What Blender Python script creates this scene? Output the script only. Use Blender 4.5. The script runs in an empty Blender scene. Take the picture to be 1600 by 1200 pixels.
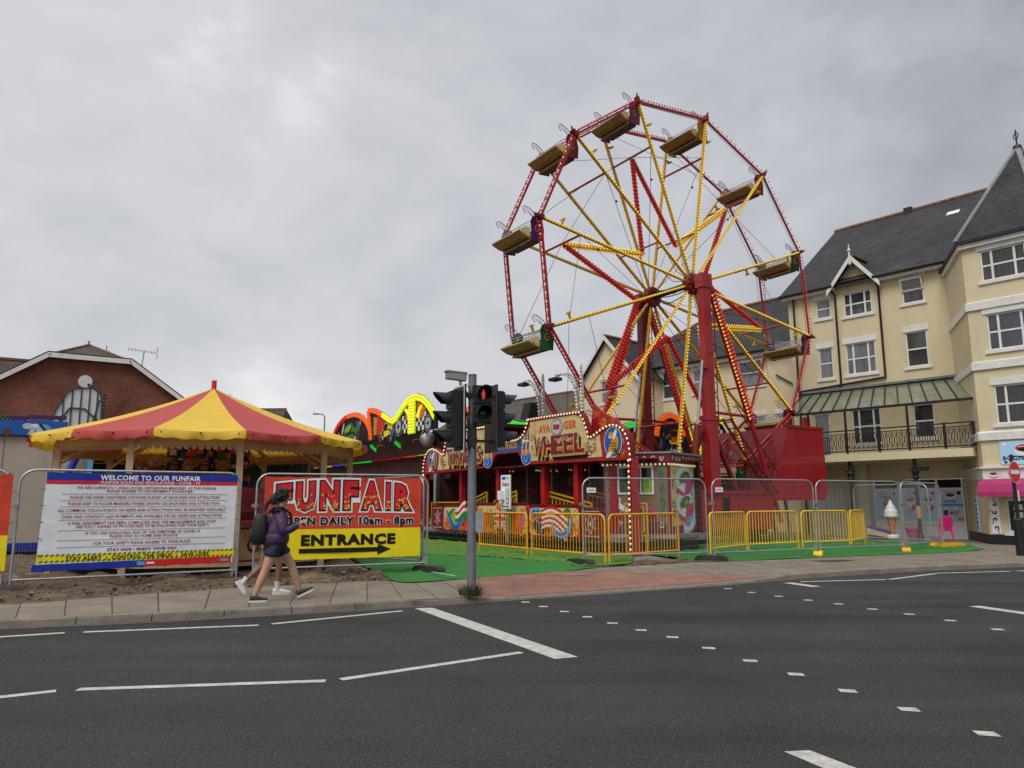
import bpy, math, random
import numpy as np
from mathutils import Vector as V, Matrix
random.seed(7)
SC = bpy.context.scene
COL = SC.collection
PI = math.pi
rad = math.radians

# ------------------------------------------------------------------ camera
TH, ROLL = rad(9.05), -0.003
_r0 = V((1, 0, 0)); _u0 = V((0, -math.sin(TH), math.cos(TH))); _f = V((0, math.cos(TH), math.sin(TH)))
_r = _r0*math.cos(ROLL) + _u0*math.sin(ROLL); _u = -_r0*math.sin(ROLL) + _u0*math.cos(ROLL)
cd = bpy.data.cameras.new('camera'); cam = bpy.data.objects.new('camera', cd); COL.objects.link(cam)
cam.matrix_world = Matrix(((_r.x, _u.x, -_f.x, 0), (_r.y, _u.y, -_f.y, 0), (_r.z, _u.z, -_f.z, 1.55), (0, 0, 0, 1)))
cd.sensor_fit = 'HORIZONTAL'; cd.sensor_width = 36; cd.lens = 36*1164/1600
cd.clip_start = 0.1; cd.clip_end = 4000
SC.camera = cam

# ------------------------------------------------------------------ sky, sun, exposure
SUN_EL, SUN_AZ = 52, 205          # azimuth clockwise from +Y: behind the photographer, a little to the left
W = bpy.data.worlds.new('World'); SC.world = W; W.use_nodes = True
nt = W.node_tree; N = nt.nodes; L = nt.links; N.clear()
def nd(t, **k):
    n = N.new(t)
    for a_, b_ in k.items(): setattr(n, a_, b_)
    return n
def lk(a_, b_): L.new(a_, b_)
def mth(op, a_, b_=None, c_=None):
    n = nd('ShaderNodeMath', operation=op)
    for i, x in enumerate((a_, b_, c_)):
        if x is None: continue
        if isinstance(x, (int, float)): n.inputs[i].default_value = x
        else: lk(x, n.inputs[i])
    return n.outputs[0]
sky = nd('ShaderNodeTexSky', sky_type='NISHITA'); sky.sun_disc = False
sky.sun_elevation = rad(SUN_EL); sky.sun_rotation = rad(SUN_AZ); sky.air_density = 1.5; sky.dust_density = 3
tc = nd('ShaderNodeTexCoord'); sx = nd('ShaderNodeSeparateXYZ'); lk(tc.outputs['Generated'], sx.inputs[0])
zz = mth('ADD', mth('MAXIMUM', sx.outputs[2], 0.0), 0.22)
cb = nd('ShaderNodeCombineXYZ')
lk(mth('DIVIDE', sx.outputs[0], zz), cb.inputs[0]); lk(mth('DIVIDE', sx.outputs[1], zz), cb.inputs[1]); cb.inputs[2].default_value = 2.3
def noise(scale, detail, rough, dist=0.0, off=0.0):
    mp = nd('ShaderNodeMapping'); mp.inputs['Scale'].default_value = (scale*0.8, scale*1.25, scale); mp.inputs['Location'].default_value = (off, off*0.7, off*0.3)
    lk(cb.outputs[0], mp.inputs[0])
    n = nd('ShaderNodeTexNoise'); n.inputs['Scale'].default_value = 1; n.inputs['Detail'].default_value = detail
    n.inputs['Roughness'].default_value = rough; n.inputs['Distortion'].default_value = dist
    lk(mp.outputs[0], n.inputs['Vector']); return n.outputs[0]
def dnoise(scale, detail, rough, dist, off):      # lumps in the cloud base, seen by direction
    mp = nd('ShaderNodeMapping'); mp.inputs['Scale'].default_value = (scale, scale, scale*1.7); mp.inputs['Location'].default_value = (off, off*.4, off*.8)
    lk(tc.outputs['Generated'], mp.inputs[0])
    n = nd('ShaderNodeTexNoise'); n.inputs['Scale'].default_value = 1; n.inputs['Detail'].default_value = detail
    n.inputs['Roughness'].default_value = rough; n.inputs['Distortion'].default_value = dist
    lk(mp.outputs[0], n.inputs['Vector']); return n.outputs[0]
n1 = noise(0.45, 5, 0.5, 0.4, 3.1); n2 = dnoise(3.3, 7, 0.52, 0.6, 2.2); n3 = dnoise(9.0, 8, 0.58, 0.4, 5.0)
# a thick overcast: bright thin cloud low to the left, heavier cloud high to the right, brightest overhead
val = mth('ADD', mth('MULTIPLY', n1, 0.30), mth('ADD', mth('MULTIPLY', n2, 0.50), mth('MULTIPLY', n3, 0.26)))
val = mth('ADD', val, 0.09)
val = mth('SUBTRACT', val, mth('MULTIPLY', sx.outputs[0], 0.12))
val = mth('SUBTRACT', val, mth('MULTIPLY', mth('MULTIPLY', mth('MAXIMUM', mth('ADD', sx.outputs[0], 0.25), 0.0), mth('MAXIMUM', sx.outputs[2], 0.0)), 0.50))
zen = mth('MULTIPLY', mth('MAXIMUM', mth('SUBTRACT', sx.outputs[2], 0.60), 0.0), 2.2)
val = mth('ADD', val, zen)
rmp = nd('ShaderNodeValToRGB'); cr = rmp.color_ramp
cr.elements[0].position = 0.20; cr.elements[0].color = (0.205, 0.222, 0.255, 1)
cr.elements[1].position = 0.72; cr.elements[1].color = (0.565, 0.57, 0.595, 1)
e = cr.elements.new(0.46); e.color = (0.40, 0.413, 0.445, 1)
e = cr.elements.new(1.0); e.color = (1.0, 1.0, 1.0, 1)
lk(val, rmp.inputs[0])
sc_ = nd('ShaderNodeVectorMath', operation='SCALE'); lk(sky.outputs[0], sc_.inputs[0]); sc_.inputs['Scale'].default_value = 0.1
mx = nd('ShaderNodeMix', data_type='RGBA'); mx.inputs[0].default_value = 0.94
lk(sc_.outputs[0], mx.inputs['A']); lk(rmp.outputs[0], mx.inputs['B'])
bg = nd('ShaderNodeBackground'); bg.inputs[1].default_value = 1.0
lk(mx.outputs['Result'], bg.inputs[0])
wo = nd('ShaderNodeOutputWorld'); lk(bg.outputs[0], wo.inputs[0])
sl = bpy.data.lights.new('sun', 'SUN'); sl.energy = 1.5; sl.angle = rad(25); sl.color = (1, 0.96, 0.9)
so = bpy.data.objects.new('sun', sl); COL.objects.link(so)
_az = rad(SUN_AZ); _d = V((math.sin(_az)*math.cos(rad(SUN_EL)), math.cos(_az)*math.cos(rad(SUN_EL)), math.sin(rad(SUN_EL))))
so.rotation_euler = (-_d).to_track_quat('-Z', 'Y').to_euler(); so.location = _d*60
vs = SC.view_settings; vs.view_transform = 'Standard'; vs.look = 'None'; vs.exposure = 0.30; vs.gamma = 1.0; vs.use_curve_mapping = False
SC.cycles.max_bounces = 6; SC.cycles.transparent_max_bounces = 12

# ------------------------------------------------------------------ materials
def lin(c): return tuple(((x/255)/12.92 if x/255 <= 0.04045 else ((x/255+0.055)/1.055)**2.4) for x in c)
MATS = {}
def mat(name, c, rough=0.6, metal=0.0, emit=0.0, var=0.12, vscale=3.0, bump=0.0, bscale=30.0, spec=0.4, srgb=False, stain=None, coat=0.0):
    """paint / stone / cloth: a principled surface broken up by two sizes of noise"""
    if name in MATS: return MATS[name]
    if srgb: c = lin(c)
    m = bpy.data.materials.new(name); m.use_nodes = True; t = m.node_tree
    b = t.nodes['Principled BSDF']; b.inputs['Roughness'].default_value = rough; b.inputs['Metallic'].default_value = metal
    b.inputs['Specular IOR Level'].default_value = spec
    if coat: b.inputs['Coat Weight'].default_value = coat
    b.inputs['Base Color'].default_value = (*c, 1)
    if emit:
        b.inputs['Emission Color'].default_value = (*c, 1); b.inputs['Emission Strength'].default_value = emit
    g = t.nodes.new('ShaderNodeNewGeometry')
    if var:
        a1 = t.nodes.new('ShaderNodeTexNoise'); a1.inputs['Scale'].default_value = vscale; a1.inputs['Detail'].default_value = 6; a1.inputs['Roughness'].default_value = 0.65
        t.links.new(g.outputs['Position'], a1.inputs['Vector'])
        r_ = t.nodes.new('ShaderNodeMapRange'); r_.inputs[1].default_value = 0.3; r_.inputs[2].default_value = 0.7
        r_.inputs[3].default_value = 1-var; r_.inputs[4].default_value = 1+var*0.6
        t.links.new(a1.outputs[0], r_.inputs[0])
        mm = t.nodes.new('ShaderNodeMix'); mm.data_type = 'RGBA'; mm.blend_type = 'MULTIPLY'; mm.inputs[0].default_value = 1
        mm.inputs['A'].default_value = (*c, 1); t.links.new(r_.outputs[0], mm.inputs['B'])
        out = mm.outputs['Result']
        if stain:
            a2 = t.nodes.new('ShaderNodeTexNoise'); a2.inputs['Scale'].default_value = stain[1]; a2.inputs['Detail'].default_value = 8; a2.inputs['Roughness'].default_value = 0.7
            mp = t.nodes.new('ShaderNodeMapping'); mp.inputs['Scale'].default_value = stain[3] if len(stain) > 3 else (1, 1, 1)
            t.links.new(g.outputs['Position'], mp.inputs[0]); t.links.new(mp.outputs[0], a2.inputs['Vector'])
            r2 = t.nodes.new('ShaderNodeMapRange'); r2.inputs[1].default_value = 0.52; r2.inputs[2].default_value = 0.75; r2.inputs[4].default_value = stain[2]
            t.links.new(a2.outputs[0], r2.inputs[0])
            m2 = t.nodes.new('ShaderNodeMix'); m2.data_type = 'RGBA'; t.links.new(r2.outputs[0], m2.inputs[0])
            t.links.new(out, m2.inputs['A']); m2.inputs['B'].default_value = (*stain[0], 1); out = m2.outputs['Result']
        t.links.new(out, b.inputs['Base Color'])
    if bump:
        a3 = t.nodes.new('ShaderNodeTexNoise'); a3.inputs['Scale'].default_value = bscale; a3.inputs['Detail'].default_value = 5
        t.links.new(g.outputs['Position'], a3.inputs['Vector'])
        bp = t.nodes.new('ShaderNodeBump'); bp.inputs['Strength'].default_value = bump; bp.inputs['Distance'].default_value = 0.02
        t.links.new(a3.outputs[0], bp.inputs['Height']); t.links.new(bp.outputs[0], b.inputs['Normal'])
    MATS[name] = m; return m
def brickmat(name, c1, c2, mortar, bw, bh, ms=0.01, rough=0.85, off=0.5, bump=0.4, var=0.35, nscale=0.6):
    if name in MATS: return MATS[name]
    m = bpy.data.materials.new(name); m.use_nodes = True; t = m.node_tree; b = t.nodes['Principled BSDF']; b.inputs['Roughness'].default_value = rough
    b.inputs['Specular IOR Level'].default_value = 0.25
    u = t.nodes.new('ShaderNodeUVMap'); k = t.nodes.new('ShaderNodeTexBrick'); k.offset = off
    t.links.new(u.outputs[0], k.inputs['Vector'])
    k.inputs['Scale'].default_value = 1; k.inputs['Brick Width'].default_value = bw; k.inputs['Row Height'].default_value = bh
    k.inputs['Mortar Size'].default_value = ms; k.inputs['Mortar Smooth'].default_value = 0.3; k.inputs['Bias'].default_value = 0
    k.inputs['Color1'].default_value = (*c1, 1); k.inputs['Color2'].default_value = (*c2, 1); k.inputs['Mortar'].default_value = (*mortar, 1)
    g = t.nodes.new('ShaderNodeNewGeometry')
    a1 = t.nodes.new('ShaderNodeTexNoise'); a1.inputs['Scale'].default_value = nscale; a1.inputs['Detail'].default_value = 8; a1.inputs['Roughness'].default_value = 0.7
    t.links.new(g.outputs['Position'], a1.inputs['Vector'])
    r_ = t.nodes.new('ShaderNodeMapRange'); r_.inputs[1].default_value = 0.3; r_.inputs[2].default_value = 0.7; r_.inputs[3].default_value = 1-var; r_.inputs[4].default_value = 1+var*0.7
    t.links.new(a1.outputs[0], r_.inputs[0])
    mm = t.nodes.new('ShaderNodeMix'); mm.data_type = 'RGBA'; mm.blend_type = 'MULTIPLY'; mm.inputs[0].default_value = 1
    t.links.new(k.outputs[0], mm.inputs['A']); t.links.new(r_.outputs[0], mm.inputs['B']); t.links.new(mm.outputs['Result'], b.inputs['Base Color'])
    bp = t.nodes.new('ShaderNodeBump'); bp.inputs['Strength'].default_value = bump; bp.inputs['Distance'].default_value = 0.012; bp.invert = True
    t.links.new(k.outputs[1], bp.inputs['Height']); t.links.new(bp.outputs[0], b.inputs['Normal'])
    MATS[name] = m; return m

# ------------------------------------------------------------------ mesh builder
def v3(p): return (float(p[0]), float(p[1]), float(p[2]))
class Plane:
    """a flat panel: s along ax, t along ay, layers stand proud of it by 3 mm each"""
    def __init__(s, o, ax, ay, lay=0.003):
        s.o = V(o); s.ax = V(ax).normalized(); s.ay = V(ay).normalized(); s.n = s.ax.cross(s.ay).normalized(); s.lay = lay
    def at(s, u, v, l=0): return s.o + s.ax*u + s.ay*v + s.n*(l*s.lay)
class MB:
    def __init__(s, off=(0, 0, 0)): s.v = []; s.f = []; s.m = []; s.off = V(off)
    def face(s, pts, m=0):
        i = len(s.v); o = s.off
        s.v += [(p[0]-o.x, p[1]-o.y, p[2]-o.z) for p in pts]; s.f.append(tuple(range(i, i+len(pts)))); s.m.append(m)
    def raw(s, verts, faces, m=0):
        i = len(s.v); o = s.off
        s.v += [(p[0]-o.x, p[1]-o.y, p[2]-o.z) for p in verts]; s.f += [tuple(k+i for k in f) for f in faces]
        s.m += [m]*len(faces) if isinstance(m, int) else m
    def hexa(s, p, m=0):      # 8 corners: bottom loop 0-3, top loop 4-7
        s.raw(p, [(3, 2, 1, 0), (4, 5, 6, 7), (0, 1, 5, 4), (1, 2, 6, 5), (2, 3, 7, 6), (3, 0, 4, 7)], m)
    def box(s, x0, x1, y0, y1, z0, z1, m=0):
        s.hexa([(x0, y0, z0), (x1, y0, z0), (x1, y1, z0), (x0, y1, z0), (x0, y0, z1), (x1, y0, z1), (x1, y1, z1), (x0, y1, z1)], m)
    def bar(s, p0, p1, w, h, m=0, up=(0, 0, 1)):
        p0 = V(p0); p1 = V(p1); d = (p1-p0).normalized(); u = V(up)
        if abs(d.dot(u)) > 0.98: u = V((1, 0, 0))
        a = d.cross(u).normalized()*(w/2); b = a.cross(d).normalized()*(h/2)
        s.hexa([p0-a-b, p0+a-b, p1+a-b, p1-a-b, p0-a+b, p0+a+b, p1+a+b, p1-a+b], m)
    def tube(s, pts, r, n=8, m=0, closed=False, cap=True):
        P = [V(p) for p in pts]; k = len(P); rs = r if isinstance(r, (list, tuple)) else [r]*k
        d0 = (P[1]-P[0]).normalized(); u = V((0, 0, 1)) if abs(d0.z) < 0.9 else V((1, 0, 0)); vs_ = []
        a = d0.cross(u).normalized()
        for i in range(k):
            if closed: d = (P[(i+1) % k]-P[i-1]).normalized()
            else: d = (P[min(i+1, k-1)]-P[max(i-1, 0)]).normalized()
            a = (a-d*a.dot(d)).normalized(); b = d.cross(a)
            vs_ += [P[i]+(a*math.cos(2*PI*j/n)+b*math.sin(2*PI*j/n))*rs[i] for j in range(n)]
        fs = []
        for i in range(k if closed else k-1):
            i2 = (i+1) % k
            fs += [(i*n+j, i*n+(j+1) % n, i2*n+(j+1) % n, i2*n+j) for j in range(n)]
        if cap and not closed: fs += [tuple(range(n))[::-1], tuple((k-1)*n+j for j in range(n))]
        s.raw(vs_, fs, m)
    def lathe(s, prof, c=(0, 0, 0), n=16, m=0, axis=None, a0=0.0):
        c = V(c); z = V(axis).normalized() if axis else V((0, 0, 1)); x = V((1, 0, 0)) if abs(z.x) < 0.9 else V((0, 1, 0))
        x = (x-z*x.dot(z)).normalized(); y = z.cross(x); vs_ = []
        for r, h in prof: vs_ += [c+(x*math.cos(a0+2*PI*j/n)+y*math.sin(a0+2*PI*j/n))*r+z*h for j in range(n)]
        fs = [(i*n+j, i*n+(j+1) % n, (i+1)*n+(j+1) % n, (i+1)*n+j) for i in range(len(prof)-1) for j in range(n)]
        fs += [tuple(range(n))[::-1], tuple((len(prof)-1)*n+j for j in range(n))]
        s.raw(vs_, fs, m)
    def ball(s, c, r, m=0, n=8, k=5, sc=(1, 1, 1)):
        c = V(c); vs_ = [c+V((0, 0, -r*sc[2]))]; fs = []
        for i in range(1, k):
            t = -PI/2+PI*i/k
            vs_ += [c+V((r*math.cos(t)*math.cos(2*PI*j/n)*sc[0], r*math.cos(t)*math.sin(2*PI*j/n)*sc[1], r*math.sin(t)*sc[2])) for j in range(n)]
        vs_.append(c+V((0, 0, r*sc[2]))); T = len(vs_)-1
        fs += [(0, 1+(j+1) % n, 1+j) for j in range(n)]
        for i in range(k-2): fs += [(1+i*n+j, 1+i*n+(j+1) % n, 1+(i+1)*n+(j+1) % n, 1+(i+1)*n+j) for j in range(n)]
        fs += [(T, 1+(k-2)*n+j, 1+(k-2)*n+(j+1) % n) for j in range(n)]
        s.raw(vs_, fs, m)
    def bulb(s, c, r, m=0):
        x, y, z = c
        s.raw([(x+r, y, z), (x-r, y, z), (x, y+r, z), (x, y-r, z), (x, y, z+r), (x, y, z-r)],
              [(0, 2, 4), (2, 1, 4), (1, 3, 4), (3, 0, 4), (2, 0, 5), (1, 2, 5), (3, 1, 5), (0, 3, 5)], m)
    def bulbs(s, path, step, r, m=0, off=(0, 0, 0), alt=None):
        P = [V(p) for p in path]; acc = step*0.5; o = V(off); k = 0
        for a, b in zip(P, P[1:]):
            l = (b-a).length
            while acc <= l:
                s.bulb(a+(b-a)*(acc/l)+o, r, m if alt is None or k % 2 == 0 else alt); acc += step; k += 1
            acc -= l
    def prism(s, poly, P, depth, m=0, mside=None, l=0):
        """2D outline on Plane P, front face at layer l, going back by depth"""
        n = len(poly); A = [P.at(u, v, l) for u, v in poly]; B = [p-P.n*depth for p in A]
        ar = sum(poly[i][0]*poly[(i+1) % n][1]-poly[(i+1) % n][0]*poly[i][1] for i in range(n))
        if ar < 0: A.reverse(); B.reverse()
        ms = m if mside is None else mside
        s.raw(A+B, [tuple(range(n)), tuple(range(2*n-1, n-1, -1))]+[(i, n+i, n+(i+1) % n, (i+1) % n) for i in range(n)], [m, ms]+[ms]*n)
    def poly(s, P, pts, l, m):
        pts = list(pts); n = len(pts)
        if sum(pts[i][0]*pts[(i+1) % n][1]-pts[(i+1) % n][0]*pts[i][1] for i in range(n)) < 0: pts.reverse()
        s.face([P.at(u, v, l) for u, v in pts], m)
    def rect(s, P, u0, u1, v0, v1, l, m): s.poly(P, [(u0, v0), (u1, v0), (u1, v1), (u0, v1)], l, m)
    def ell(s, P, u, v, ru, rv, l, m, n=20, rot=0.0):
        c, q = math.cos(rot), math.sin(rot)
        s.poly(P, [(u+ru*math.cos(2*PI*i/n)*c-rv*math.sin(2*PI*i/n)*q, v+ru*math.cos(2*PI*i/n)*q+rv*math.sin(2*PI*i/n)*c) for i in range(n)], l, m)
    def stroke(s, P, path, w, l, m, taper=False):
        n = len(path); Lf = []; Rt = []
        for i in range(n):
            a = path[max(i-1, 0)]; b = path[min(i+1, n-1)]; dx, dy = b[0]-a[0], b[1]-a[1]; q = math.hypot(dx, dy) or 1
            ww = (w if not taper else w*(0.25+0.75*math.sin(PI*(0.08+0.84*i/(n-1)))))/2
            Lf.append((path[i][0]-dy/q*ww, path[i][1]+dx/q*ww)); Rt.append((path[i][0]+dy/q*ww, path[i][1]-dx/q*ww))
        for i in range(n-1): s.face([P.at(*Rt[i], l), P.at(*Rt[i+1], l), P.at(*Lf[i+1], l), P.at(*Lf[i], l)], m)
    def scroll(s, P, u, v, r, turns, a0, w, l, m, sgn=1, n=22, tail=0.0, ta=0.0):
        pts = [(u+r*(1-0.85*i/n)*math.cos(a0+sgn*2*PI*turns*i/n), v+r*(1-0.85*i/n)*math.sin(a0+sgn*2*PI*turns*i/n)) for i in range(n+1)]
        if tail: pts = [(pts[0][0]+tail*math.cos(ta), pts[0][1]+tail*math.sin(ta))]+pts
        s.stroke(P, pts, w, l, m, True)
    def text(s, P, body, u, v, w, h, l, m, bold=0.02, warp=None, align='c', ref=None):
        vs_, fs, asp = glyphs(body, bold, ref)
        if w is None: w = asp*h
        if align == 'l': u = u+w/2
        q = [(u+(x-0.5)*w, v+(y-0.5)*h) for x, y in vs_]
        if warp: q = [warp(*p) for p in q]
        s.raw([P.at(a, b, l) for a, b in q], fs, m)
    def build(s, name, mats, parent=None, smooth=None, uv=False, loc=None):
        me = bpy.data.meshes.new(name); me.from_pydata(s.v, [], s.f); me.validate()
        ml = mats if isinstance(mats, (list, tuple)) else [mats]
        for x in ml: me.materials.append(MATS[x] if isinstance(x, str) else x)
        if len(me.polygons) == len(s.m): me.polygons.foreach_set('material_index', s.m)
        if smooth is not None:
            me.polygons.foreach_set('use_smooth', [True]*len(me.polygons)); me.set_sharp_from_angle(angle=rad(smooth))
        if uv:
            ul = me.uv_layers.new(name='UVMap')
            for p in me.polygons:
                n_ = p.normal; t = V((0, 0, 1))-n_*n_.z
                if t.length < 0.15: t = V((0, 1, 0))
                t.normalize(); sd = t.cross(n_)
                for li in p.loop_indices:
                    c = me.vertices[me.loops[li].vertex_index].co; ul.data[li].uv = (c.dot(sd), c.dot(t))
        me.update(); o = bpy.data.objects.new(name, me); COL.objects.link(o)
        if parent: o.parent = parent
        if loc is not None: o.location = loc
        return o
_GL = {}
_BB = {}
def glyphs(body, bold, ref=None):
    k = (body, round(bold, 3), ref)
    if k in _GL: return _GL[k]
    c = bpy.data.curves.new('lettering', 'FONT'); c.body = body; c.resolution_u = 2; c.offset = bold; c.size = 1.0; c.space_character = 1.0+max(bold if ref is None else ref, 0)*(2.4 if len(body) > 1 else 0)
    o = bpy.data.objects.new('lettering', c); me = o.to_mesh()
    vs_ = [(p.co.x, p.co.y) for p in me.vertices]; fs = [tuple(p.vertices) for p in me.polygons]
    fl = [p.normal.z < 0 for p in me.polygons]
    fs = [f[::-1] if b else f for f, b in zip(fs, fl)]
    o.to_mesh_clear(); bpy.data.objects.remove(o); bpy.data.curves.remove(c)
    if ref is not None and ref != bold: glyphs(body, ref)
    x0 = min(p[0] for p in vs_); x1 = max(p[0] for p in vs_); y0 = min(p[1] for p in vs_); y1 = max(p[1] for p in vs_)
    if ref is not None and ref != bold: x0, x1, y0, y1 = _BB[(body, ref)]
    else: _BB[(body, bold)] = (x0, x1, y0, y1)
    vs_ = [((x-x0)/(x1-x0), (y-y0)/(y1-y0)) for x, y in vs_]
    _GL[k] = (vs_, fs, (x1-x0)/(y1-y0)); return _GL[k]

# ------------------------------------------------------------------ things and frames
def tag(o, label=None, cat=None, group=None, kind=None):
    if label: o['label'] = label
    if cat: o['category'] = cat
    if group: o['group'] = group
    if kind: o['kind'] = kind
    return o
def thing(name, label, cat, loc=(0, 0, 0), rz=0.0, group=None):
    o = bpy.data.objects.new(name, None); COL.objects.link(o); o.location = loc; o.rotation_euler = (0, 0, rz); o.empty_display_size = 0.3
    return tag(o, label, cat, group)
def kids(o): return [c for c in bpy.data.objects if c.parent == o]
def dup(o, label=None, loc=None, rz=None):
    def cp(x, par):
        c = x.copy(); COL.objects.link(c); c.parent = par
        for ch in CH.get(x.name, ()): cp(ch, c)
        return c
    CH = {}
    for x in bpy.data.objects:
        if x.parent: CH.setdefault(x.parent.name, []).append(x)
    c = cp(o, o.parent)
    if label: c['label'] = label
    if loc is not None: c.location = loc
    if rz is not None: c.rotation_euler = (0, 0, rz)
    return c
def grow(o, k):
    """move a thing out along the line of sight from the eye point and scale it to match (real size, real distance)"""
    c = V((0, 0, 1.55)); o.scale = (k, k, k); o.location = c+(o.location-c)*k
# ride frame: x along the ride fronts (towards the road), y into the fairground; building frame likewise
YR, YB = rad(33.0), rad(41.3)
def Rw(x, y, z=0): return V((math.sin(YR)*x+math.cos(YR)*y, -math.cos(YR)*x+math.sin(YR)*y, z))
def Bw(x, y, z=0): return V((math.sin(YB)*x+math.cos(YB)*y, -math.cos(YB)*x+math.sin(YB)*y, z))
RZ, BZ = YR-PI/2, YB-PI/2
GZ = 0.1      # level of the fairground and the pavement above the road
# ================================================================== materials used all over
mat('asphalt', (0.034, 0.0325, 0.0318), 0.85, var=0.30, vscale=0.45, bump=0.9, bscale=95, spec=0.22, stain=((0.085, 0.080, 0.075), 34, 0.85))
def road_wear(m):
    """patches, tyre-polished lanes along the road, and fine cracks"""
    t = m.node_tree; b = t.nodes['Principled BSDF']; src = b.inputs['Base Color'].links[0].from_socket; g = t.nodes.new('ShaderNodeNewGeometry')
    def rng(sock, a0, a1, b0, b1):
        r = t.nodes.new('ShaderNodeMapRange'); r.inputs[1].default_value = a0; r.inputs[2].default_value = a1; r.inputs[3].default_value = b0; r.inputs[4].default_value = b1; t.links.new(sock, r.inputs[0]); return r.outputs[0]
    def mul(c, f_):
        x = t.nodes.new('ShaderNodeMix'); x.data_type = 'RGBA'; x.blend_type = 'MULTIPLY'; x.inputs[0].default_value = 1; t.links.new(c, x.inputs['A']); t.links.new(f_, x.inputs['B']); return x.outputs['Result']
    mp = t.nodes.new('ShaderNodeMapping'); mp.inputs['Rotation'].default_value = (0, 0, -rad(24)); mp.inputs['Scale'].default_value = (.10, .9, 1); t.links.new(g.outputs['Position'], mp.inputs[0])
    n = t.nodes.new('ShaderNodeTexNoise'); n.inputs['Scale'].default_value = 1; n.inputs['Detail'].default_value = 4; t.links.new(mp.outputs[0], n.inputs['Vector'])
    c = mul(src, rng(n.outputs[0], .35, .65, .80, 1.28))
    n = t.nodes.new('ShaderNodeTexNoise'); n.inputs['Scale'].default_value = 120; n.inputs['Detail'].default_value = 1; t.links.new(g.outputs['Position'], n.inputs['Vector'])
    c = mul(c, rng(n.outputs[0], .36, .66, .45, 1.75))
    n = t.nodes.new('ShaderNodeTexNoise'); n.inputs['Scale'].default_value = 75; n.inputs['Detail'].default_value = 2; t.links.new(g.outputs['Position'], n.inputs['Vector']); c = mul(c, rng(n.outputs[0], .56, .66, 1.0, 2.6))
    v = t.nodes.new('ShaderNodeTexVoronoi'); v.feature = 'DISTANCE_TO_EDGE'; v.inputs['Scale'].default_value = .34; d = t.nodes.new('ShaderNodeTexNoise'); d.inputs['Scale'].default_value = 2.5; d.inputs['Detail'].default_value = 6; t.links.new(g.outputs['Position'], d.inputs['Vector'])
    va = t.nodes.new('ShaderNodeVectorMath'); va.operation = 'MULTIPLY_ADD'; va.inputs[1].default_value = (1.1, 1.1, 1.1); t.links.new(d.outputs['Color'], va.inputs[0]); t.links.new(g.outputs['Position'], va.inputs[2]); t.links.new(va.outputs[0], v.inputs['Vector'])
    c = mul(c, rng(v.outputs['Distance'], .0, .006, .72, 1.0)); t.links.new(c, b.inputs['Base Color'])
road_wear(MATS['asphalt'])
mat('road_paint', (0.50, 0.49, 0.45), 0.75, var=0.35, vscale=9, bump=0.4, bscale=120, stain=((0.09, 0.088, 0.085), 38, 0.9))
mat('concrete', (0.21, 0.18, 0.148), 0.9, var=0.25, vscale=1.6, bump=0.35, bscale=70, stain=((0.13, 0.115, 0.095), 2.6, 0.6))
mat('kerb_stone', (0.22, 0.19, 0.155), 0.9, var=0.35, vscale=2.5, bump=0.5, bscale=50, stain=((0.085, 0.075, 0.06), 4, 0.8))
mat('red_tactile', (0.245, 0.125, 0.096), 0.9, var=0.22, vscale=1.2, bump=0.6, bscale=60, stain=((0.185, 0.125, 0.10), 3, 0.6))
mat('dirt', (0.115, 0.078, 0.050), 0.95, var=0.6, vscale=5, bump=1.0, bscale=22, stain=((0.27, 0.20, 0.12), .9, 0.9))
mat('turf', (0.044, 0.190, 0.044), 0.9, var=0.2, vscale=0.8, bump=0.7, bscale=150, spec=0.2, stain=((0.024, 0.12, 0.034), 1.6, 0.6))
mat('turf_pale', (0.105, 0.21, 0.035), 0.9, var=0.25, vscale=0.7, bump=0.7, bscale=150, spec=0.2, stain=((0.035, 0.125, 0.03), 1.1, 0.7))
mat('galv', (0.42, 0.43, 0.44), 0.45, 0.75, var=0.2, vscale=6)
mat('galv_dull', (0.30, 0.31, 0.32), 0.55, 0.55, var=0.25, vscale=6)
mat('black', (0.012, 0.012, 0.013), 0.5, var=0.2)
mat('black_gloss', (0.012, 0.012, 0.014), 0.22, var=0.1)
mat('rubber', (0.035, 0.034, 0.033), 0.85, var=0.3, bump=0.3)
mat('white_paint', (0.72, 0.72, 0.70), 0.5, var=0.1)
mat('white_print', (0.80, 0.80, 0.82), 0.45, var=0.04)
mat('ride_red', (0.34, 0.010, 0.018), 0.38, var=0.2, vscale=1.2, coat=0.3)
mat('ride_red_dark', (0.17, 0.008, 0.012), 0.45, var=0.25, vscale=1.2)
mat('ride_red_bright', (0.48, 0.013, 0.012), 0.4, var=0.15)
mat('ride_yellow', (0.60, 0.35, 0.012), 0.4, var=0.15)
mat('ride_cream', (0.62, 0.48, 0.24), 0.5, var=0.14, vscale=2.5)
mat('barrier_yellow', (0.82, 0.50, 0.010), 0.45, var=0.15, vscale=4)
mat('barrier_orange', (0.76, 0.36, 0.008), 0.45, var=0.15, vscale=4)
mat('bulb_warm', (1.0, 0.82, 0.52), 0.3, emit=0.3, var=0)
mat('bulb_yellow', (0.95, 0.68, 0.10), 0.3, emit=0.28, var=0)
mat('bulb_gold', (0.62, 0.35, 0.02), 0.3, emit=0.05, var=0)
mat('bulb_red', (0.72, 0.03, 0.015), 0.3, emit=0.15, var=0)
mat('bulb_cream', (0.85, 0.72, 0.48), 0.3, emit=0.15, var=0)
mat('bulb_dark', (0.12, 0.008, 0.012), 0.3, var=0)
mat('cable', (0.02, 0.02, 0.022), 0.5, var=0)
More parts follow.
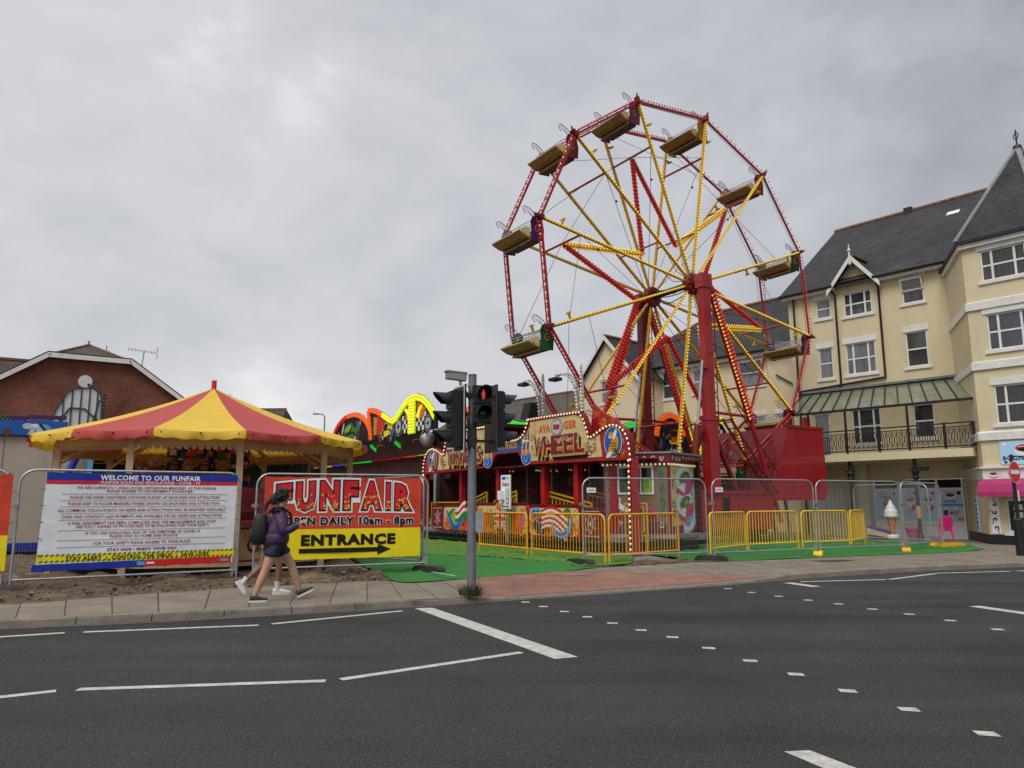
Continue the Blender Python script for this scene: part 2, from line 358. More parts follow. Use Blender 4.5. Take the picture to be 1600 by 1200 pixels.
# printed / painted artwork colours
for n_, c_ in dict(p_red=(205, 40, 34), p_dred=(120, 18, 22), p_orange=(214, 100, 24), p_gold=(196, 138, 36), p_yellow=(236, 214, 20), p_blue=(24, 86, 168), p_navy=(22, 34, 84),
                   p_rblue=(34, 62, 150), p_sky=(96, 158, 205), p_green=(52, 122, 44), p_lime=(132, 176, 44), p_white=(220, 220, 214), p_cream=(214, 186, 128), p_black=(14, 13, 14), p_pink=(188, 66, 130),
                   p_purple=(96, 50, 120), p_silver=(186, 192, 200), p_grey=(104, 106, 108), p_brown=(92, 54, 22), p_maroon=(60, 10, 14), p_teal=(40, 110, 120), p_text=(150, 40, 52), p_peach=(206, 150, 96), p_tan=(128, 104, 72)).items():
    mat(n_, c_, 0.5, srgb=True, var=0.1, vscale=5)

# ================================================================== the setting
def lerp(a, b, t): return a+(b-a)*t
KERB = [(-40, -4), (-24, 2.6), (-14, 7.0), (-9, 8.9), (-6.5, 9.80), (-4.9, 10.28), (-4.1, 10.6), (-2.44, 11.28), (-0.82, 12.05), (0.53, 12.75), (2.24, 13.62), (3.5, 14.28), (4.29, 14.74), (5.93, 15.75), (8.6, 17.05), (10.5, 17.78), (12.2, 18.3), (16, 19.2), (24, 20.6), (60, 25)]
BACK = [(-42, 4), (-25, 8), (-15, 10.0), (-9.8, 10.8), (-7.4, 11.3), (-6.0, 12.5), (-5.0, 13.2), (-3.0, 14.3), (-1.6, 14.5), (0.1, 15.9), (1.7, 17.0), (2.9, 17.8), (3.7, 18.25), (5.2, 19.4), (8.0, 21.0), (10.0, 21.9), (12.3, 23.2), (16.5, 24.4), (25, 26), (60, 31)]
def resample(P, n):
    d = [0]
    for a, b in zip(P, P[1:]): d.append(d[-1]+math.dist(a, b))
    return d
def along(P, i_t):
    i = min(int(i_t), len(P)-2); t = i_t-i
    a, b = P[i], P[i+1]; p0 = P[max(i-1, 0)]; p3 = P[min(i+2, len(P)-1)]
    return tuple(0.5*((2*a[k])+(-p0[k]+b[k])*t+(2*p0[k]-5*a[k]+4*b[k]-p3[k])*t*t+(-p0[k]+3*a[k]-3*b[k]+p3[k])*t**3) for k in (0, 1))
def kerb_z(x):            # the kerb drops at the crossing
    f = min(max((x+1.4)/1.3, 0), 1)*min(max((5.9-x)/1.5, 0), 1); f = f*f*(3-2*f)
    return 0.095-0.07*f
mb = MB(); mb.face([(-1500, -1500, -0.03), (1500, -1500, -0.03), (1500, 1500, -0.03), (-1500, 1500, -0.03)])
tag(mb.build('ground', ['asphalt']), kind='structure')
mb = MB(); mb.face([(-70, -30, 0), (70, -30, 0), (70, 40, 0), (-70, 40, 0)])
tag(mb.build('road', ['asphalt']), kind='structure')
SUB = 8; NI = (len(KERB)-1)*SUB; NJ = 10
kp = [along(KERB, i/SUB) for i in range(NI+1)]; bp_ = [along(BACK, i/SUB) for i in range(NI+1)]
def pav(i, t):
    k, b = kp[i], bp_[i]; kz = kerb_z(k[0]); x, y = lerp(k[0], b[0], t), lerp(k[1], b[1], t)
    return (x, y, lerp(kz, 0.1, min(t/0.7, 1)))
mb = MB(); uvs = []
brickmat('paving', (0.215, 0.182, 0.145), (0.185, 0.157, 0.125), (0.06, 0.05, 0.04), 0.56, 1.25, 0.010, off=0.0, bump=0.6, var=0.3, nscale=1.3)
for i in range(NI):
    for j in range(NJ): mb.face([pav(i, j/NJ), pav(i+1, j/NJ), pav(i+1, (j+1)/NJ), pav(i, (j+1)/NJ)])
o = mb.build('pavement', ['paving'])
ul = o.data.uv_layers.new(name='UVMap'); sd = resample(kp, 0)
for i in range(NI):
    wd = math.dist(kp[i], bp_[i]); wd2 = math.dist(kp[i+1], bp_[i+1])
    for j in range(NJ):
        p = o.data.polygons[i*NJ+j]
        for li, (s_, t_) in zip(p.loop_indices, ((sd[i], j/NJ*wd), (sd[i+1], j/NJ*wd2), (sd[i+1], (j+1)/NJ*wd2), (sd[i], (j+1)/NJ*wd))): ul.data[li].uv = (s_, t_+0.02)
tag(o, kind='structure')
# kerb stones: 0.9 m long, bevelled top edge, standing 3 mm proud of the paving, with open joints
mb = MB(); step = 0.0
def at_s(s_):
    for i in range(NI):
        if sd[i+1] >= s_: break
    t = (s_-sd[i])/(sd[i+1]-sd[i]); k = kp; n_ = V((-(k[i+1][1]-k[i][1]), k[i+1][0]-k[i][0], 0)).normalized()
    return V((lerp(k[i][0], k[i+1][0], t), lerp(k[i][1], k[i+1][1], t), 0)), n_
s0 = 20.0
while s0 < sd[-1]-30:
    l_ = 0.9 if at_s(s0)[0].x < 13 else 1.8
    a, na = at_s(s0+0.006); b, nb = at_s(s0+l_-0.006)
    za, zb = kerb_z(a.x)+0.004, kerb_z(b.x)+0.004
    def pr(p, n, z): return [p-n*0.02+V((0, 0, -0.02)), p-n*0.012+V((0, 0, z-0.018)), p+n*0.008+V((0, 0, z)), p+n*0.13+V((0, 0, z)), p+n*0.13+V((0, 0, -0.02))]
    A, B = pr(a, na, za), pr(b, nb, zb)
    mb.raw(A+B, [(k, 5+k, 5+(k+1) % 5, (k+1) % 5) for k in range(5)]+[(0, 1, 2, 3, 4), (9, 8, 7, 6, 5)]); s0 += l_
tag(mb.build('kerb', ['kerb_stone']), kind='structure')
# gutter: a paler worn strip of concrete along the kerb
mb = MB()
mat('gutter', (0.105, 0.094, 0.08), 0.9, var=0.35, vscale=3, bump=0.5, bscale=60, stain=((0.05, 0.047, 0.043), 5, 0.9))
for i in range(NI):
    a, b = V((*kp[i], 0)), V((*kp[i+1], 0)); t = (b-a).normalized(); n_ = V((t.y, -t.x, 0))
    mb.face([a+n_*0.16+V((0, 0, .004)), b+n_*0.16+V((0, 0, .004)), b+n_*0.0+V((0, 0, .004)), a+V((0, 0, .004))])
tag(mb.build('gutter', ['gutter']), kind='structure')
# red blister-paved ramp at the crossing
mb = MB()
xr0, xr1 = -0.55, 5.3
ii = [i for i in range(NI+1) if xr0 <= kp[i][0] <= xr1]
for a, b in zip(ii, ii[1:]):
    for j in range(8):
        def q(i, t):
            f = (kp[i][0]-xr0)/(xr1-xr0); top = .985 if f < .26 else .985*(1-(f-.26)/.74)**0.9+.03; top = min(top, .2+f*9)
            tt = 0.055+(top-0.055)*t if top > 0.055 else 0.055; p = pav(i, tt); return (p[0], p[1], p[2]+0.006)
        mb.face([q(a, j/8), q(b, j/8), q(b, (j+1)/8), q(a, (j+1)/8)])
brickmat('red_blister', (0.27, 0.135, 0.105), (0.235, 0.125, 0.098), (0.19, 0.10, 0.08), .4, .4, .006, off=0, bump=.4, var=.3, nscale=1.6)
tag(mb.build('red_crossing_ramp', ['red_blister'], uv=True), kind='structure')
# the fairground's own ground behind the pavement
mb = MB(); mb.face([(x, y, 0.07) for x, y in [(-70, 6)]+[(k[0]-.0, k[1]-.25) for k in bp_[8:-8]]+[(60, 120), (-70, 120)]])
tag(mb.build('fairground_ground', ['concrete']), kind='structure')
def sheet(name, front, back, ni, nj, zf, m, smooth=60):
    mb = MB(); g = []
    fr = [along(front, i*(len(front)-1)/ni) for i in range(ni+1)]; bk = [along(back, i*(len(back)-1)/ni) for i in range(ni+1)]
    for i in range(ni+1):
        for j in range(nj+1):
            x, y = lerp(fr[i][0], bk[i][0], j/nj), lerp(fr[i][1], bk[i][1], j/nj); g.append((x, y, zf(x, y, i/ni, j/nj)))
    mb.raw(g, [(i*(nj+1)+j, (i+1)*(nj+1)+j, (i+1)*(nj+1)+j+1, i*(nj+1)+j+1) for i in range(ni) for j in range(nj)])
    return tag(mb.build(name, [m], smooth=smooth), kind='structure')
from mathutils import noise as MN
def nz(x, y, s, o=0): return MN.noise(V((x*s, y*s, o)))
def dirt_z(x, y, u, t): return 0.096+0.012*nz(x, y, 3, 1)+0.16*max(nz(x, y, 1.1, 5)+.1, 0)*min(max(t-.03, 0)*14, 1)+0.06*max(nz(x, y, 6, 2), 0)*min(max(t-.02, 0)*12, 1)-0.012*(t < 0.02)
sheet('dirt', [(-30, 5.5), (-14, 10.1), (-9.6, 10.75), (-7.5, 11.25), (-6.2, 12.2), (-5.2, 12.75), (-4.1, 13.5), (-3.0, 14.2), (-2.2, 14.5)], [(-30, 26), (-24, 26), (-17, 25), (-14, 24), (-11, 23.5), (-9, 23), (-7, 22), (-5.5, 21), (-4.8, 20)], 150, 110, dirt_z, 'dirt')
sheet('dirt_patch', [(1.9, 17.12), (2.8, 17.7), (3.7, 18.2), (4.6, 18.75)], [(2.3, 18.4), (3.0, 18.9), (3.9, 19.5), (4.7, 19.9)], 30, 14, lambda x, y, u, t: 0.1+0.02*nz(x, y, 5, 3)+0.045*max(nz(x, y, 4, 8), 0)+0.008, 'dirt')
def turf_z(x, y, u, t):
    w = nz(x*0.6+y*0.25, y-x*0.5, 1.4, 4); r = max(0, 1-abs(w)*9); w2 = nz(x*.3+y*.5, y-x*.2, 2.6, 14); r2 = max(0, 1-abs(w2)*8)
    return 0.112+0.020*nz(x, y, 0.9, 9)+(0.050*r+.022*r2)*min(t*12, 1)
sheet('turf', [(-2.45, 14.85), (-1.90, 14.05), (-0.9, 14.75), (0.2, 15.6), (1.15, 16.3), (1.95, 17.2)], [(-7.0, 28), (-5.2, 30), (-3, 31), (-0.5, 30), (2, 28), (4.0, 23)], 90, 90, turf_z, 'turf')
sheet('turf', [(4.45, 18.75), (5.6, 18.95), (7.2, 19.6), (8.8, 20.3), (10.6, 21.0), (12.9, 22.0), (14.4, 23.3), (14.9, 24.6)], [(3.3, 24), (4.6, 26), (6.4, 27.4), (8.5, 28.5), (10.5, 29), (12.2, 28.8), (13.6, 27.8), (14.6, 26.2)], 100, 50, lambda x, y, u, t: turf_z(x, y, u, t)+0.02*max(nz(x, y, 2.2, 20), 0)*min(t*8, 1), 'turf')
sheet('turf_pale', [(-3.6, 22.0), (-2.2, 21.3), (-0.9, 20.6), (0.2, 19.6), (0.9, 18.6), (1.5, 17.6), (2.1, 17.45), (2.8, 17.95)], [(-3.7, 32.7), (-2.8, 31.2), (-1.6, 29.2), (-0.4, 27.2), (0.7, 25.3), (1.9, 23.4), (2.7, 22.0), (3.3, 20.9)], 80, 40, lambda x, y, u, t: turf_z(x, y, u, t)+0.022, 'turf_pale')
# loose stones and clods on the bare soil
r = random.Random(31); mat('stone', (.20, .165, .125), .9, var=.5, vscale=20); mb = MB(); ICO = [(0, 1, .62), (0, -1, .62), (.95, .2, .5), (-.9, -.1, .55), (.1, .1, 1.1), (.0, .05, -.6)]
for _ in range(900):
    t_ = r.random()**1.6; u = r.uniform(0, 1); f0 = along([(-14, 10.6), (-9.6, 11.0), (-7.5, 11.5), (-6.2, 12.4), (-5.2, 12.95), (-4.1, 13.7), (-3.0, 14.4), (-2.3, 14.8)], u*6.99); x, y = f0[0]-t_*1.2, f0[1]+t_*2.6; s_ = r.uniform(.008, .035)*(1 if r.random() < .93 else 2.2); a = r.uniform(0, 6)
    P_ = [(x+s_*(p[0]*math.cos(a)-p[1]*math.sin(a)*.8), y+s_*(p[0]*math.sin(a)+p[1]*math.cos(a)*.8), .115+.05*t_+s_*p[2]*.8) for p in ICO]
    mb.raw(P_, [(0, 3, 4), (3, 1, 4), (1, 2, 4), (2, 0, 4), (3, 0, 5), (1, 3, 5), (2, 1, 5), (0, 2, 5)], r.randrange(2))
tag(mb.build('rubble', ['stone', 'dirt']), 'loose stones and clods scattered on the bare soil by the fences', 'rubble', kind='stuff')
# painted markings, 4 mm above the road
def mark(pts, name='road_marking', z=0.004):
    mb = MB(); mb.face([(x, y, z) for x, y in pts]); return tag(mb.build(name, ['road_paint']), kind='structure')
def line(a, b, w, **k):
    a, b = V((*a, 0)), V((*b, 0)); d = (b-a).normalized(); n_ = V((-d.y, d.x, 0))*(w/2)
    mark([(p.x, p.y) for p in (a-n_, b-n_, b+n_, a+n_)], **k)
for a, b in (((-9.5, 7.6), (-5.45, 9.42)), ((-5.25, 9.47), (-3.27, 9.95)), ((-3.13, 10.05), (-1.6, 11.2)), ((-5.9, 5.35), (-3.83, 6.57)), ((-3.68, 6.62), (-1.65, 6.9)), ((-1.53, 6.95), (0.09, 8.14)),
             ((5.64, 15.02), (7.49, 15.4)), ((7.58, 15.42), (9.19, 16.62)), ((9.26, 16.7), (11.12, 17.1)), ((11.3, 17.15), (16, 18.6))): line(a, b, 0.10)
mark([(-1.46, 11.46), (0.42, 7.80), (0.66, 7.90), (-1.2, 11.52)])
mark([(1.70, 4.98), (2.02, 4.2), (2.2, 4.28), (1.87, 5.0)])
mark([(5.22, 14.82), (5.5, 14.12), (5.7, 14.2), (5.42, 14.9)])
mark([(6.8, 11.5), (7.3, 10.0), (7.5, 10.06), (7.0, 11.55)])
for x, y in [(.2, 12.13), (.46, 11.61), (.74, 11.08), (1.02, 10.58), (1.29, 10.03), (1.57, 9.49), (1.85, 9.0), (2.1, 8.34), (2.34, 7.69), (2.57, 7.1), (2.77, 6.49), (2.98, 5.93), (3.19, 5.33)]:
    mark([(x-.07, y-.035), (x+.06, y-.07), (x+.075, y+.04), (x-.055, y+.07)])
for x, y in [(3.89, 13.89), (4.13, 13.3), (4.41, 12.76), (4.7, 12.26), (4.99, 11.8), (5.24, 11.24), (5.51, 10.73), (5.75, 10.16), (5.92, 9.46)]:
    mark([(x-.07, y-.04), (x+.06, y-.07), (x+.075, y+.045), (x-.055, y+.07)])
line((-1.62, 15.35), (-1.08, 14.5), 0.05, name='turf_marking', z=0.185)
mb = MB(); mb.face([(0.98, 15.35, .106), (1.5, 15.42, .106), (1.55, 15.6, .106), (1.02, 15.55, .106)])
tag(mb.build('pavement_cover', ['galv_dull']), 'small pale metal cover set flush in the pavement by the crossing', 'cover')
mb = MB(); mb.face([(7.6, 18.6, .106), (8.5, 18.9, .106), (8.3, 19.25, .106), (7.4, 18.95, .106)])
tag(mb.build('manhole_cover', ['rubber']), 'dark manhole cover in the pavement before the mesh fences', 'cover')
# ================================================================== big wheel (ride frame)
WX, WY, WZ, WR, SEP, PH = -20.19, 21.70, 10.15, 7.48, 2.287, rad(110.46)
XN, XF, XM = WX, WX-SEP, WX-SEP/2
BASE = (XM, WY, GZ)
wheel = thing('ferris_wheel', 'tall red and yellow big wheel with bulb-studded spokes and hanging seats', 'ferris wheel', Rw(*BASE), RZ)
def rp(k, r, x):                      # point on the wheel: spoke number, radius, x
    an = PH-k*PI/6; return V((x, WY+r*math.cos(an), WZ+r*math.sin(an)))
def radial(k): an = PH-k*PI/6; return V((0, math.cos(an), math.sin(an)))
BULBS = ['ride_yellow', 'bulb_yellow', 'ride_red', 'bulb_red', 'bulb_cream', 'bulb_gold', 'bulb_dark', 'black']
for k in range(12):
    for x, o_, near in ((XN, 0.075, True), (XF, -0.075, False)):
        m = MB(BASE); a, b = rp(k, 0.35, x), rp(k, WR-0.05, x)
        m.bar(a, b, 0.075, 0.10, 0, up=(1, 0, 0))
        m.bulbs([rp(k, 0.55, x), rp(k, WR-0.1, x)], 0.135, 0.047, 1 if near else 5, (o_, 0, 0), alt=None if near else 1)
        r0 = WR*0.875; t = radial(k).cross(V((1, 0, 0))); p = rp(k, r0, x)                      # little lamp stub on the spoke
        m.bar(p, p+t*0.26, 0.07, 0.07, 0); m.bar(p+t*0.26-V((0.12, 0, 0)), p+t*0.26+V((0.12, 0, 0)), 0.06, 0.06, 0)
        m.build('spoke', BULBS, wheel)
for k in range(12):
    for x, o_ in ((XN, 0.06), (XF, 0.06)):
        m = MB(BASE); a, b = rp(k, WR, x), rp(k+1, WR, x); d = (b-a).normalized(); out = radial(k+0.5)
        m.bar(a, b, 0.075, 0.065, 2, up=(1, 0, 0)); m.bar(a+out*0.10+V((-0.05, 0, 0)), b+out*0.10+V((-0.05, 0, 0)), 0.04, 0.04, 2, up=(1, 0, 0))
        for t in np.linspace(0.06, 0.94, 7): p = a+(b-a)*t; m.bar(p, p+out*0.11, 0.03, 0.03, 2, up=(1, 0, 0))
        if k in (9, 10): al = (4, 3)
        elif k == 11: al = (3, 3)
        elif k == 0: al = (6, 3)
        elif k in (1, 2): al = (4, 3)
        else: al = (3, 3)
        m.bulbs([a+d*0.15, b-d*0.1], 0.15, 0.046, al[0], out*0.12+V((o_, 0, 0)), alt=al[1])
        m.build('rim_section', BULBS, wheel)
    m = MB(BASE); m.tube([rp(k, WR*0.76, XF), rp(k, WR*0.76, XN)], 0.045, 6, 2); m.build('cross_bar', BULBS, wheel, 40)
    if k % 2 == 0:
        m = MB(BASE); m.tube([rp(k+1, WR*0.30, XF), rp(k+1, WR*0.30, XN)], 0.035, 6, 2); m.build('cross_bar', BULBS, wheel, 40)
    m = MB(BASE); m.tube([rp(k, WR*0.76, XN), rp(k, 0.5, XF)], 0.011, 4, 7); p = rp(k, WR*0.6, XN-SEP*0.2); m.ball(p, 0.05, 7, 6, 4); m.build('tension_cable', BULBS, wheel)
    m = MB(BASE); m.tube([rp(k, WR*0.97, XF), rp(k+1, WR*0.76, XM), rp(k+2, WR*0.76, XN)], 0.010, 4, 7); m.build('tension_cable', BULBS, wheel)
    m = MB(BASE); m.tube([rp(k, WR, XN-0.1), rp(k+1, WR*0.995, XN-0.1)], 0.010, 4, 7); m.build('tension_cable', BULBS, wheel)
for k in range(0, 12, 2):             # the six-pointed star of bulbs between the two rims
    for dk in (-1, 1):
        m = MB(BASE); a, b = rp(k, WR*0.75, XM), rp(k+dk, WR*0.27, XM)
        gold = (k in (2, 6) and dk == -1) or (k in (10, 4) and dk == 1)
        m.bar(a, b, 0.14, 0.10, 0 if gold else 2, up=(1, 0, 0)); d = (b-a).normalized(); nn = d.cross(V((1, 0, 0)))
        for sgn in (-1, 1):
            m.bulbs([a, b], 0.155, 0.062, 1 if gold else 3, nn*(0.095*sgn))
            m.bulbs([a, b], 0.155, 0.05, 1 if gold else 3, V((0.07*sgn, 0, 0)))
        m.build('star_bar', BULBS, wheel)
# hubs, axle
for x, sgn in ((XN, 1), (XF, -1)):
    m = MB(BASE)
    m.lathe([(0.1, -0.16), (0.40, -0.16), (0.44, -0.1), (0.44, 0.1), (0.40, 0.16), (0.24, 0.17), (0.24, 0.34), (0.1, 0.36)], (x, WY, WZ), 20, 0, axis=(sgn, 0, 0))
    for q in range(10): a_ = 2*PI*q/10; m.lathe([(0.035, 0), (0.035, 0.03)], (x+sgn*0.16, WY+0.33*math.cos(a_), WZ+0.33*math.sin(a_)), 6, 1, axis=(sgn, 0, 0))
    m.build('hub', ['ride_red_dark', 'galv_dull'], wheel, 40)
m = MB(BASE); m.tube([(XN, WY, WZ), (XF, WY, WZ)], 0.13, 12); m.build('axle', ['black'], wheel, 40)
for q, (z0, sag) in enumerate(((0.18, 0.14), (0.05, 0.30), (-0.1, 0.45))):
    m = MB(BASE); m.tube([(lerp(XN-.2, XF+.2, t), WY+0.15*math.sin(6*t+q), WZ+z0-sag*4*t*(1-t)) for t in np.linspace(0, 1, 10)], 0.022 if q else 0.05, 5); m.build('power_cable', ['cable'], wheel, 40)
for k in range(12):
    m = MB(BASE); a = rp(k, 0.45, XN-0.12); b = rp(k, 1.5, XN-0.1); c = (a+b)/2+V((-0.1, 0.12, -0.14)); m.tube([a, c, b], 0.014, 4); m.build('power_cable', ['cable'], wheel)
# masts with struts, ladders, rams
for x, near in ((-19.60, True), (-23.08, False)):
    m = MB(BASE); m.box(x-.16, x+.16, WY-.20, WY+.20, 1.6, WZ+0.22); m.box(x-.20, x+.20, WY-.25, WY+.25, 1.6, 4.7); m.box(x-.24, x+.24, WY-.29, WY+.29, 4.62, 4.8)
    m.box(x-.18, x+.18, WY-.23, WY+.23, 7.2, 7.45); m.box(x-.05, x+.22, WY-.3, WY-.15, 6.6, 7.2); m.box(x-.2, x+.2, WY-.27, WY+.27, WZ-.32, WZ+.24)
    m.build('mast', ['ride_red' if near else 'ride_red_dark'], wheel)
    for s_ in ((1,) if near else (-1, 1)):
        m = MB(BASE); a = V((x, WY+s_*.3, WZ-0.1)); b = V((x, WY+s_*2.35, 4.75)); c = V((x+.15, WY+s_*3.7, 0.75))
        m.bar(a, b, 0.22, 0.16, 2, up=(1, 0, 0)); m.tube([b, c], 0.09, 8, 2); d = (b-a).normalized(); nn = d.cross(V((1, 0, 0)))
        for q in (-0.13, -.04, .05, 0.14): m.bulbs([a+d*.4, b], 0.15, 0.056, 1 if (q == .14 and near) else 3, nn*q+V((0.12, 0, 0)))
        m.tube([V((x, WY+s_*.2, 4.95)), b+V((0, 0, .15))], 0.06, 6, 2)
        m.build('mast_strut', BULBS, wheel)
    m = MB(BASE)
    for dx in (-.14, .14): m.bar((x+dx, WY+.36, 4.8), (x+dx, WY+.36, WZ-.4), 0.03, 0.03)
    for z in np.arange(4.9, WZ-.5, 0.3): m.bar((x-.14, WY+.36, z), (x+.14, WY+.36, z), 0.025, 0.025)
    m.build('ladder', ['ride_red_dark'], wheel)
m = MB(BASE)
for dx in (-.2, .2): m.bar((-19.3+dx, WY+.6, 4.7), (-19.3+dx, WY+3.1, 1.9), 0.04, 0.10)
for t in np.linspace(.05, .95, 12): m.bar((-19.5, WY+.6+2.5*t, 4.7-2.8*t), (-19.1, WY+.6+2.5*t, 4.7-2.8*t), 0.1, 0.03)
m.bar((-19.05, WY+.9, 5.2), (-19.05, WY+3.1, 2.7), 0.03, 0.03)
m.build('access_steps', ['ride_red_dark'], wheel)
for x in (-19.55, -23.0):
    m = MB(BASE); a, b = V((x, WY-.95, 3.0)), V((x, WY-.3, 6.9)); c = a+(b-a)*.36
    m.tube([a, c], 0.13, 10, 0); m.tube([c, b], 0.055, 10, 1); m.build('hydraulic_ram', ['ride_red_dark', 'galv'], wheel, 40)
for x in (-19.7, -23.0):
    for s_ in (-1, 1):
        m = MB(BASE); m.bar((x, WY+s_*.25, 4.3), (x, WY+s_*1.5, 1.9), 0.14, 0.14); m.build('base_strut', ['ride_red_dark'], wheel)
# seats
CH_ = ['p_purple', 'ride_yellow', 'p_red', 'p_green', 'p_purple', 'p_red', 'p_green', 'ride_yellow', 'p_red', 'p_green', 'p_purple', 'p_dred']
mat('seat_magenta', (120, 26, 84), 0.45, srgb=True); mat('seat_green', (16, 74, 40), 0.45, srgb=True); mat('seat_purple', (66, 24, 92), 0.45, srgb=True); mat('seat_red', (120, 20, 18), 0.45, srgb=True); mat('seat_gold', (176, 124, 10), 0.45, srgb=True); mat('seat_orange', (150, 42, 20), 0.45, srgb=True)
SC_ = ['seat_magenta', 'seat_gold', 'seat_orange', 'seat_green', 'seat_purple', 'seat_red', 'seat_green', 'seat_gold', 'seat_magenta', 'seat_green', 'seat_purple', 'seat_red']
mat('seat_board', (0.34, 0.21, 0.075), 0.5, var=0.35, vscale=5); mat('seat_under', (0.07, 0.035, 0.024), 0.6, var=0.3); mat('seat_cream', (0.60, 0.47, 0.20), 0.5); mat('seat_mesh', (0.40, 0.40, 0.41), 0.5)
_sh = {}
def shared(key, fn):
    if key not in _sh:
        o = fn(); _sh[key] = o; return o
    o = _sh[key].copy(); COL.objects.link(o); return o
for k in range(12):
    piv = rp(k, WR, XM)-V(BASE)
    def g_():
        m = MB(); hw = 0.93
        # tub: bottom, footboard rising to the front, seat box
        pr = [(-.89, -.60), (-.86, -.66), (-.30, -1.0), (.28, -.95), (.36, -.94), (.30, -.52), (.24, -.52), (-.12, -.55), (-.16, -.92), (-.32, -.92)]
        P = Plane((hw*.86, 0, 0), (0, 1, 0), (0, 0, 1)); m.prism(pr, P, 2*hw*.86, 1, 1)
        P2 = Plane((0, 0, 0), (0, 1, 0), (0, 0, 1))
        m.hexa([(-hw-.06, -1.0, -.70), (hw+.06, -1.0, -.70), (hw+.06, -.66, -.86), (-hw-.06, -.66, -.86), (-hw-.06, -.97, -.63), (hw+.06, -.97, -.63), (hw+.06, -.64, -.79), (-hw-.06, -.64, -.79)], 0); m.hexa([(-hw-.06, -.65, -.87), (hw+.06, -.65, -.87), (hw+.06, -.36, -.92), (-hw-.06, -.36, -.92), (-hw-.06, -.63, -.80), (hw+.06, -.63, -.80), (hw+.06, -.35, -.85), (-hw-.06, -.35, -.85)], 0)
        m.box(-hw-.02, hw+.02, -.36, -.30, -1.04, -.97, 0)
        return m.build('seat_tub', ['seat_board', 'seat_under'])
    tub = shared('tub', g_); tub.parent = wheel; tub.location = piv; tub.scale = (.90, .76, .80)
    for s_ in (-1, 1):
        def p_():
            m = MB(); P = Plane((s_*1.0+.02, 0, 0), (0, 1, 0), (0, 0, 1))
            m.prism([(-.22, .10), (.06, .20), (.28, .08), (.40, -.45), (.36, -.98), (-.26, -1.02), (-.30, -.5), (-.34, -.12)], P, .04, 0)
            Q = Plane((s_*1.0+.021, 0, 0), (0, 1, 0), (0, 0, 1)); m.scroll(Q, .05, -.45, .2, 1.2, 1.0, .05, 1, 1); m.ell(Q, .03, -.12, .06, .06, 1, 1, 10)
            m.tube([(s_*.98, 0, 0), (s_*1.13, 0, 0)], .05, 8, 2)
            return m.build('side_panel', [SC_[k], 'p_gold', 'galv_dull'])
        o = shared(('sp', SC_[k], s_), p_); o.parent = tub; o.location = (0, 0, 0)
    def c_():
        m = MB()
        for s_ in (-1, 1):
            P = Plane((s_*.93+.015, 0, 0), (0, 1, 0), (0, 0, 1)); m.prism([(-.84, -.57), (-.55, -.44), (-.34, -.46), (-.34, -.86), (-.45, -.86)], P, .03, 0)
        m.box(-.9, .9, -.14, .24, -.52, -.46, 0)
        return m.build('seat_cushion', ['seat_cream'])
    o = shared('cu', c_); o.parent = tub; o.location = (0, 0, 0)
    def b_():
        m = MB()
        top = [(x, .30, .16-.16*math.cos(x/.95*PI/2)) for x in np.linspace(-.95, .95, 17)]
        m.tube([(-.95, .26, -.45)]+top+[(.95, .26, -.45)], .022, 5)
        for x, y, z in top[1:-1]: m.bar((x, .27, -.45), (x, .30, z), .014, .014)
        for z in (-.38, -.25, -.12): m.bar((-.95, .275, z), (.95, .275, z), .014, .014)
        P = Plane((0, .265, 0), (1, 0, 0), (0, 0, 1))
        for s_ in (-1, 1):
            for q in range(3): m.scroll(P, s_*(.2+.27*q), -.2, .13, 1.3, .5*q, .03, 0, 0, s_)
        m.box(-.94, .94, .262, .27, -.46, -.24)
        return m.build('seat_back', ['seat_mesh'])
    o = shared('bk', b_); o.parent = tub; o.location = (0, 0, 0)
    for s_ in (-1, 1):
        def l_():
            m = MB(); x = s_*.97
            lp = [(x, -.36+.38*math.cos(t)*(1.0)-.10*math.sin(t), .22+.24*math.sin(t)-.12*math.cos(t)) for t in np.linspace(-.4, PI+.7, 18)]
            m.tube(lp, .020, 5, 0)
            for q in range(3, 15, 2): m.bar(lp[q], (x, -.12+.02*q-.2, -.02), .011, .011, 0)
            return m.build('wire_guard', ['seat_mesh'])
        o = shared(('lg', s_), l_); o.parent = tub; o.location = (0, 0, 0)
    def s__():
        m = MB(); m.tube([(-.95, -.1, -.1), (-.95, -.48, -.22), (.95, -.48, -.22), (.95, -.1, -.1)], .022, 6); m.tube([(-.95, -.52, -.36), (.95, -.52, -.36)], .016, 6)
        for x in (-.4, .4): m.bar((x, -.48, -.22), (x, -.52, -.5), .02, .02)
        return m.build('safety_bar', ['seat_mesh'])
    o = shared('sb', s__); o.parent = tub; o.location = (0, 0, 0)
    m = MB(BASE); m.tube([rp(k, WR, XF-.1), rp(k, WR, XF+.14)], .07, 8, 0); m.build('rim_joint', ['ride_red_dark'], wheel)
    m = MB(BASE); m.tube([rp(k, WR, XN-.14), rp(k, WR, XN+.12)], .09, 8, 0); p = rp(k, WR, XN); m.bar(p-radial(k)*.12, p+radial(k)*.22, .12, .2, 0, up=(1, 0, 0)); m.bar(p+radial(k)*.2, p+radial(k)*.34+V((.1, 0, 0)), .05, .05, 0)
    m.build('rim_joint', ['ride_red_dark'], wheel)

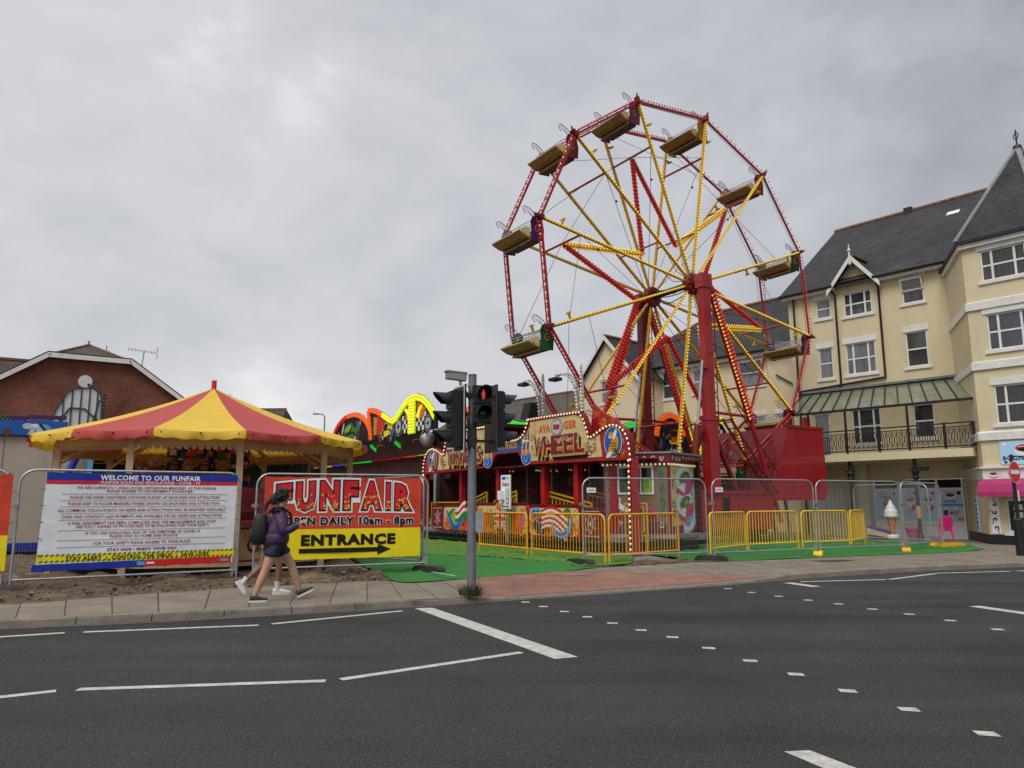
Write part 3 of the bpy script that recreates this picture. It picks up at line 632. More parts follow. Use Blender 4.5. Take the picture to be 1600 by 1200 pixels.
# ------------------------------------------------------------------ the trailer the wheel stands on
TB = (-21.3, 23, GZ)
trl = thing('ride_trailer', 'long red trailer with a tall stepped end under the big wheel', 'trailer', Rw(*TB), RZ)
P = Plane((-19.4, 0, 0), (0, 1, 0), (0, 0, 1))
def rnd(poly, r=.15, n=4, which=None):
    out = []
    for i, p in enumerate(poly):
        if which is not None and i not in which: out.append(p); continue
        a, c = V(poly[i-1]), V(poly[(i+1) % len(poly)]); b = V(p); d1 = (a-b); d2 = (c-b); rr = min(r, d1.length*.45, d2.length*.45); s0, s1 = b+d1.normalized()*rr, b+d2.normalized()*rr
        for t in np.linspace(0, 1, n+1): q = s0*(1-t)**2+b*2*t*(1-t)+s1*t*t; out.append((q.x, q.y))
    return out
m = MB(TB); m.prism(rnd([(16.8, .5), (24.75, .5), (25.0, 1.66), (28.25, 1.66), (28.47, 1.9), (28.41, 4.63), (26.1, 4.60), (24.95, 1.92), (16.8, 1.92)], .12, 3, (3, 4)), P, 3.6, 0, 1); m.build('body', ['ride_red', 'ride_red_dark'], trl)  # side faces in darker red: shade on the slanted front put into the colour
m = MB(TB); m.box(-19.42, -19.35, 16.8, 25.0, 1.86, 1.96); m.box(-19.42, -19.36, 26.0, 28.45, 4.58, 4.68); m.box(-19.42, -19.36, 25.0, 28.2, 1.6, 1.68); m.build('edge_trim', ['ride_red'], trl)
m = MB(TB); m.box(-23.0, -19.5, 16.9, 24.6, .3, .52); m.box(-20.2, -19.6, 17.5, 18.3, -.02, .5); m.box(-20.2, -19.6, 23.2, 23.9, -.02, .5); m.box(-22.9, -22.3, 23.2, 23.9, -.02, .5)
for y in (18.8, 21, 24): m.box(-20.4, -19.3, y, y+.5, -.02, GZ+.12); m.box(-19.9, -19.7, y+.15, y+.35, GZ+.1, .5)
m.build('chassis', ['black'], trl)
for y in (19.6, 20.5):
    m = MB(TB); m.lathe([(.1, 0), (.4, 0), (.42, .06), (.42, .24), (.38, .28)], (-19.95, y, .53), 18, 0, axis=(1, 0, 0)); m.lathe([(.22, .281), (.2, .24)], (-19.95, y, .53), 14, 1, axis=(1, 0, 0)); m.build('wheel', ['rubber', 'galv_dull'], trl, 40)
m = MB(TB); m.box(-19.4, -19.36, 22.0, 22.35, 1.05, 1.72)
for z in np.arange(1.1, 1.7, .08): m.box(-19.36, -19.33, 22.03, 22.32, z, z+.03)
m.build('vent_grille', ['black'], trl)
for y in (25.4, 26.3): m = MB(TB); m.bar((-19.9, y, 1.66), (-19.9, y+.25, -.02), .1, .1); m.build('support_leg', ['galv_dull'], trl)
m = MB(TB)
for x in np.linspace(-22.6, -19.6, 7): m.bar((x, 25.6-.12, 3.6), (x, 25.2-.12, 2.6), .05, .05)
m.bar((-22.7, 25.3, 3.1), (-19.5, 25.3, 3.1), .06, .06); m.box(-22.6, -20.4, 24.3, 24.8, 1.92, 2.5)
m.build('machinery_rack', ['ride_red_dark'], trl)
grow(wheel, .94); grow(trl, .94)
# ================================================================== the ride front before the big wheel
FX, FY = -22.55, 14.4
FB = (FX, FY, GZ)
front = thing('ride_facade', 'painted red and cream ride front lettered TURNERS and WHEEL, lined with bulbs', 'ride front', Rw(*FB), RZ)
P = Plane((FX, FY, 0), (1, 0, 0), (0, 0, 1))
half = [(0, 3.77), (.68, 3.77), (1.02, 3.86), (1.22, 4.0), (1.45, 4.38), (1.6, 4.42), (4.05, 4.40), (4.3, 4.34), (4.5, 4.13), (4.68, 3.75), (4.75, 3.56), (5.0, 3.62), (5.3, 3.74), (5.65, 3.84), (5.95, 3.84), (6.25, 3.72), (6.45, 3.50), (6.56, 3.2), (6.6, 2.8)]
low = [(6.6, 2.76), (1.6, 2.84), (1.25, 2.9), (1.0, 3.04), (.82, 3.2), (.66, 3.29), (0, 3.29)]
def sm(pts, n=3):
    out = []
    for i in range(len(pts)-1):
        p0, p1, p2, p3 = pts[max(i-1, 0)], pts[i], pts[i+1], pts[min(i+2, len(pts)-1)]
        for t in np.linspace(0, 1, n, endpoint=False):
            out.append(tuple(.5*(2*p1[k]+(p2[k]-p0[k])*t+(2*p0[k]-5*p1[k]+4*p2[k]-p3[k])*t*t+(3*p1[k]-p0[k]-3*p2[k]+p3[k])*t**3) for k in (0, 1)))
    return out+[pts[-1]]
top = sm(half); bot = sm(low)
outl = top+bot; outl = outl+[(-x, z) for x, z in reversed(outl)][1:-1]
AR = ['ride_red', 'ride_red_dark', 'ride_cream', 'p_red', 'p_dred', 'p_orange', 'p_gold', 'p_blue', 'p_navy', 'p_white', 'p_sky', 'p_black', 'p_green', 'p_lime', 'p_pink', 'p_purple', 'p_silver', 'p_yellow', 'p_brown', 'p_maroon', 'p_tan', 'p_grey']
AI = {n: i for i, n in enumerate(AR)}
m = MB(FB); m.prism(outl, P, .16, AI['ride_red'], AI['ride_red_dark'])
def art_filigree(m, P, x0, x1, z0, z1, n, col, l, seed, s=1.0):
    r = random.Random(seed)
    for _ in range(n):
        m.scroll(P, r.uniform(x0, x1), r.uniform(z0, z1), r.uniform(.07, .17)*s, r.uniform(.7, 1.2), r.uniform(0, 6), .045*s, l, AI[r.choice(col)], r.choice((-1, 1)), 14, r.uniform(.05, .2)*s, r.uniform(0, 6))
def union_flag(m, P, x0, x1, z0, z1, l):
    cx, cz = (x0+x1)/2, (z0+z1)/2; w, h = x1-x0, z1-z0
    m.rect(P, x0, x1, z0, z1, l, AI['p_navy'])
    for a, b in (((x0, z0), (x1, z1)), ((x0, z1), (x1, z0))):
        m.stroke(P, [a, b], h*.2, l+1, AI['p_white']); m.stroke(P, [a, b], h*.07, l+2, AI['p_red'])
    m.rect(P, x0, x1, cz-h*.17, cz+h*.17, l+3, AI['p_white']); m.rect(P, cz*0+cx-h*.17, cx+h*.17, z0, z1, l+3, AI['p_white'])
    m.rect(P, x0, x1, cz-h*.1, cz+h*.1, l+4, AI['p_red']); m.rect(P, cx-h*.1, cx+h*.1, z0, z1, l+4, AI['p_red'])
for s_ in (-1, 1):
    cream = [(s_*x, z) for x, z in [(1.5, 2.95), (1.5, 4.28), (4.0, 4.28), (4.25, 4.2), (4.42, 4.0), (4.58, 3.62), (4.68, 3.44), (4.95, 3.5), (5.2, 3.58), (5.32, 2.90)]]
    m.poly(P, cream, 1, AI['ride_cream'])
    m.poly(P, [(s_*x, z) for x, z in [(1.5, 2.95), (1.5, 4.1), (1.2, 3.9), (1.0, 3.7), (.98, 3.2), (1.2, 2.98)]], 1, AI['ride_cream'])
    # union-flag streamer and blue scroll disc where the boards meet
    m.poly(P, [(s_*x, z) for x, z in [(1.05, 3.35), (1.42, 3.3), (1.46, 4.0), (1.3, 4.0)]], 2, AI['p_navy']); m.poly(P, [(s_*x, z) for x, z in [(1.18, 3.35), (1.30, 3.33), (1.42, 3.98), (1.35, 3.98)]], 3, AI['p_white']); m.poly(P, [(s_*x, z) for x, z in [(1.21, 3.35), (1.27, 3.33), (1.40, 3.98), (1.37, 3.98)]], 4, AI['p_red'])
    m.rect(P, min(s_*1.06, s_*1.44), max(s_*1.06, s_*1.44), 3.62, 3.68, 4, AI['p_white'])
    m.ell(P, s_*1.28, 3.1, .32, .28, 3, AI['p_silver']); m.ell(P, s_*1.28, 3.08, .28, .23, 4, AI['p_blue']); m.ell(P, s_*1.28, 3.26, .2, .12, 5, AI['p_orange']); m.scroll(P, s_*1.28, 3.05, .2, 1.3, 0, .06, 6, AI['p_sky']); m.ell(P, s_*1.28, 3.30, .07, .06, 6, AI['p_cream'] if 'p_cream' in AI else AI['ride_cream'])
    # beast in an oval
    cx, cz = s_*5.82, 3.30
    art_filigree(m, P, min(s_*5.4, s_*6.3), max(s_*5.4, s_*6.3), 2.92, 3.7, 16, ['p_orange', 'p_gold', 'p_red'], 1, 3 if s_ > 0 else 4)
    m.ell(P, cx, cz, .42, .48, 3, AI['p_black'], 24); m.ell(P, cx, cz, .40, .46, 4, AI['p_white'], 24); m.ell(P, cx, cz, .375, .435, 5, AI['p_blue'], 24)
    m.ell(P, cx+.06, cz-.10, .17, .30, 6, AI['p_gold'], 16, -.35); m.ell(P, cx-.07, cz+.20, .12, .11, 7, AI['p_gold'], 14); m.ell(P, cx+.10, cz+.22, .07, .17, 8, AI['p_white'], 10, -.5); m.ell(P, cx-.16, cz-.36, .16, .07, 8, AI['p_white'], 10, .5); m.ell(P, cx-.10, cz-.20, .09, .2, 7, AI['p_gold'], 10, -.5); m.ell(P, cx+.16, cz-.30, .07, .13, 7, AI['p_brown'], 10, .7)
    for q in range(5): m.stroke(P, [(cx-.1+.02*q, cz-.02-.08*q), (cx+.04+.02*q, cz-.05-.08*q), (cx+.16, cz-.02-.08*q)], .025, 8, AI['p_brown'])
    m.ell(P, cx-.12, cz+.15, .05, .035, 9, AI['p_white'], 8); m.ell(P, cx-.02, cz+.31, .035, .04, 7, AI['p_brown'], 8)
    art_filigree(m, P, min(s_*4.45, s_*5.1), max(s_*4.45, s_*5.1), 3.0, 3.36, 9, ['p_gold', 'p_brown', 'p_orange'], 2, 71, .8); art_filigree(m, P, min(s_*1.6, s_*1.85), max(s_*1.6, s_*1.85), 3.05, 4.2, 10, ['p_gold', 'p_brown'], 2, 72, .7); art_filigree(m, P, min(s_*2.0, s_*4.2), max(s_*2.0, s_*4.2), 2.93, 3.02, 14, ['p_gold', 'p_orange'], 2, 73, .6)
    # small stars scattered on the cream
    r = random.Random(11+s_)
    for x, z in ((1.75, 4.1), (4.05, 4.05), (1.72, 3.2), (4.9, 3.3), (5.05, 3.1)): m.ell(P, s_*x, z, .035, .035, 2, AI['p_gold'], 6)
    for q in range(4): m.scroll(P, s_*(4.98), 3.12+.1*q, .07, .9, q, .03, 2, AI['p_brown'], (-1)**q, 12)
    # roundel with union cross
    rx = 3.05
    m.ell(P, s_*rx, 3.98, .33, .27, 5, AI['p_black'], 24); m.ell(P, s_*rx, 3.98, .31, .25, 6, AI['p_silver'], 24); m.ell(P, s_*rx, 3.98, .21, .17, 7, AI['p_white'], 20)
    for a_ in (.6, 2.54): m.stroke(P, [(s_*rx-.18*math.cos(a_), 3.98-.15*math.sin(a_)), (s_*rx+.18*math.cos(a_), 3.98+.15*math.sin(a_))], .07, 8, AI['p_navy'])
    m.rect(P, s_*rx-.2, s_*rx+.2, 3.95, 4.02, 9, AI['p_red']); m.rect(P, s_*rx-.03, s_*rx+.03, 3.83, 4.13, 9, AI['p_red'])
    for q in range(14): a_ = 2*PI*q/14; m.ell(P, s_*rx+.26*math.cos(a_), 3.98+.21*math.sin(a_), .022, .022, 8, AI['p_navy'], 6)
def fair_letters(word, x0, x1, z0, z1, rise=0.0):
    """fairground lettering: black then gold block shade, red face, pale inline in the upper half"""
    n = len(word); w = (x1-x0)/n
    for i, ch in enumerate(word):
        c = x0+w*(i+.5); zz0, zz1 = z0, z1; cz = (zz0+zz1)/2; h = zz1-zz0; ww = w*(1.06 if ch in 'WH' else .98)
        for q in range(5): m.text(P, ch, c+.02*q+.06, cz-.022*q-.09, ww, h*1.02, 3, AI['p_black'], .05)
        for q in range(4): m.text(P, ch, c+.018*q, cz-.022*q, ww, h, 4+q*.3, AI['p_gold'], .05)
        m.text(P, ch, c, cz, ww*1.03, h*1.02, 6, AI['ride_cream'], .045); m.text(P, ch, c, cz, ww*.97, h*.985, 7, AI['p_dred'], .03)
        r = random.Random(i)
        for q in range(4): m.scroll(P, c+r.uniform(-.16, .16), cz+h*r.uniform(.02, .33), .05, .8, r.uniform(0, 6), .026, 8, AI['p_silver'], (-1)**q, 8)
fair_letters('WHEEL', 1.78, 4.5, 3.08, 3.72)
m.text(P, 'AVA', 2.36, 3.98, .66, .27, 3, AI['p_red'], .05); m.text(P, 'AVA', 2.36, 3.985, .62, .23, 4, AI['p_orange'], .01)
m.text(P, 'GER', 3.76, 4.0, .66, .27, 3, AI['p_red'], .05); m.text(P, 'GER', 3.76, 4.005, .62, .23, 4, AI['p_orange'], .01)
fair_letters('TURNERS', -4.52, -1.72, 3.06, 3.7)
m.text(P, 'AVA', -3.72, 3.98, .66, .27, 3, AI['p_red'], .05); m.text(P, 'GER', -2.36, 4.0, .66, .27, 3, AI['p_red'], .05)
# middle band
m.poly(P, [(-.98, 3.34), (.98, 3.34), (1.0, 3.72), (.6, 3.74), (-.6, 3.74), (-1.0, 3.72)], 2, AI['p_blue'])
art_filigree(m, P, -.9, .9, 3.42, 3.7, 8, ['p_sky', 'p_navy'], 3, 21)
m.text(P, 'M. PRICE', 0, 3.55, 1.5, .27, 5, AI['p_brown'], .06); m.text(P, 'M. PRICE', -.01, 3.56, 1.46, .25, 6, AI['p_gold'], .03)
m.build('header_board', AR, front)
# bulbs along the top edge and down the two outer columns
for s_ in (-1, 1):
    m = MB(FB); path = [V((FX+s_*x, FY-.06, z-.06)) for x, z in top]; m.bulbs(path, .155, .046, 0)
    for a_, b_ in zip(path, path[1:]): m.bar(a_+V((0, .045, 0)), b_+V((0, .045, 0)), .03, .05, 1)
    m.build('bulb_strip', ['bulb_warm', 'ride_red_dark'], front)
    m = MB(FB); m.box(FX+s_*6.55-.11, FX+s_*6.55+.11, FY-.02, FY+.2, GZ, 2.79); m.box(FX+s_*6.55-.16, FX+s_*6.55+.16, FY-.05, FY+.25, GZ, GZ+.12); m.build('outer_column', ['ride_red'], front)
    m = MB(FB); m.bulbs([V((FX+s_*6.52, FY-.06, 2.8)), V((FX+s_*6.52, FY-.06, .18))], .155, .046, 0); m.box(FX+s_*6.52-.05, FX+s_*6.52+.05, FY-.045, FY-.021, .15, 2.8, 1); m.build('bulb_strip', ['bulb_warm', 'ride_red_dark'], front)
for dx in (-4.0, -1.18, 1.72, 3.55, 5.3):
    m = MB(FB); m.box(FX+dx-.11, FX+dx+.11, FY+.35, FY+.55, .55, 2.86); m.build('inner_post', ['ride_red_bright' if dx in (1.72, 3.55) else 'ride_red'], front)
m = MB(FB); m.box(FX-6.4, FX+6.4, FY+.16, FY+3.2, 2.80, 2.84); m.build('ceiling_panel', ['ride_red_dark'], front)
m = MB(FB); m.box(FX-6.3, FX+6.2, FY-.15, FY+3.3, .42, .56, 0); m.box(FX-6.2, FX+6.1, FY+3.2, FY+3.3, .5, 2.8, 1); m.build('platform', ['galv_dull', 'p_maroon'], front)
Q = Plane((FX, FY+3.19, 0), (1, 0, 0), (0, 0, 1)); m = MB(FB); r = random.Random(5)
mat('mural_dark', (0.085, 0.026, 0.024), 0.6, var=0.5, vscale=2); mat('mural_red', (0.26, 0.03, 0.028), 0.6, var=0.5); mat('mural_brown', (0.21, 0.11, 0.06), 0.6, var=0.6, vscale=4); mat('mural_grey', (0.12, 0.11, 0.12), 0.6, var=0.5)
for x0, x1 in ((-6.1, -4.1), (-4.0, -2.6), (-2.5, -1.2), (-1.1, 1.6), (1.8, 3.4), (3.6, 6.0)):
    m.rect(Q, x0, x1, .75, 2.6, 1, 0)
    for _ in range(9): m.ell(Q, r.uniform(x0+.3, x1-.3), r.uniform(.9, 2.4), r.uniform(.1, .5), r.uniform(.06, .22), 2+_*.3, r.choice((1, 2, 3)), 12, r.uniform(-.5, .5))
    m.ell(Q, (x0+x1)/2, 1.35, .62, .22, 6, 1, 18); m.ell(Q, (x0+x1)/2-.05, 1.52, .36, .17, 6.5, 1, 16); m.ell(Q, (x0+x1)/2-.05, 1.56, .27, .09, 7, 3, 14)
    for d_ in (-.36, .38): m.ell(Q, (x0+x1)/2+d_, 1.18, .12, .13, 8, 0, 12)
m.build('back_mural', ['mural_dark', 'mural_red', 'mural_brown', 'mural_grey'], front)
r = random.Random(2)
m = MB(FB)
for _ in range(14): m.bulb((FX+r.uniform(-1.5, 1.2), FY+r.uniform(1, 2.8), 2.72), .03, 0)
m.build('ceiling_lights', ['bulb_warm'], front)
for dx, hh in ((-1.05, 2.8), (.55, 2.8), (2.7, 2.8)):
    m = MB(FB); m.tube([(FX+dx, FY+1.6, .56), (FX+dx, FY+1.6, hh)], .03, 8); m.build('grey_pole', ['galv_dull'], front, 40)
# painted front panels
y0 = FY-.35; Q = Plane((FX, y0, 0), (1, 0, 0), (0, 0, 1))
def panel(x0, x1, z0, z1, base, art):
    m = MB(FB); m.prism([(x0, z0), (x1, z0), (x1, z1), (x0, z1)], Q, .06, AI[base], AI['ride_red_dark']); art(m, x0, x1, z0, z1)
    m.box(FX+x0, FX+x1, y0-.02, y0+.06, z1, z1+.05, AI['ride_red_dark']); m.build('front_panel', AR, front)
def a_red(m, x0, x1, z0, z1):
    cx, cz = (x0+x1)/2, (z0+z1)/2; m.rect(Q, x0+.06, x1-.06, z0+.06, z0+.08, 1, AI['p_silver']); m.rect(Q, x0+.06, x1-.06, z1-.08, z1-.06, 1, AI['p_silver'])
    m.poly(Q, [(cx, cz+.32), (cx+.12, cz+.1), (cx+.14, cz), (cx+.12, cz-.1), (cx, cz-.32), (cx-.12, cz-.1), (cx-.14, cz), (cx-.12, cz+.1)], 1, AI['p_silver'])
    m.poly(Q, [(cx, cz+.27), (cx+.09, cz+.08), (cx+.11, cz), (cx+.09, cz-.08), (cx, cz-.27), (cx-.09, cz-.08), (cx-.11, cz), (cx-.09, cz+.08)], 2, AI['p_dred'])
    m.poly(Q, [(cx, cz+.1), (cx+.03, cz), (cx, cz-.1), (cx-.03, cz)], 3, AI['p_white'])
    for s_ in (-1, 1): m.scroll(Q, cx+s_*.2, cz+.14, .06, .9, 0, .025, 1, AI['p_silver'], s_, 10); m.scroll(Q, cx+s_*.2, cz-.14, .06, .9, 0, .025, 1, AI['p_silver'], s_, 10)
def scroll_bg(m, x0, x1, z0, z1, seed):
    m.poly(Q, rnd([(x0+.04, z0+.04), (x1-.04, z0+.04), (x1-.04, z1-.06), (x0+.04, z1-.06)], .2, 4), 1, AI['ride_cream']); m.poly(Q, rnd([(x0+.3, z0+.05), (x1-.3, z0+.05), (x1-.3, z1-.25), (x0+.3, z1-.25)], .25, 4), 1.5, AI['p_orange'])
    art_filigree(m, Q, x0+.15, x1-.15, z0+.1, z0+.45, 34, ['p_orange', 'p_red', 'p_gold', 'p_dred', 'p_brown'], 2, seed, 1.15)
    for s_ in (0, 1):
        c = x0+.22 if s_ == 0 else x1-.22
        m.scroll(Q, c, z0+.35, .2, 1.3, PI/2, .07, 3, AI['p_orange'], 1-2*s_); m.scroll(Q, c, z1-.25, .13, 1.2, 0, .05, 3, AI['p_gold'], 2*s_-1)
def a_wave(m, x0, x1, z0, z1):
    scroll_bg(m, x0, x1, z0, z1, 31); cx = (x0+x1)/2
    m.ell(Q, cx-.35, z0+.5, .5, .34, 5, AI['p_green'], 20); m.ell(Q, cx-.25, z0+.52, .34, .26, 6, AI['p_lime'], 18)
    m.stroke(Q, [(cx-1.0+.1*q, z0+.78-.62*math.sin(PI*min(q/14, 1)*.9)) for q in range(15)], .26, 7, AI['p_sky'], True); m.stroke(Q, [(cx-.9+.1*q, z0+.70-.58*math.sin(PI*min(q/12, 1)*.9)) for q in range(13)], .16, 8, AI['p_blue'], True)
    for q, c in enumerate(('p_white', 'p_red', 'p_white', 'p_green')): m.stroke(Q, [(cx-.25+.1*t, z1-.16-.13*q-.06*math.sin(t*.7)+.03*t) for t in range(9)], .13, 9+q*.3, AI[c])
    m.ell(Q, cx+.55, z1-.35, .2, .16, 11, AI['p_green'])
def a_flag(m, x0, x1, z0, z1):
    scroll_bg(m, x0, x1, z0, z1, 37); cx = (x0+x1)/2
    for s_ in (-1, 1):
        for q, c in enumerate(('p_green', 'p_red', 'p_orange', 'p_pink')): m.ell(Q, cx+s_*(.62+.24*q), z0+.48, .13, .36-.03*q, 4+q*.2, AI[c], 16, s_*-.12)
        m.stroke(Q, [(cx+s_*(.62+.2*math.cos(t)), z0+.3-.22*math.sin(t)) for t in np.linspace(0, PI, 10)], .05, 6, AI['p_gold']); m.ell(Q, cx+s_*1.35, z1-.2, .12, .08, 6, AI['p_gold'])
    union_flag(m, Q, cx-.36, cx+.36, z0+.16, z1-.14, 8)
    m.ell(Q, cx, z1-.03, .3, .09, 14, AI['p_gold'], 14)
def a_stars(m, x0, x1, z0, z1):
    scroll_bg(m, x0, x1, z0, z1, 41); cx = (x0+x1)/2
    m.poly(Q, [(x0+.2, z0+.42), (x0+.75, z0+.62), (x0+1.0, z0+.22), (x0+.85, z0+.08), (x0+.5, z0+.1)], 5, AI['p_navy'])
    r = random.Random(1)
    for _ in range(9): m.ell(Q, x0+.42+r.random()*.42, z0+.16+r.random()*.34, .025, .025, 6, AI['p_white'], 6)
    for q in range(8):
        c = 'p_red' if q % 2 == 0 else 'p_white'
        m.stroke(Q, [(x0+.75+.14*t, z1-.22-.075*q+.18*math.sin(t*.32+.25)-.30*(t/10)**2*(q/8+.2)) for t in range(11)], .078, 7, AI[c])
    m.ell(Q, cx+.72, z0+.62, .22, .3, 5, AI['p_green'], 16, -.4); m.ell(Q, cx+.66, z0+.5, .14, .2, 6, AI['p_lime'], 14)
    m.stroke(Q, [(cx+.45+.48*math.cos(t), z0+.46+.38*math.sin(t)) for t in np.linspace(PI*1.02, PI*2.12, 16)], .2, 9, AI['p_sky'], True); m.stroke(Q, [(cx+.45+.46*math.cos(t), z0+.46+.37*math.sin(t)) for t in np.linspace(PI*1.25, PI*1.75, 8)], .06, 10, AI['p_blue'])
    m.ell(Q, x0+.45, z1-.16, .26, .12, 8, AI['p_sky']); m.ell(Q, x0+.35, z1-.22, .1, .1, 9, AI['p_blue']); m.ell(Q, x0+.56, z1-.22, .1, .1, 9, AI['p_blue']); m.rect(Q, x0+.28, x0+.95, z1-.5, z1-.34, 4, AI['p_orange'])
panel(-5.05, -4.15, .52, 1.42, 'p_dred', a_red); panel(-4.12, -1.55, .5, 1.44, 'ride_red', a_wave); panel(-1.5, 1.85, .48, 1.5, 'ride_red', a_flag); panel(1.9, 4.62, .48, 1.44, 'ride_red', a_stars); panel(4.66, 5.6, .5, 1.36, 'p_dred', a_red)
for dx in (-1.52, 1.88):
    m = MB(FB); m.lathe([(.10, 0), (.11, .03), (.05, .05)], (FX+dx, y0-.0, 1.36), 14, 0, axis=(0, -1, 0)); m.lathe([(.05, 0), (.02, .02)], (FX+dx, y0-.05, 1.36), 10, 1, axis=(0, -1, 0)); m.build('rosette', ['p_red', 'p_dred'], front, 40)
m = MB(FB); m.box(FX-5.2, FX+5.9, y0-.12, y0+.3, GZ, .40)
for z in (.24, .40): m.box(FX-5.3, FX+5.9, y0-.45 if z < .3 else y0-.2, y0-.1, z-.04, z)
for x in np.arange(-5.2, 5.8, .32): m.bar((FX+x, y0-.22, .42), (FX+x+.2, y0-.21, .47), .02, .02, 1)
m.build('front_steps', ['black', 'galv_dull'], front)
def railing(x0, z0, x1, z1, y, n, name='hand_rail', h=.55):
    m = MB(FB); a, b = V((FX+x0, y, z0)), V((FX+x1, y, z1)); dn = V((0, 0, -h))
    for p, q in ((a, b), (a+V((0, 0, -.14)), b+V((0, 0, -.14))), (a+dn, b+dn)): m.bar(p, q, .05, .05)
    for t in (0, 1): p = a+(b-a)*t; m.bar(p, (p.x, p.y, max(.5, p.z-1.2)), .055, .055)
    for t in np.linspace(0, 1, n+2)[1:-1]: p = a+(b-a)*t+V((0, 0, -.14)); m.bar(p, p+dn+V((0, 0, .14)), .028, .028)
    m.build(name, ['ride_yellow'], front)
railing(-7.0, 1.57, -4.45, 1.57, FY+.6, 9, h=1.0); railing(-4.55, 1.40, -2.34, 1.96, FY+.6, 9); railing(-1.8, 1.60, -.27, 1.97, FY+.6, 8); railing(1.53, 1.95, 4.04, 1.52, FY+.6, 11); railing(2.9, 1.95, 5.06, 1.60, FY+1.4, 9)
# light arms and loudspeaker on top of the header board
for bx, tx, tz in ((1.40, .42, 5.86), (3.55, 2.35, 5.78)):
    m = MB(FB); ctl = [(bx, 4.4), (bx-.03, 4.75), (bx-.1, 5.15), (bx-.28, 5.5), (bx-.6, 5.78), (tx+.1, tz+.06), (tx, tz)]
    pts = [V((FX+x, FY+.55, z)) for x, z in sm(ctl, 3)]
    for o_ in (-.075, .075): m.tube([p+V((o_, .02, 0)) for p in pts], .03, 5, 0)
    m.bulbs(pts, .12, .055, 2, (-.03, -.07, 0), alt=1); m.tube([V((FX+bx+.28, FY+.5, 4.4)), V((FX+bx+.24, FY+.5, 5.3)), V((FX+bx+.20, FY+.5, 5.98))], .045, 5, 0)
    m.bulbs([V((FX+bx+.28, FY+.43, 4.4)), V((FX+bx+.21, FY+.43, 5.95))], .12, .05, 2, alt=1)
    lp = pts[-1]; m.box(lp.x-.3, lp.x+.1, lp.y-.15, lp.y+.15, lp.z-.12, lp.z-.02, 3)
    m.build('light_arm', ['seat_mesh', 'white_paint', 'bulb_cream', 'black'], front)
m = MB(FB); m.hexa([(FX+.75, FY+.1, 4.45), (FX+1.25, FY+.1, 4.45), (FX+1.25, FY+.5, 4.45), (FX+.75, FY+.5, 4.45), (FX+.9, FY+.15, 5.0), (FX+1.32, FY+.15, 5.0), (FX+1.32, FY+.5, 5.0), (FX+.9, FY+.5, 5.0)]); m.build('loudspeaker', ['black'], front)
# red decorated infill between the two crests
m = MB(FB); Q2 = Plane((FX, FY+.35, 0), (1, 0, 0), (0, 0, 1)); m.prism([(4.3, 3.5), (6.0, 3.5), (5.6, 4.0), (5.0, 4.25), (4.5, 4.6)], Q2, .1, AI['ride_red']); art_filigree(m, Q2, 4.5, 5.5, 3.7, 4.3, 14, ['p_orange', 'p_gold', 'p_red'], 1, 8); m.build('scroll_board', AR, front)

# hygiene notice standing on the ride steps
nb = thing('notice_board', 'tall white hygiene notice with a dispenser standing on the ride steps', 'notice', Rw(-21.5, 13.75, GZ), RZ)
m = MB(); Q = Plane((-.32, -.05, 0), (1, 0, 0), (0, 0, 1)); m.prism([(0, 1.25), (.6, 1.25), (.6, 2.38), (0, 2.38)], Q, .03, 0); m.rect(Q, .08, .3, 2.22, 2.32, 1, 1); m.rect(Q, .36, .5, 2.25, 2.29, 1, 1); m.text(Q, 'Station', .3, 2.07, .42, .14, 1, 2, .04)
for q in range(7): m.rect(Q, .3, .55, 1.90-.045*q, 1.915-.045*q, 1, 3)
m.ell(Q, .42, 1.5, .1, .12, 1, 4); m.ell(Q, .42, 1.5, .06, .08, 2, 0); m.rect(Q, .05, .55, 1.3, 1.34, 1, 1); m.build('board', ['white_print', 'p_blue', 'p_text', 'p_grey', 'p_navy'], nb)
m = MB(); m.box(-.3, -.08, -.2, -.05, 1.55, 1.85); m.lathe([(.06, 0), (.07, .1), (.02, .14)], (-.2, -.12, 1.43), 10); m.build('dispenser', ['white_print'], nb)
m = MB(); m.box(-.04, .04, -.02, .04, 0, 1.3); m.box(-.25, .25, -.2, .2, 0, .04); m.build('stand', ['galv_dull'], nb)

# ------------------------------------------------------------------ pay booth
P0 = V((4.62, 22.1, 0)); dl = V((-.96, .276, 0)).normalized(); dr = V((.60, .80, 0)).normalized()
A0 = P0+dl*1.95; B0 = P0+dr*2.1; cen = (A0+B0)/2+(dl+dr).normalized()*.6
booth = thing('pay_booth', 'painted cream and red pay booth with a ticket window and swirled end', 'pay booth', (cen.x, cen.y, GZ))
off = (cen.x, cen.y, GZ)
foot = [A0, P0, B0, B0+dl*2.0, A0+dr*1.6]
def ring(m, pts, z0, z1, grow, mi):
    c = sum(pts, V())/len(pts); q = [c+(p-c)*grow for p in pts]; n = len(q)
    m.raw([V((p.x, p.y, z0)) for p in q]+[V((p.x, p.y, z1)) for p in q], [tuple(range(n))[::-1], tuple(range(n, 2*n))]+[(i, (i+1) % n, n+(i+1) % n, n+i) for i in range(n)], mi)
m = MB(off); ring(m, foot, .62, 2.66, 1.0, 0)
PL = Plane(V((A0.x, A0.y, 0)), P0-A0, (0, 0, 1)); PR = Plane(V((P0.x, P0.y, 0)), B0-P0, (0, 0, 1))
wl, wr = (P0-A0).length, (B0-P0).length
for P_, w_ in ((PL, wl), (PR, wr)): m.rect(P_, .0, .05, .64, 2.64, 1, AI['ride_red_dark']); m.rect(P_, w_-.05, w_, .64, 2.64, 1, AI['ride_red_dark'])
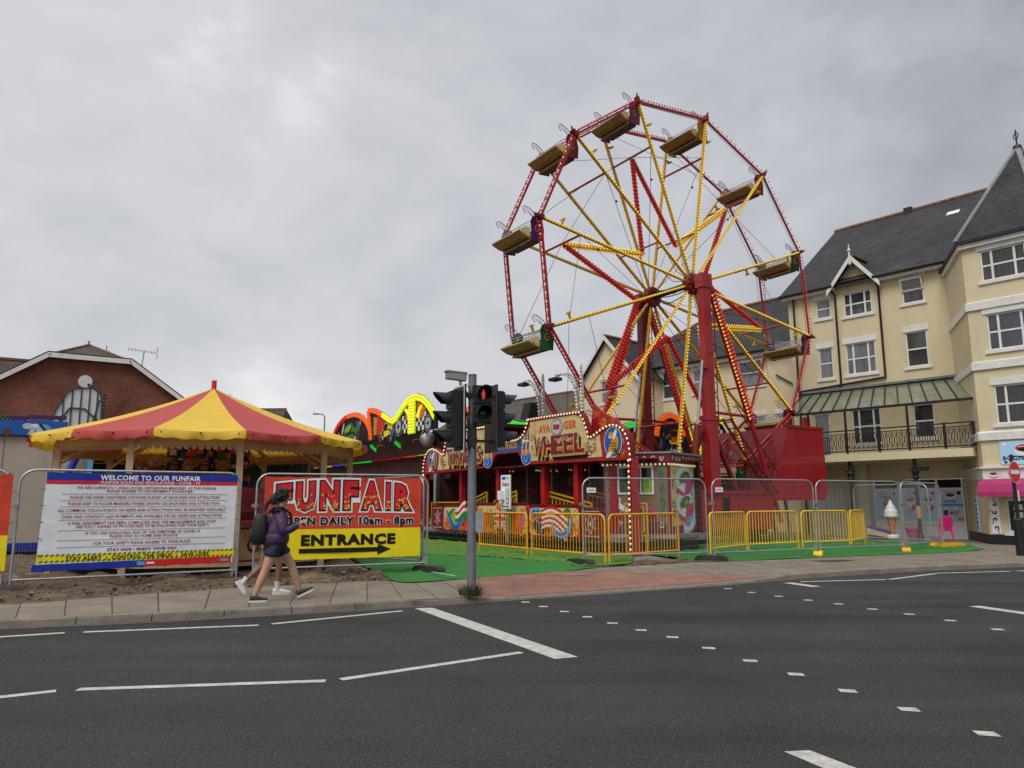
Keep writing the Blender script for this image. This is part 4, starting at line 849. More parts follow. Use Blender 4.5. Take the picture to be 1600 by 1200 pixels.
# left face: silver scroll surround, wine-red field below the window
m.rect(PL, .06, wl-.06, .66, 2.62, .6, AI['p_tan']); m.rect(PL, .08, .38, 1.0, 2.6, 1, AI['p_grey']); m.rect(PL, wl-.34, wl-.1, 1.0, 2.6, 1, AI['p_grey'])
for x in (.22, wl-.22):
    for z in (1.2, 1.55, 1.9, 2.3): m.scroll(PL, x, z, .1, 1.2, z*3, .045, 2, AI[('p_grey' if False else 'p_brown')], 1); m.ell(PL, x, z+.17, .06, .09, 2, AI['p_green'])
m.ell(PL, wl/2, 1.1, .62, .42, 2, AI['p_pink'], 26); m.ell(PL, wl/2, 1.0, .62, .36, 3, AI['p_dred'], 26); m.rect(PL, .1, wl-.1, .65, .95, 4, AI['p_navy'])
m.stroke(PL, [(.25+.1*q, 1.62-.4*math.sin(q/5)) for q in range(6)], .16, 5, AI['p_white'], True); m.scroll(PL, .4, 1.62, .16, 1.3, 2, .06, 6, AI['p_silver']); m.ell(PL, .35, 1.15, .1, .1, 6, AI['p_sky'])
art_filigree(m, PL, .2, wl-.2, .7, 1.0, 14, ['p_purple', 'p_orange', 'p_silver', 'p_brown'], 5, 61); m.ell(PL, wl*.62, 1.25, .08, .18, 5, AI['p_green'])
# right face: two linked silver S-scrolls filled pink, green and gold
m.rect(PR, .08, wr-.08, .66, 2.6, 1, AI['ride_cream']); cx = wr/2; art_filigree(m, PR, .2, wr-.2, .8, 2.5, 46, ['p_brown', 'p_gold', 'p_orange', 'p_dred'], 2, 55, .9); m.rect(PR, .1, wr-.1, .66, .86, 2, AI['p_purple'])
for z_ in (2.02, 1.28):
    for mi, w_, l_ in (('p_silver', .30, 3), ('p_white', .1, 4)):
        m.stroke(PR, [(cx+.05+.58*math.cos(t), z_+.22+.30*math.sin(t)) for t in np.linspace(.2, PI*1.15, 16)]+[(cx-.3, z_-.0), (cx+.28, z_-.2)]+[(cx+.02+.62*math.cos(t), z_-.2+.3*math.sin(t)) for t in np.linspace(.7, -PI*.6, 12)], w_, l_, AI[mi])
    m.poly(PR, [(cx+.48*math.cos(t)*1.15+.05, z_-.02+.24*math.sin(t)+(.1*math.cos(t))) for t in np.linspace(0, 2*PI, 18)], 5, AI['p_pink']); m.poly(PR, [(cx-.55, z_-.03), (cx-.05, z_-.2), (cx+.05, z_+.06), (cx-.1, z_+.12)], 6, AI['p_white'])
    m.ell(PR, cx-.02, z_+.28, .38, .15, 6, AI['p_green'], 14, .3); m.ell(PR, cx+.08, z_+.27, .14, .08, 7, AI['p_gold'], 12, .3)
m.ell(PR, cx+.15, .98, .2, .16, 6, AI['p_sky']); m.scroll(PR, cx+.05, .98, .14, 1.2, 0, .06, 7, AI['p_orange'])
m.build('body', AR, booth)
m = MB(off); ring(m, foot, 2.70, 2.98, 1.08, 0); ring(m, foot, 2.66, 2.70, 1.03, 0); ring(m, foot, 2.98, 3.03, 1.11, 1)
c = sum(foot, V())/5; q = [c+(p-c)*1.08 for p in foot]
for a, b in ((q[0], q[1]), (q[1], q[2])):
    PC = Plane(V((a.x, a.y, 0)), b-a, (0, 0, 1)); n_ = int((b-a).length/.24)
    for i in range(n_): u = .15+i*.24; m.scroll(PC, u, 2.84, .08, 1.1, i, .035, 1, 2, (-1)**i, 10); m.ell(PC, u+.12, 2.84, .05, .06, 1, 3, 8)
m.build('cornice', ['ride_red_dark', 'galv_dull', 'p_silver', 'p_dred'], booth)
q = [c+(p-c)*1.05 for p in foot]
m = MB(off); bp3 = [V((q[i].x, q[i].y, 2.66)) for i in (0, 1, 2)]; m.bulbs(bp3, .13, .045, 0)
for a_, b_ in zip(bp3, bp3[1:]): m.bar(a_+V((0, .05, .02)), b_+V((0, .05, .02)), .04, .04, 1)
m.build('bulb_strip', ['bulb_warm', 'ride_red_dark'], booth)
mat('glass_dark', (0.018, 0.02, 0.022), 0.06, var=0, spec=0.6)
m = MB(off)
for u0, u1, v0, v1 in ((.42, 1.50, 1.78, 1.84), (.42, 1.50, 2.56, 2.62), (.42, .48, 1.84, 2.56), (1.44, 1.50, 1.84, 2.56), (1.10, 1.14, 1.84, 2.56)): m.prism([(u0, v0), (u1, v0), (u1, v1), (u0, v1)], PL, .02, 0, l=14)
o = m.build('ticket_window', ['white_paint'], booth)
m = MB(off); m.rect(PL, .46, 1.46, 1.82, 2.58, 6, 0); m.build('pane', ['glass_dark'], o)
m = MB(off); m.rect(PL, 1.18, 1.42, 1.85, 2.24, 8, 0)
for q_ in range(6): m.rect(PL, 1.21, 1.39-.02*(q_ % 3), 2.18-.05*q_, 2.19-.05*q_, 9, 1)
m.rect(PL, .7, .95, 1.98, 2.06, 8, 2); m.rect(PL, .9, 1.08, 2.2, 2.5, 8, 3); m.build('price_notice', ['p_lime', 'p_black', 'p_gold', 'p_grey'], o)
m = MB(off); ring(m, foot, .50, .62, 1.18, 0); m.build('deck', ['galv_dull'], booth)
m = MB(off); ring(m, foot, GZ+.02, .5, .96, 0); m.build('undercarriage', ['black'], booth)
m = MB(off); a = P0-dr*.0+V((-.4, -.9, 0)); PK = Plane(V((a.x-1.0, a.y+.42, 0)), dl*-1, (0, 0, 1))
for inset in (0, .1): 
    x0, x1, z0, z1 = inset, .62-inset, .62+inset, 1.52-inset
    for (p, q) in (((x0, z0), (x1, z0)), ((x1, z0), (x1, z1)), ((x1, z1), (x0, z1)), ((x0, z1), (x0, z0))): m.bar(PK.at(*p), PK.at(*q), .04, .04)
for u in (.2, .31, .42): m.bar(PK.at(u, .72), PK.at(u, 1.42), .02, .02)
for u in (.02, .6): m.bar(PK.at(u, GZ), PK.at(u, .64), .04, .04)
m.build('deck_gate', ['ride_yellow'], booth)
# ================================================================== mesh fence panels, blocks and banners
ZP = 0.1
mat('wire_pale', (.42, .43, .44), .5, .3, var=.1)
def fence_panel(A, B, label, h=2.03, wires=True, group='steel mesh fence panels along the pavement'):
    A, B = V((*A, ZP)), V((*B, ZP)); d = B-A; Ln = d.length
    t = thing('mesh_fence', label, 'fence panel', A, math.atan2(d.y, d.x), group)
    r = .24; arc = [(r-r*math.cos(a), h-r+r*math.sin(a)) for a in np.linspace(0, PI/2, 6)]
    pth = [(.02, .03)]+[(x+.02, z) for x, z in arc]+[(Ln-.02-x, z) for x, z in reversed(arc)]+[(Ln-.02, .03)]
    m = MB(); m.tube([V((x, 0, z)) for x, z in pth], .0205, 8); m.tube([V((.02, 0, .2)), V((Ln-.02, 0, .2))], .019, 8)
    for s_ in (0, 1):
        x = .02 if s_ == 0 else Ln-.02; q = .16 if s_ == 0 else -.16
        m.raw([(x, -.004, .2), (x+q, -.004, .2), (x, -.004, .36), (x, .004, .2), (x+q, .004, .2), (x, .004, .36)], [(0, 1, 2), (5, 4, 3), (0, 3, 4, 1), (1, 4, 5, 2), (2, 5, 3, 0)])
    m.build('frame', ['galv'], t, 50)
    if wires:
        m = MB(); w = .0008
        for x in np.arange(.06, Ln-.04, .042): m.bar((x, .004, .2), (x, .004, h-.01 if .2 < x < Ln-.2 else h-.16), w*2, w*2)
        for z in np.arange(.36, h-.05, .155): m.bar((.02, -.002, z), (Ln-.02, -.002, z), w*2, w*2)
        m.build('wire_mesh', ['wire_pale'], t)
    m = MB(); m.box(-.06, .06, -.05, .05, 1.38, 1.43); m.box(-.02, .02, -.07, .05, 1.36, 1.45); m.build('clamp', ['galv_dull'], t)
    return t
def block(x, y, rz, label, c='rubber', l=.75):
    t = thing('fence_block', label, 'fence block', (x, y, ZP-.005), rz, 'blocks holding up the fence panels')
    m = MB(); P = Plane((0, -.11, 0), (1, 0, 0), (0, 0, 1)); h = l/2
    m.prism(rnd([(-h, 0), (h, 0), (h, .07), (h-.09, .14), (-h+.09, .14), (-h, .07)], .03, 2), P, .22, 0); m.build('block', [c], t)
    m = MB()
    for q in (-h*.5, 0, h*.5): m.lathe([(.028, 0), (.028, .012)], (q, 0, .132), 8)
    m.build('socket', ['black'], t)
    return t
fA, fB = (-8.35, 12.70), (-5.25, 14.60)
fC, fD = (-5.03, 14.75), (-1.80, 16.20)
f0a, f0b = (-11.6, 11.35), (-8.52, 12.80)
fence_panel(f0a, f0b, 'mesh fence panel cut off by the left edge of the photo'); pw = fence_panel(fA, fB, 'mesh fence panel carrying the white rules banner')
fence_panel(fC, fD, 'mesh fence panel carrying the red and yellow funfair banner')
fence_panel((-4.2, 19.1), (-1.93, 16.45), 'mesh fence panel turned back into the fairground behind the funfair banner')
fence_panel((1.66, 18.0), (4.94, 19.2), 'mesh fence panel in front of the bulb-lined column and pay booth')
fence_panel((5.02, 19.0), (8.24, 20.6), 'mesh fence panel in front of the red trailer')
fence_panel((8.35, 20.75), (11.40, 22.15), 'mesh fence panel right of the red trailer end')
fence_panel((11.45, 22.2), (13.9, 24.5), 'mesh fence panel slanting back towards the pink chairs')
fence_panel((13.75, 24.9), (12.3, 27.2), 'mesh fence panel farthest back, before the ice cream posters')
for x, y, a, s_, c in ((-8.42, 12.72, -1.0, 'large dark block under the left end of the rules banner fence', 'rubber'), (-5.13, 14.7, -.9, 'dark block between the two banner fences', 'rubber'), (-1.78, 16.2, -.7, 'dark block at the right end of the funfair banner fence', 'rubber'),
                       (1.6, 18.0, -.9, 'long dark block lying at the edge of the green matting', 'rubber'), (4.98, 19.1, -.5, 'dark block where the booth and trailer fences meet', 'rubber'), (8.3, 20.68, 1.1, 'small yellow block right of the trailer fence', 'barrier_yellow'), (11.43, 22.15, 1.2, 'yellow and black block under the corner of the slanting fence', 'barrier_orange'), (14.0, 24.5, .15, 'long orange block lying on the matting by the pink chairs', 'barrier_orange')):
    b_ = block(x, y, a, s_, c, 1.15 if 'orange block' in s_ else (.5 if 'small' in s_ or 'corner' in s_ else .8))
# small white plates on the two right-hand panels
def plate(A, B, u, z, label):
    A, B = V((*A, 0)), V((*B, 0)); Q = Plane(A, B-A, (0, 0, 1)); o = Q.at(u, z); o = o+Q.n*.03
    t = thing('fence_plate', label, 'plate', o, math.atan2((B-A).y, (B-A).x)); m = MB(); R_ = Plane((0, 0, 0), (1, 0, 0), (0, 0, 1)); m.prism([(0, 0), (.24, 0), (.24, .12), (0, .12)], R_, .008, 0); m.rect(R_, .04, .2, .05, .07, 1, 1); m.build('plate', ['white_print', 'p_grey'], t)
plate((1.66, 18.0), (4.94, 19.2), .12, 1.78, 'small white plate on the mesh fence before the pay booth'); plate((5.02, 19.0), (8.24, 20.6), .12, 1.80, 'small white plate on the mesh fence before the red trailer')

class Billow(Plane):
    def __init__(s, o, ax, ay, lay, amp, sd): Plane.__init__(s, o, ax, ay, lay); s.amp = amp; s.sd = sd
    def at(s, u, v, l=0):
        b = s.amp*(math.sin(u*2.3+s.sd)*math.cos(v*2.9+s.sd*2)+.6*math.sin(u*4.1+v*2.2+s.sd)); return s.o+s.ax*u+s.ay*v+s.n*(l*s.lay+b)
def gridrect(m, P, u0, u1, v0, v1, l, mi, nu=28, nv=12, fn=None):
    g = []
    for i in range(nu+1):
        for j in range(nv+1):
            u, v = lerp(u0, u1, i/nu), lerp(v0, v1, j/nv)
            if fn: u, v = fn(u, v)
            g.append(P.at(u, v, l))
    m.raw(g, [(i*(nv+1)+j, (i+1)*(nv+1)+j, (i+1)*(nv+1)+j+1, i*(nv+1)+j+1) for i in range(nu) for j in range(nv)], mi)
def banner_thing(A, B, name, label, cat):
    A, B = V((*A, 0)), V((*B, 0)); d = (B-A).normalized(); n_ = V((d.y, -d.x, 0)); o = A+n_*.035
    return thing(name, label, cat, o, math.atan2(d.y, d.x))
def ties(t, W_, z0, z1, x0):
    m = MB()
    for u in np.linspace(x0+.06, x0+W_-.06, 9):
        for z, q in ((z1-.02, .05), (z0+.02, -.05)): m.bar((u, -.008, z), (u+.01, .0, z+q), .008, .008)
    for z in np.linspace(z0+.25, z1-.3, 5):
        for x, q in ((x0+.01, -.07), (x0+W_-.01, .07)): m.bar((x, -.008, z), (x+q, 0, z+.01), .008, .008)
    m.build('cable_ties', ['black'], t)
# rules banner
bw = banner_thing(fA, fB, 'rules_banner', 'white banner of funfair rules with blue and red edges tied to the fence', 'banner')
x0, W_, z0, z1 = .40, 3.14, .44, 2.10; H_ = z1-z0
Q = Billow((0, 0, 0), (1, 0, 0), (0, 0, 1), .005, .010, 1.0)
sag = lambda u, v, a, b, W__, X__: (v-.016*abs(math.sin(PI*(u-X__-.06)/((W__-.12)/8)))*max(0, (v-b+.3)/.3) if v > b-.3 else v+.012*abs(math.sin(PI*(u-X__-.06)/((W__-.12)/8)))*max(0, (a+.2-v)/.2) if v < a+.2 else v)
skew = lambda u, v: (u-.05*(1-(v-z0)/H_)*(1 if u < x0+W_/2 else .4), sag(u, v, z0, z1, W_, x0)-.03*(1-(u-x0)/W_)*(1-(v-z0)/H_))
sag1 = lambda u, v: (u, sag(u, v, z0, z1, W_, x0))
yv = lambda f_: z1-f_*H_; xu = lambda f_: x0+f_*W_
mat('banner_white', (0.74, 0.75, 0.80), 0.42, var=0.06, vscale=1.5, bump=.9, bscale=3.4); mat('banner_blue', (26, 50, 150), 0.42, srgb=True, var=.12, bump=.9, bscale=4); mat('banner_red', (206, 34, 40), 0.42, srgb=True, var=.10, bump=.9, bscale=4); mat('banner_text', (140, 42, 58), .45, srgb=True, var=.03)
m = MB(); gridrect(m, Q, x0, x0+W_, z0, z1, 0, 0, nu=64, nv=24, fn=skew)
gridrect(m, Q, x0, x0+W_, yv(.085), z1, .6, 1, nu=64, nv=2, fn=sag1); gridrect(m, Q, x0, x0+W_, yv(.125), yv(.085), .6, 2, nu=64, nv=1, fn=sag1)
gridrect(m, Q, x0-.045, x0+W_, yv(.925), yv(.848), .6, 3, nv=1); gridrect(m, Q, x0-.05, xu(.52), z0-.0, yv(.925), .6, 1, nv=2, nu=14, fn=skew); gridrect(m, Q, xu(.52), x0+W_-.02, z0, yv(.925), .6, 2, nv=2, nu=14, fn=skew)
for q in range(40):
    for v_ in (.853, .915): u = xu(0)+.03+q*.0785; m.stroke(Q, [(u-.03, yv(v_)-.012), (u+.018, yv(v_)+.012)], .028, 1.2, 4)
for s_, cx, f_, w_, h_, mi, bd in (('WELCOME TO OUR FUNFAIR', .523, .054, .53, .095, 5, .035), ('FUNFAIR RULES AND REGULATIONS - COVID - 19', .523, .105, .52, .052, 5, .011), ('WE ARE CURRENTLY USING SOCIAL DISTANCING MEASURES  AT THIS FUNFAIR', .513, .16, .732, .05, 6, .011), ('PLEASE ADHERE TO GOVERNMENT GUIDELINES', .52, .195, .45, .05, 6, .011),
                            ('PLEASE USE HAND SANITISING STATIONS PLACED AT EACH RIDE AND ATTRACTION', .51, .262, .78, .052, 6, .011), ('PLEASE KEEP TO FLOOR MARKERS WHERE SHOWN ON EACH RIDE AND ATTRACTION', .506, .328, .79, .052, 6, .011), ('ALL COMMON TOUCH POINTS ON RIDES AND ATTRACTIONS WILL BE SANITISED REGULARLY', .503, .397, .875, .052, 6, .011),
                            ('CASH AND CONTACT-LESS PAYMENTS ARE AVAILABLE ON ALL RIDES AND ATTRACTIONS', .503, .463, .835, .052, 6, .011), ('A RISK ASSESSMENT HAS BEEN COMPLETED AND THE MANAGEMENT AND STAFF', .503, .53, .77, .05, 6, .011), ('ARE FULLY AWARE OF PROCEDURES TO BE FOLLOWED FOR YOUR SAFETY', .503, .567, .695, .05, 6, .011),
                            ('IF YOU ARE DISPLAYING ANY OF THE SYMPTOMS OF COVID-19', .503, .635, .593, .05, 6, .011), ('PLEASE STAY AT HOME AND ISOLATE', .503, .672, .35, .05, 6, .011), ('FOR YOUR SAFETY PLEASE ADHERE TO THESE RULES', .5, .742, .5, .052, 6, .011), ('STAY SAFE • ENJOY YOUR DAY', .5, .815, .362, .062, 6, .04), ('STAY ALERT  ›  CONTROL THE VIRUS  ›  SAVE LIVES', .49, .888, .735, .068, 7, .03)):
    m.text(Q, s_, xu(cx), yv(f_), w_*W_, h_, 1.6, mi, bd)
for f_ in (.228, .295, .36, .43, .497, .605, .706, .776): gridrect(m, Q, xu(.075), xu(.945), yv(f_)-.0035, yv(f_)+.0035, 1.2, 8, nv=1, nu=20)
m.rect(Q, xu(.475), xu(.515), yv(.985), yv(.945), 1.6, 9); m.rect(Q, xu(.525), xu(.565), yv(.975), yv(.955), 1.6, 5); m.rect(Q, xu(.925), xu(.97), yv(.975), yv(.95), 1.6, 9)
m.build('sheet', ['banner_white', 'banner_blue', 'banner_red', 'p_yellow', 'p_green', 'white_print', 'banner_text', 'p_black', 'p_grey', 'p_sky'], bw, 60)
ties(bw, W_, z0, z1, x0)
# funfair banner (also the one cut off on the left)
def funfair_banner(A, B, label, x0, W_, z0, z1):
    t = banner_thing(A, B, 'funfair_banner', label, 'banner'); H_ = z1-z0; Q = Billow((0, 0, 0), (1, 0, 0), (0, 0, 1), .007, .011, 2.4)
    xu = lambda f_: x0+f_*W_; yv = lambda f_: z1-f_*H_
    m = MB(); sg = lambda u, v: (u, sag(u, v, z0, z1, W_, x0)); gridrect(m, Q, x0, x0+W_, yv(.635), z1, 0, 0, nu=64, nv=14, fn=sg); gridrect(m, Q, x0, x0+W_, z0, yv(.635), 0, 1, nu=64, nv=10, fn=sg)
    r = random.Random(3)
    def arch(dx, k):
        return lambda u, v: (u+dx, v+.10*(1-((u-xu(.5))/(W_*.45))**2)*(1 if v > yv(.3) else .25)-.02)
    chars = 'FUNFAIR'; ws = (.78, 1.0, 1.05, .78, 1.08, .42, .95); tot = sum(ws); u = .06; sp = .885/tot
    for i, (c, w_) in enumerate(zip(chars, ws)):
        cx = xu(u+w_*sp/2); ww = w_*sp*W_*.86; top, bt = yv(.085), yv(.415); cy, hh = (top+bt)/2, top-bt
        for l, mi, b_ in ((1 if False else 1+.12*(i % 2), 2, .155), (2+.12*(i % 2), 3, .098), (3+.12*(i % 2), 4, .052)): m.text(Q, c, cx, cy, ww*(.5 if c == 'I' else .90), hh*.93, l, mi, b_, warp=arch(0, i), ref=.052)
        for q in range(26 if c != 'I' else 8):
            du = r.uniform(-.42, .42)*ww; dv = r.uniform(-.46, -.02)*hh
            ok = {'F': du < -.05*ww or False, 'U': abs(du) > .22*ww or dv < -.32*hh, 'N': abs(du) > .22*ww or abs(du/ww+dv/hh*.8) < .2, 'A': abs(abs(du)/ww-.22+dv/hh*.45) < .14 or -.25 < dv/hh < -.1, 'I': abs(du) < .3*ww, 'R': du < -.2*ww or (du/ww > -.1 and abs(du/ww+dv/hh*.8) < .22)}[c]
            if ok:
                p = arch(0, i)(cx+du*.85, cy+dv); s_ = r.uniform(.014, .034)
                m.poly(Q, [(p[0]+s_*(1 if k % 2 == 0 else .45)*math.cos(PI/2+k*PI/5), p[1]+s_*(1 if k % 2 == 0 else .45)*math.sin(PI/2+k*PI/5)) for k in range(10)], 4, 5)
        u += w_*sp
    for l, mi, b_ in ((1, 2, .095), (2, 3, .048)): m.text(Q, 'OPEN DAILY 10am - 8pm', xu(.535), yv(.552), .83*W_, .215, l, mi, b_, ref=.048)
    m.text(Q, 'ENTRANCE', xu(.53), yv(.768), .60*W_, .225, 1, 3, .06)
    a0, a1, v_ = xu(.22), xu(.80), yv(.895); m.rect(Q, a0, a1-.28, v_-.045, v_+.045, 1, 3); m.poly(Q, [(a1-.28, v_-.11), (a1, v_), (a1-.28, v_+.11)], 1, 3)
    m.build('sheet', ['banner_orange', 'p_yellow', 'white_print', 'p_black', 'banner_red', 'star_gold'], t, 60); ties(t, W_, z0, z1, x0); return t
mat('star_gold', (.85, .55, .08), .4, var=.2); mat('banner_orange', (0.62, 0.055, 0.025), 0.42, var=.25, vscale=1.6, bump=.9, bscale=3.2)
funfair_banner(fC, fD, 'red and yellow FUNFAIR banner with an ENTRANCE arrow behind the walkers', .16, 3.20, .44, 2.08)
funfair_banner(f0a, f0b, 'red and yellow FUNFAIR banner cut off by the left edge of the photo', .12, 3.30, .44, 2.06)

# ================================================================== yellow crowd barriers
def barrier(A, B, label, c='barrier_yellow', h=1.16, feet=True):
    A, B = V((*A, ZP)), V((*B, ZP)); d = B-A; Ln = d.length; r = .16
    t = thing('crowd_barrier', label, 'barrier', A, math.atan2(d.y, d.x), 'yellow crowd barriers round the ride')
    arc = [(r-r*math.cos(a), h-r+r*math.sin(a)) for a in np.linspace(0, PI/2, 5)]
    pth = [(.02, .02)]+[(x+.02, z) for x, z in arc]+[(Ln-.02-x, z) for x, z in reversed(arc)]+[(Ln-.02, .02)]
    m = MB(); m.tube([V((x, 0, z)) for x, z in pth], .026, 8); m.tube([V((.02, 0, .2)), V((Ln-.02, 0, .2))], .024, 8)
    m.build('frame', [c], t, 50)
    n = int(Ln/.125)
    m = MB()
    for i in range(1, n): x = Ln*i/n; m.tube([(x, 0, .2), (x, 0, h)], .0125 if feet else .009, 5)
    m.build('uprights', [c], t, 50)
    if feet:
        for x in (.05, Ln-.05): m = MB(); m.box(x-.03, x+.03, -.3, .3, 0, .03); m.build('foot', [c], t)
    return t
barrier((-1.02, 23.3), (.42, 21.05), 'orange-yellow crowd barrier farthest left, before the union flag panel', 'barrier_orange', feet=False)
barrier((.52, 20.9), (2.22, 18.15), 'orange-yellow crowd barrier before the striped flag panel', 'barrier_orange', feet=False)
barrier((2.3, 18.2), (4.40, 20.1), 'orange-yellow crowd barrier before the pay booth', 'barrier_orange', feet=False)
barrier((5.35, 20.6), (6.95, 22.6), 'yellow crowd barrier set edge-on at the left of the red trailer')
barrier((7.02, 22.7), (9.0, 23.9), 'yellow crowd barrier square on before the red trailer'); barrier((9.1, 23.9), (11.0, 24.8), 'yellow crowd barrier right of the red trailer end'); barrier((11.05, 24.8), (12.2, 26.3), 'yellow crowd barrier turned away at the right end of the row')

# ================================================================== traffic lights
TLB = V((-.655, 12.2, ZP))
tl = thing('traffic_light', 'grey traffic light pole with three black signal heads, a red light showing', 'traffic light', TLB)
mat('tl_black', (0.016, 0.017, 0.02), 0.42, var=.25, vscale=8); mat('pole_grey', (0.20, 0.21, 0.235), 0.5, 0.3, var=.25, vscale=5, stain=((.11, .11, .11), 6, .6, (1, 1, .3))); mat('lens_dark', (0.012, 0.016, 0.014), .15, var=0); mat('red_lamp', (.75, .05, .03), .3, emit=.5, var=0); mat('lens_green', (.006, .03, .025), .15, var=0)
m = MB(); m.tube([(0, 0, -.02), (0, 0, 3.54)], .068, 16); m.tube([(0, 0, 3.54), (0, 0, 3.555)], .072, 16); m.tube([(0, 0, -.02), (0, 0, 1.75)], .0715, 16); m.tube([(0, 0, 0), (0, 0, .05)], [.13, .08], 14); m.build('pole', ['pole_grey'], tl, 40)
def head(cx, cy, zc, ang, n, board, label=None, lit=None):
    f = V((math.cos(ang), math.sin(ang), 0)); s_ = V((-f.y, f.x, 0)); c = V((cx, cy, zc)); u = V((0, 0, 1))
    Hh = .31*n; m = MB()
    def bx(m, a0, a1, b0, b1, z0_, z1_, mi): m.hexa([c+f*a0+s_*b0+u*z0_, c+f*a1+s_*b0+u*z0_, c+f*a1+s_*b1+u*z0_, c+f*a0+s_*b1+u*z0_, c+f*a0+s_*b0+u*z1_, c+f*a1+s_*b0+u*z1_, c+f*a1+s_*b1+u*z1_, c+f*a0+s_*b1+u*z1_], mi)
    for i in range(n):
        zc_ = Hh/2-.31*(i+.5); ring_ = []
        bx(m, -.02, .13, -.15, .15, zc_-.152, zc_+.152, 0); bx(m, .13, .16, -.135, .135, zc_-.14, zc_+.14, 0)
    body = m.build('signal_head', ['tl_black', 'white_paint'], tl)
    if board:
        m = MB(); bx(m, -.05, -.02, -.25, .25, -.55, .55, 0)
        if board == 2:
            for b0, b1, a_, b_ in ((-.25, -.225, -.55, .55), (.225, .25, -.55, .55), (-.25, .25, -.55, -.525), (-.25, .25, .525, .55)): bx(m, -.02, -.016, b0, b1, a_, b_, 1)
            bx(m, -.052, -.018, -.256, -.25, -.55, .55, 1)
        else: bx(m, -.052, -.048, -.25, -.243, -.55, .55, 2)
        m.build('backing_board', ['tl_black', 'white_paint', 'galv_dull'], body)
    for i in range(n):
        z = Hh/2-.31*(i+.5); o = c+u*z+f*.16
        m = MB(); k = 13
        A_ = [(math.cos(a), math.sin(a)) for a in np.linspace(-.5, PI+.5, k)]
        ins, out = .108, .122; vv = []
        for x, y in A_:
            l_ = .27*(.35+.65*max(0, (y+.48)/1.48))
            for rr, d_ in ((ins, 0), (out, 0), (out, l_), (ins, l_)): vv.append(o+s_*(x*rr)+u*(y*rr)+f*d_)
        m.raw(vv, [(4*q+w_, 4*(q+1)+w_, 4*(q+1)+(w_+1) % 4, 4*q+(w_+1) % 4) for q in range(k-1) for w_ in range(4)]+[(3, 2, 1, 0), tuple(4*(k-1)+w_ for w_ in range(4))]); m.build('hood', ['tl_black'], body, 50)
        m = MB(); m.lathe([(.104, 0), (.09, .02), (.04, .032), (.005, .034)], o-f*.005, 18, 0, axis=f); m.build('lens', ['lens_dark' if not lit else ('lens_dark' if i == 0 else 'lens_green')], body, 60)
        if lit and i == 0:       # the red figure
            m = MB(); q = Plane(o+f*.034, s_, u); sg = .9; m.ell(q, .0, .062*sg, .018, .02, 0, 0, 12); m.poly(q, [(-.03, .035), (.03, .035), (.024, -.02), (.018, -.085), (-.018, -.085), (-.024, -.02)], 0, 0); m.build('red_figure', ['red_lamp'], body)
    return body
head(-.24, 0, 2.81, math.atan2(-.42, -.9), 3, 2); head(.34, .06, 2.81, math.atan2(.42, .9), 3, 1); head(.15, -.17, 3.02, math.atan2(-.97, .24), 2, 0, lit=True)
m = MB()
for z in (2.45, 3.2): m.bar((-.24, 0, z), (.34, .06, z), .05, .04); m.box(-.085, .085, -.085, .085, z-.04, z+.04)
m.bar((0, 0, 2.75), (.13, -.12, 2.75), .05, .05); m.bar((0, 0, 3.25), (.13, -.12, 3.25), .05, .05)
m.tube([(-.05, -.08, 2.6), (-.09, -.10, 2.9), (-.16, -.05, 3.1), (-.22, .0, 3.2)], .012, 5); m.tube([(-.04, -.09, 3.3), (-.1, -.1, 3.38), (-.2, -.04, 3.3)], .01, 5); m.box(-.075, .075, -.09, .0, 2.35, 2.72)
m.build('bracket', ['tl_black'], tl)
m = MB(); c = V((-.26, 0, 3.52)); m.bar(c+V((-.17, -.03, .03)), c+V((.15, .05, -.0)), .15, .14); m.bar(c+V((-.2, -.04, .08)), c+V((.16, .05, .06)), .17, .015); det = m.build('detector', ['galv_dull'], tl)
m = MB(); m.bar(c+V((-.175, -.032, .03)), c+V((-.172, -.031, .03)), .13, .12); m.build('detector_face', ['black_gloss'], det)
m = MB(); m.tube([c+V((.05, 0, -.05)), c+V((.07, 0, -.16)), (-.06, 0, 3.2)], .025, 8); m.build('detector_arm', ['galv_dull'], det, 40)
m = MB(); P_ = Plane((.065, -.075, 0), (1, 0, 0), (0, 0, 1)); m.prism(rnd([(0, .98), (.125, .98), (.125, 1.32), (0, 1.32)], .02, 2), P_, .1, 0); m.rect(P_, .03, .1, 1.2, 1.26, 1, 1); m.ell(P_, .0625, 1.08, .025, .025, 1, 1, 10); m.build('push_box', ['galv', 'galv_dull'], tl)
# weeds at the foot of the pole
r = random.Random(9); mat('weed_green', (.05, .085, .022), .8, var=.4, vscale=20); mat('weed_straw', (.17, .12, .05), .8, var=.3, vscale=20)
m = MB()
for _ in range(240):
    a = r.uniform(0, 2*PI); d = r.uniform(.05, .2); b = V((d*math.cos(a), d*math.sin(a)*.8, 0)); l_ = r.uniform(.06, .24)*(1.2-d*2); tip = b+V((math.cos(a)*l_*r.uniform(.2, .9), math.sin(a)*l_*r.uniform(.2, .9), l_)); sd_ = V((-math.sin(a), math.cos(a), 0))*r.uniform(.004, .010); mid = (b+tip)/2+V((0, 0, l_*.2))
    mi = 0 if r.random() < .72 else 1; m.face([b-sd_, b+sd_, mid+sd_*.8, mid-sd_*.8], mi); m.face([mid-sd_*.8, mid+sd_*.8, tip], mi)
tag(m.build('weed_tuft', ['weed_green', 'weed_straw'], loc=(-.655, 12.16, .095)), 'straggly green weeds round the foot of the traffic light pole', 'weeds')

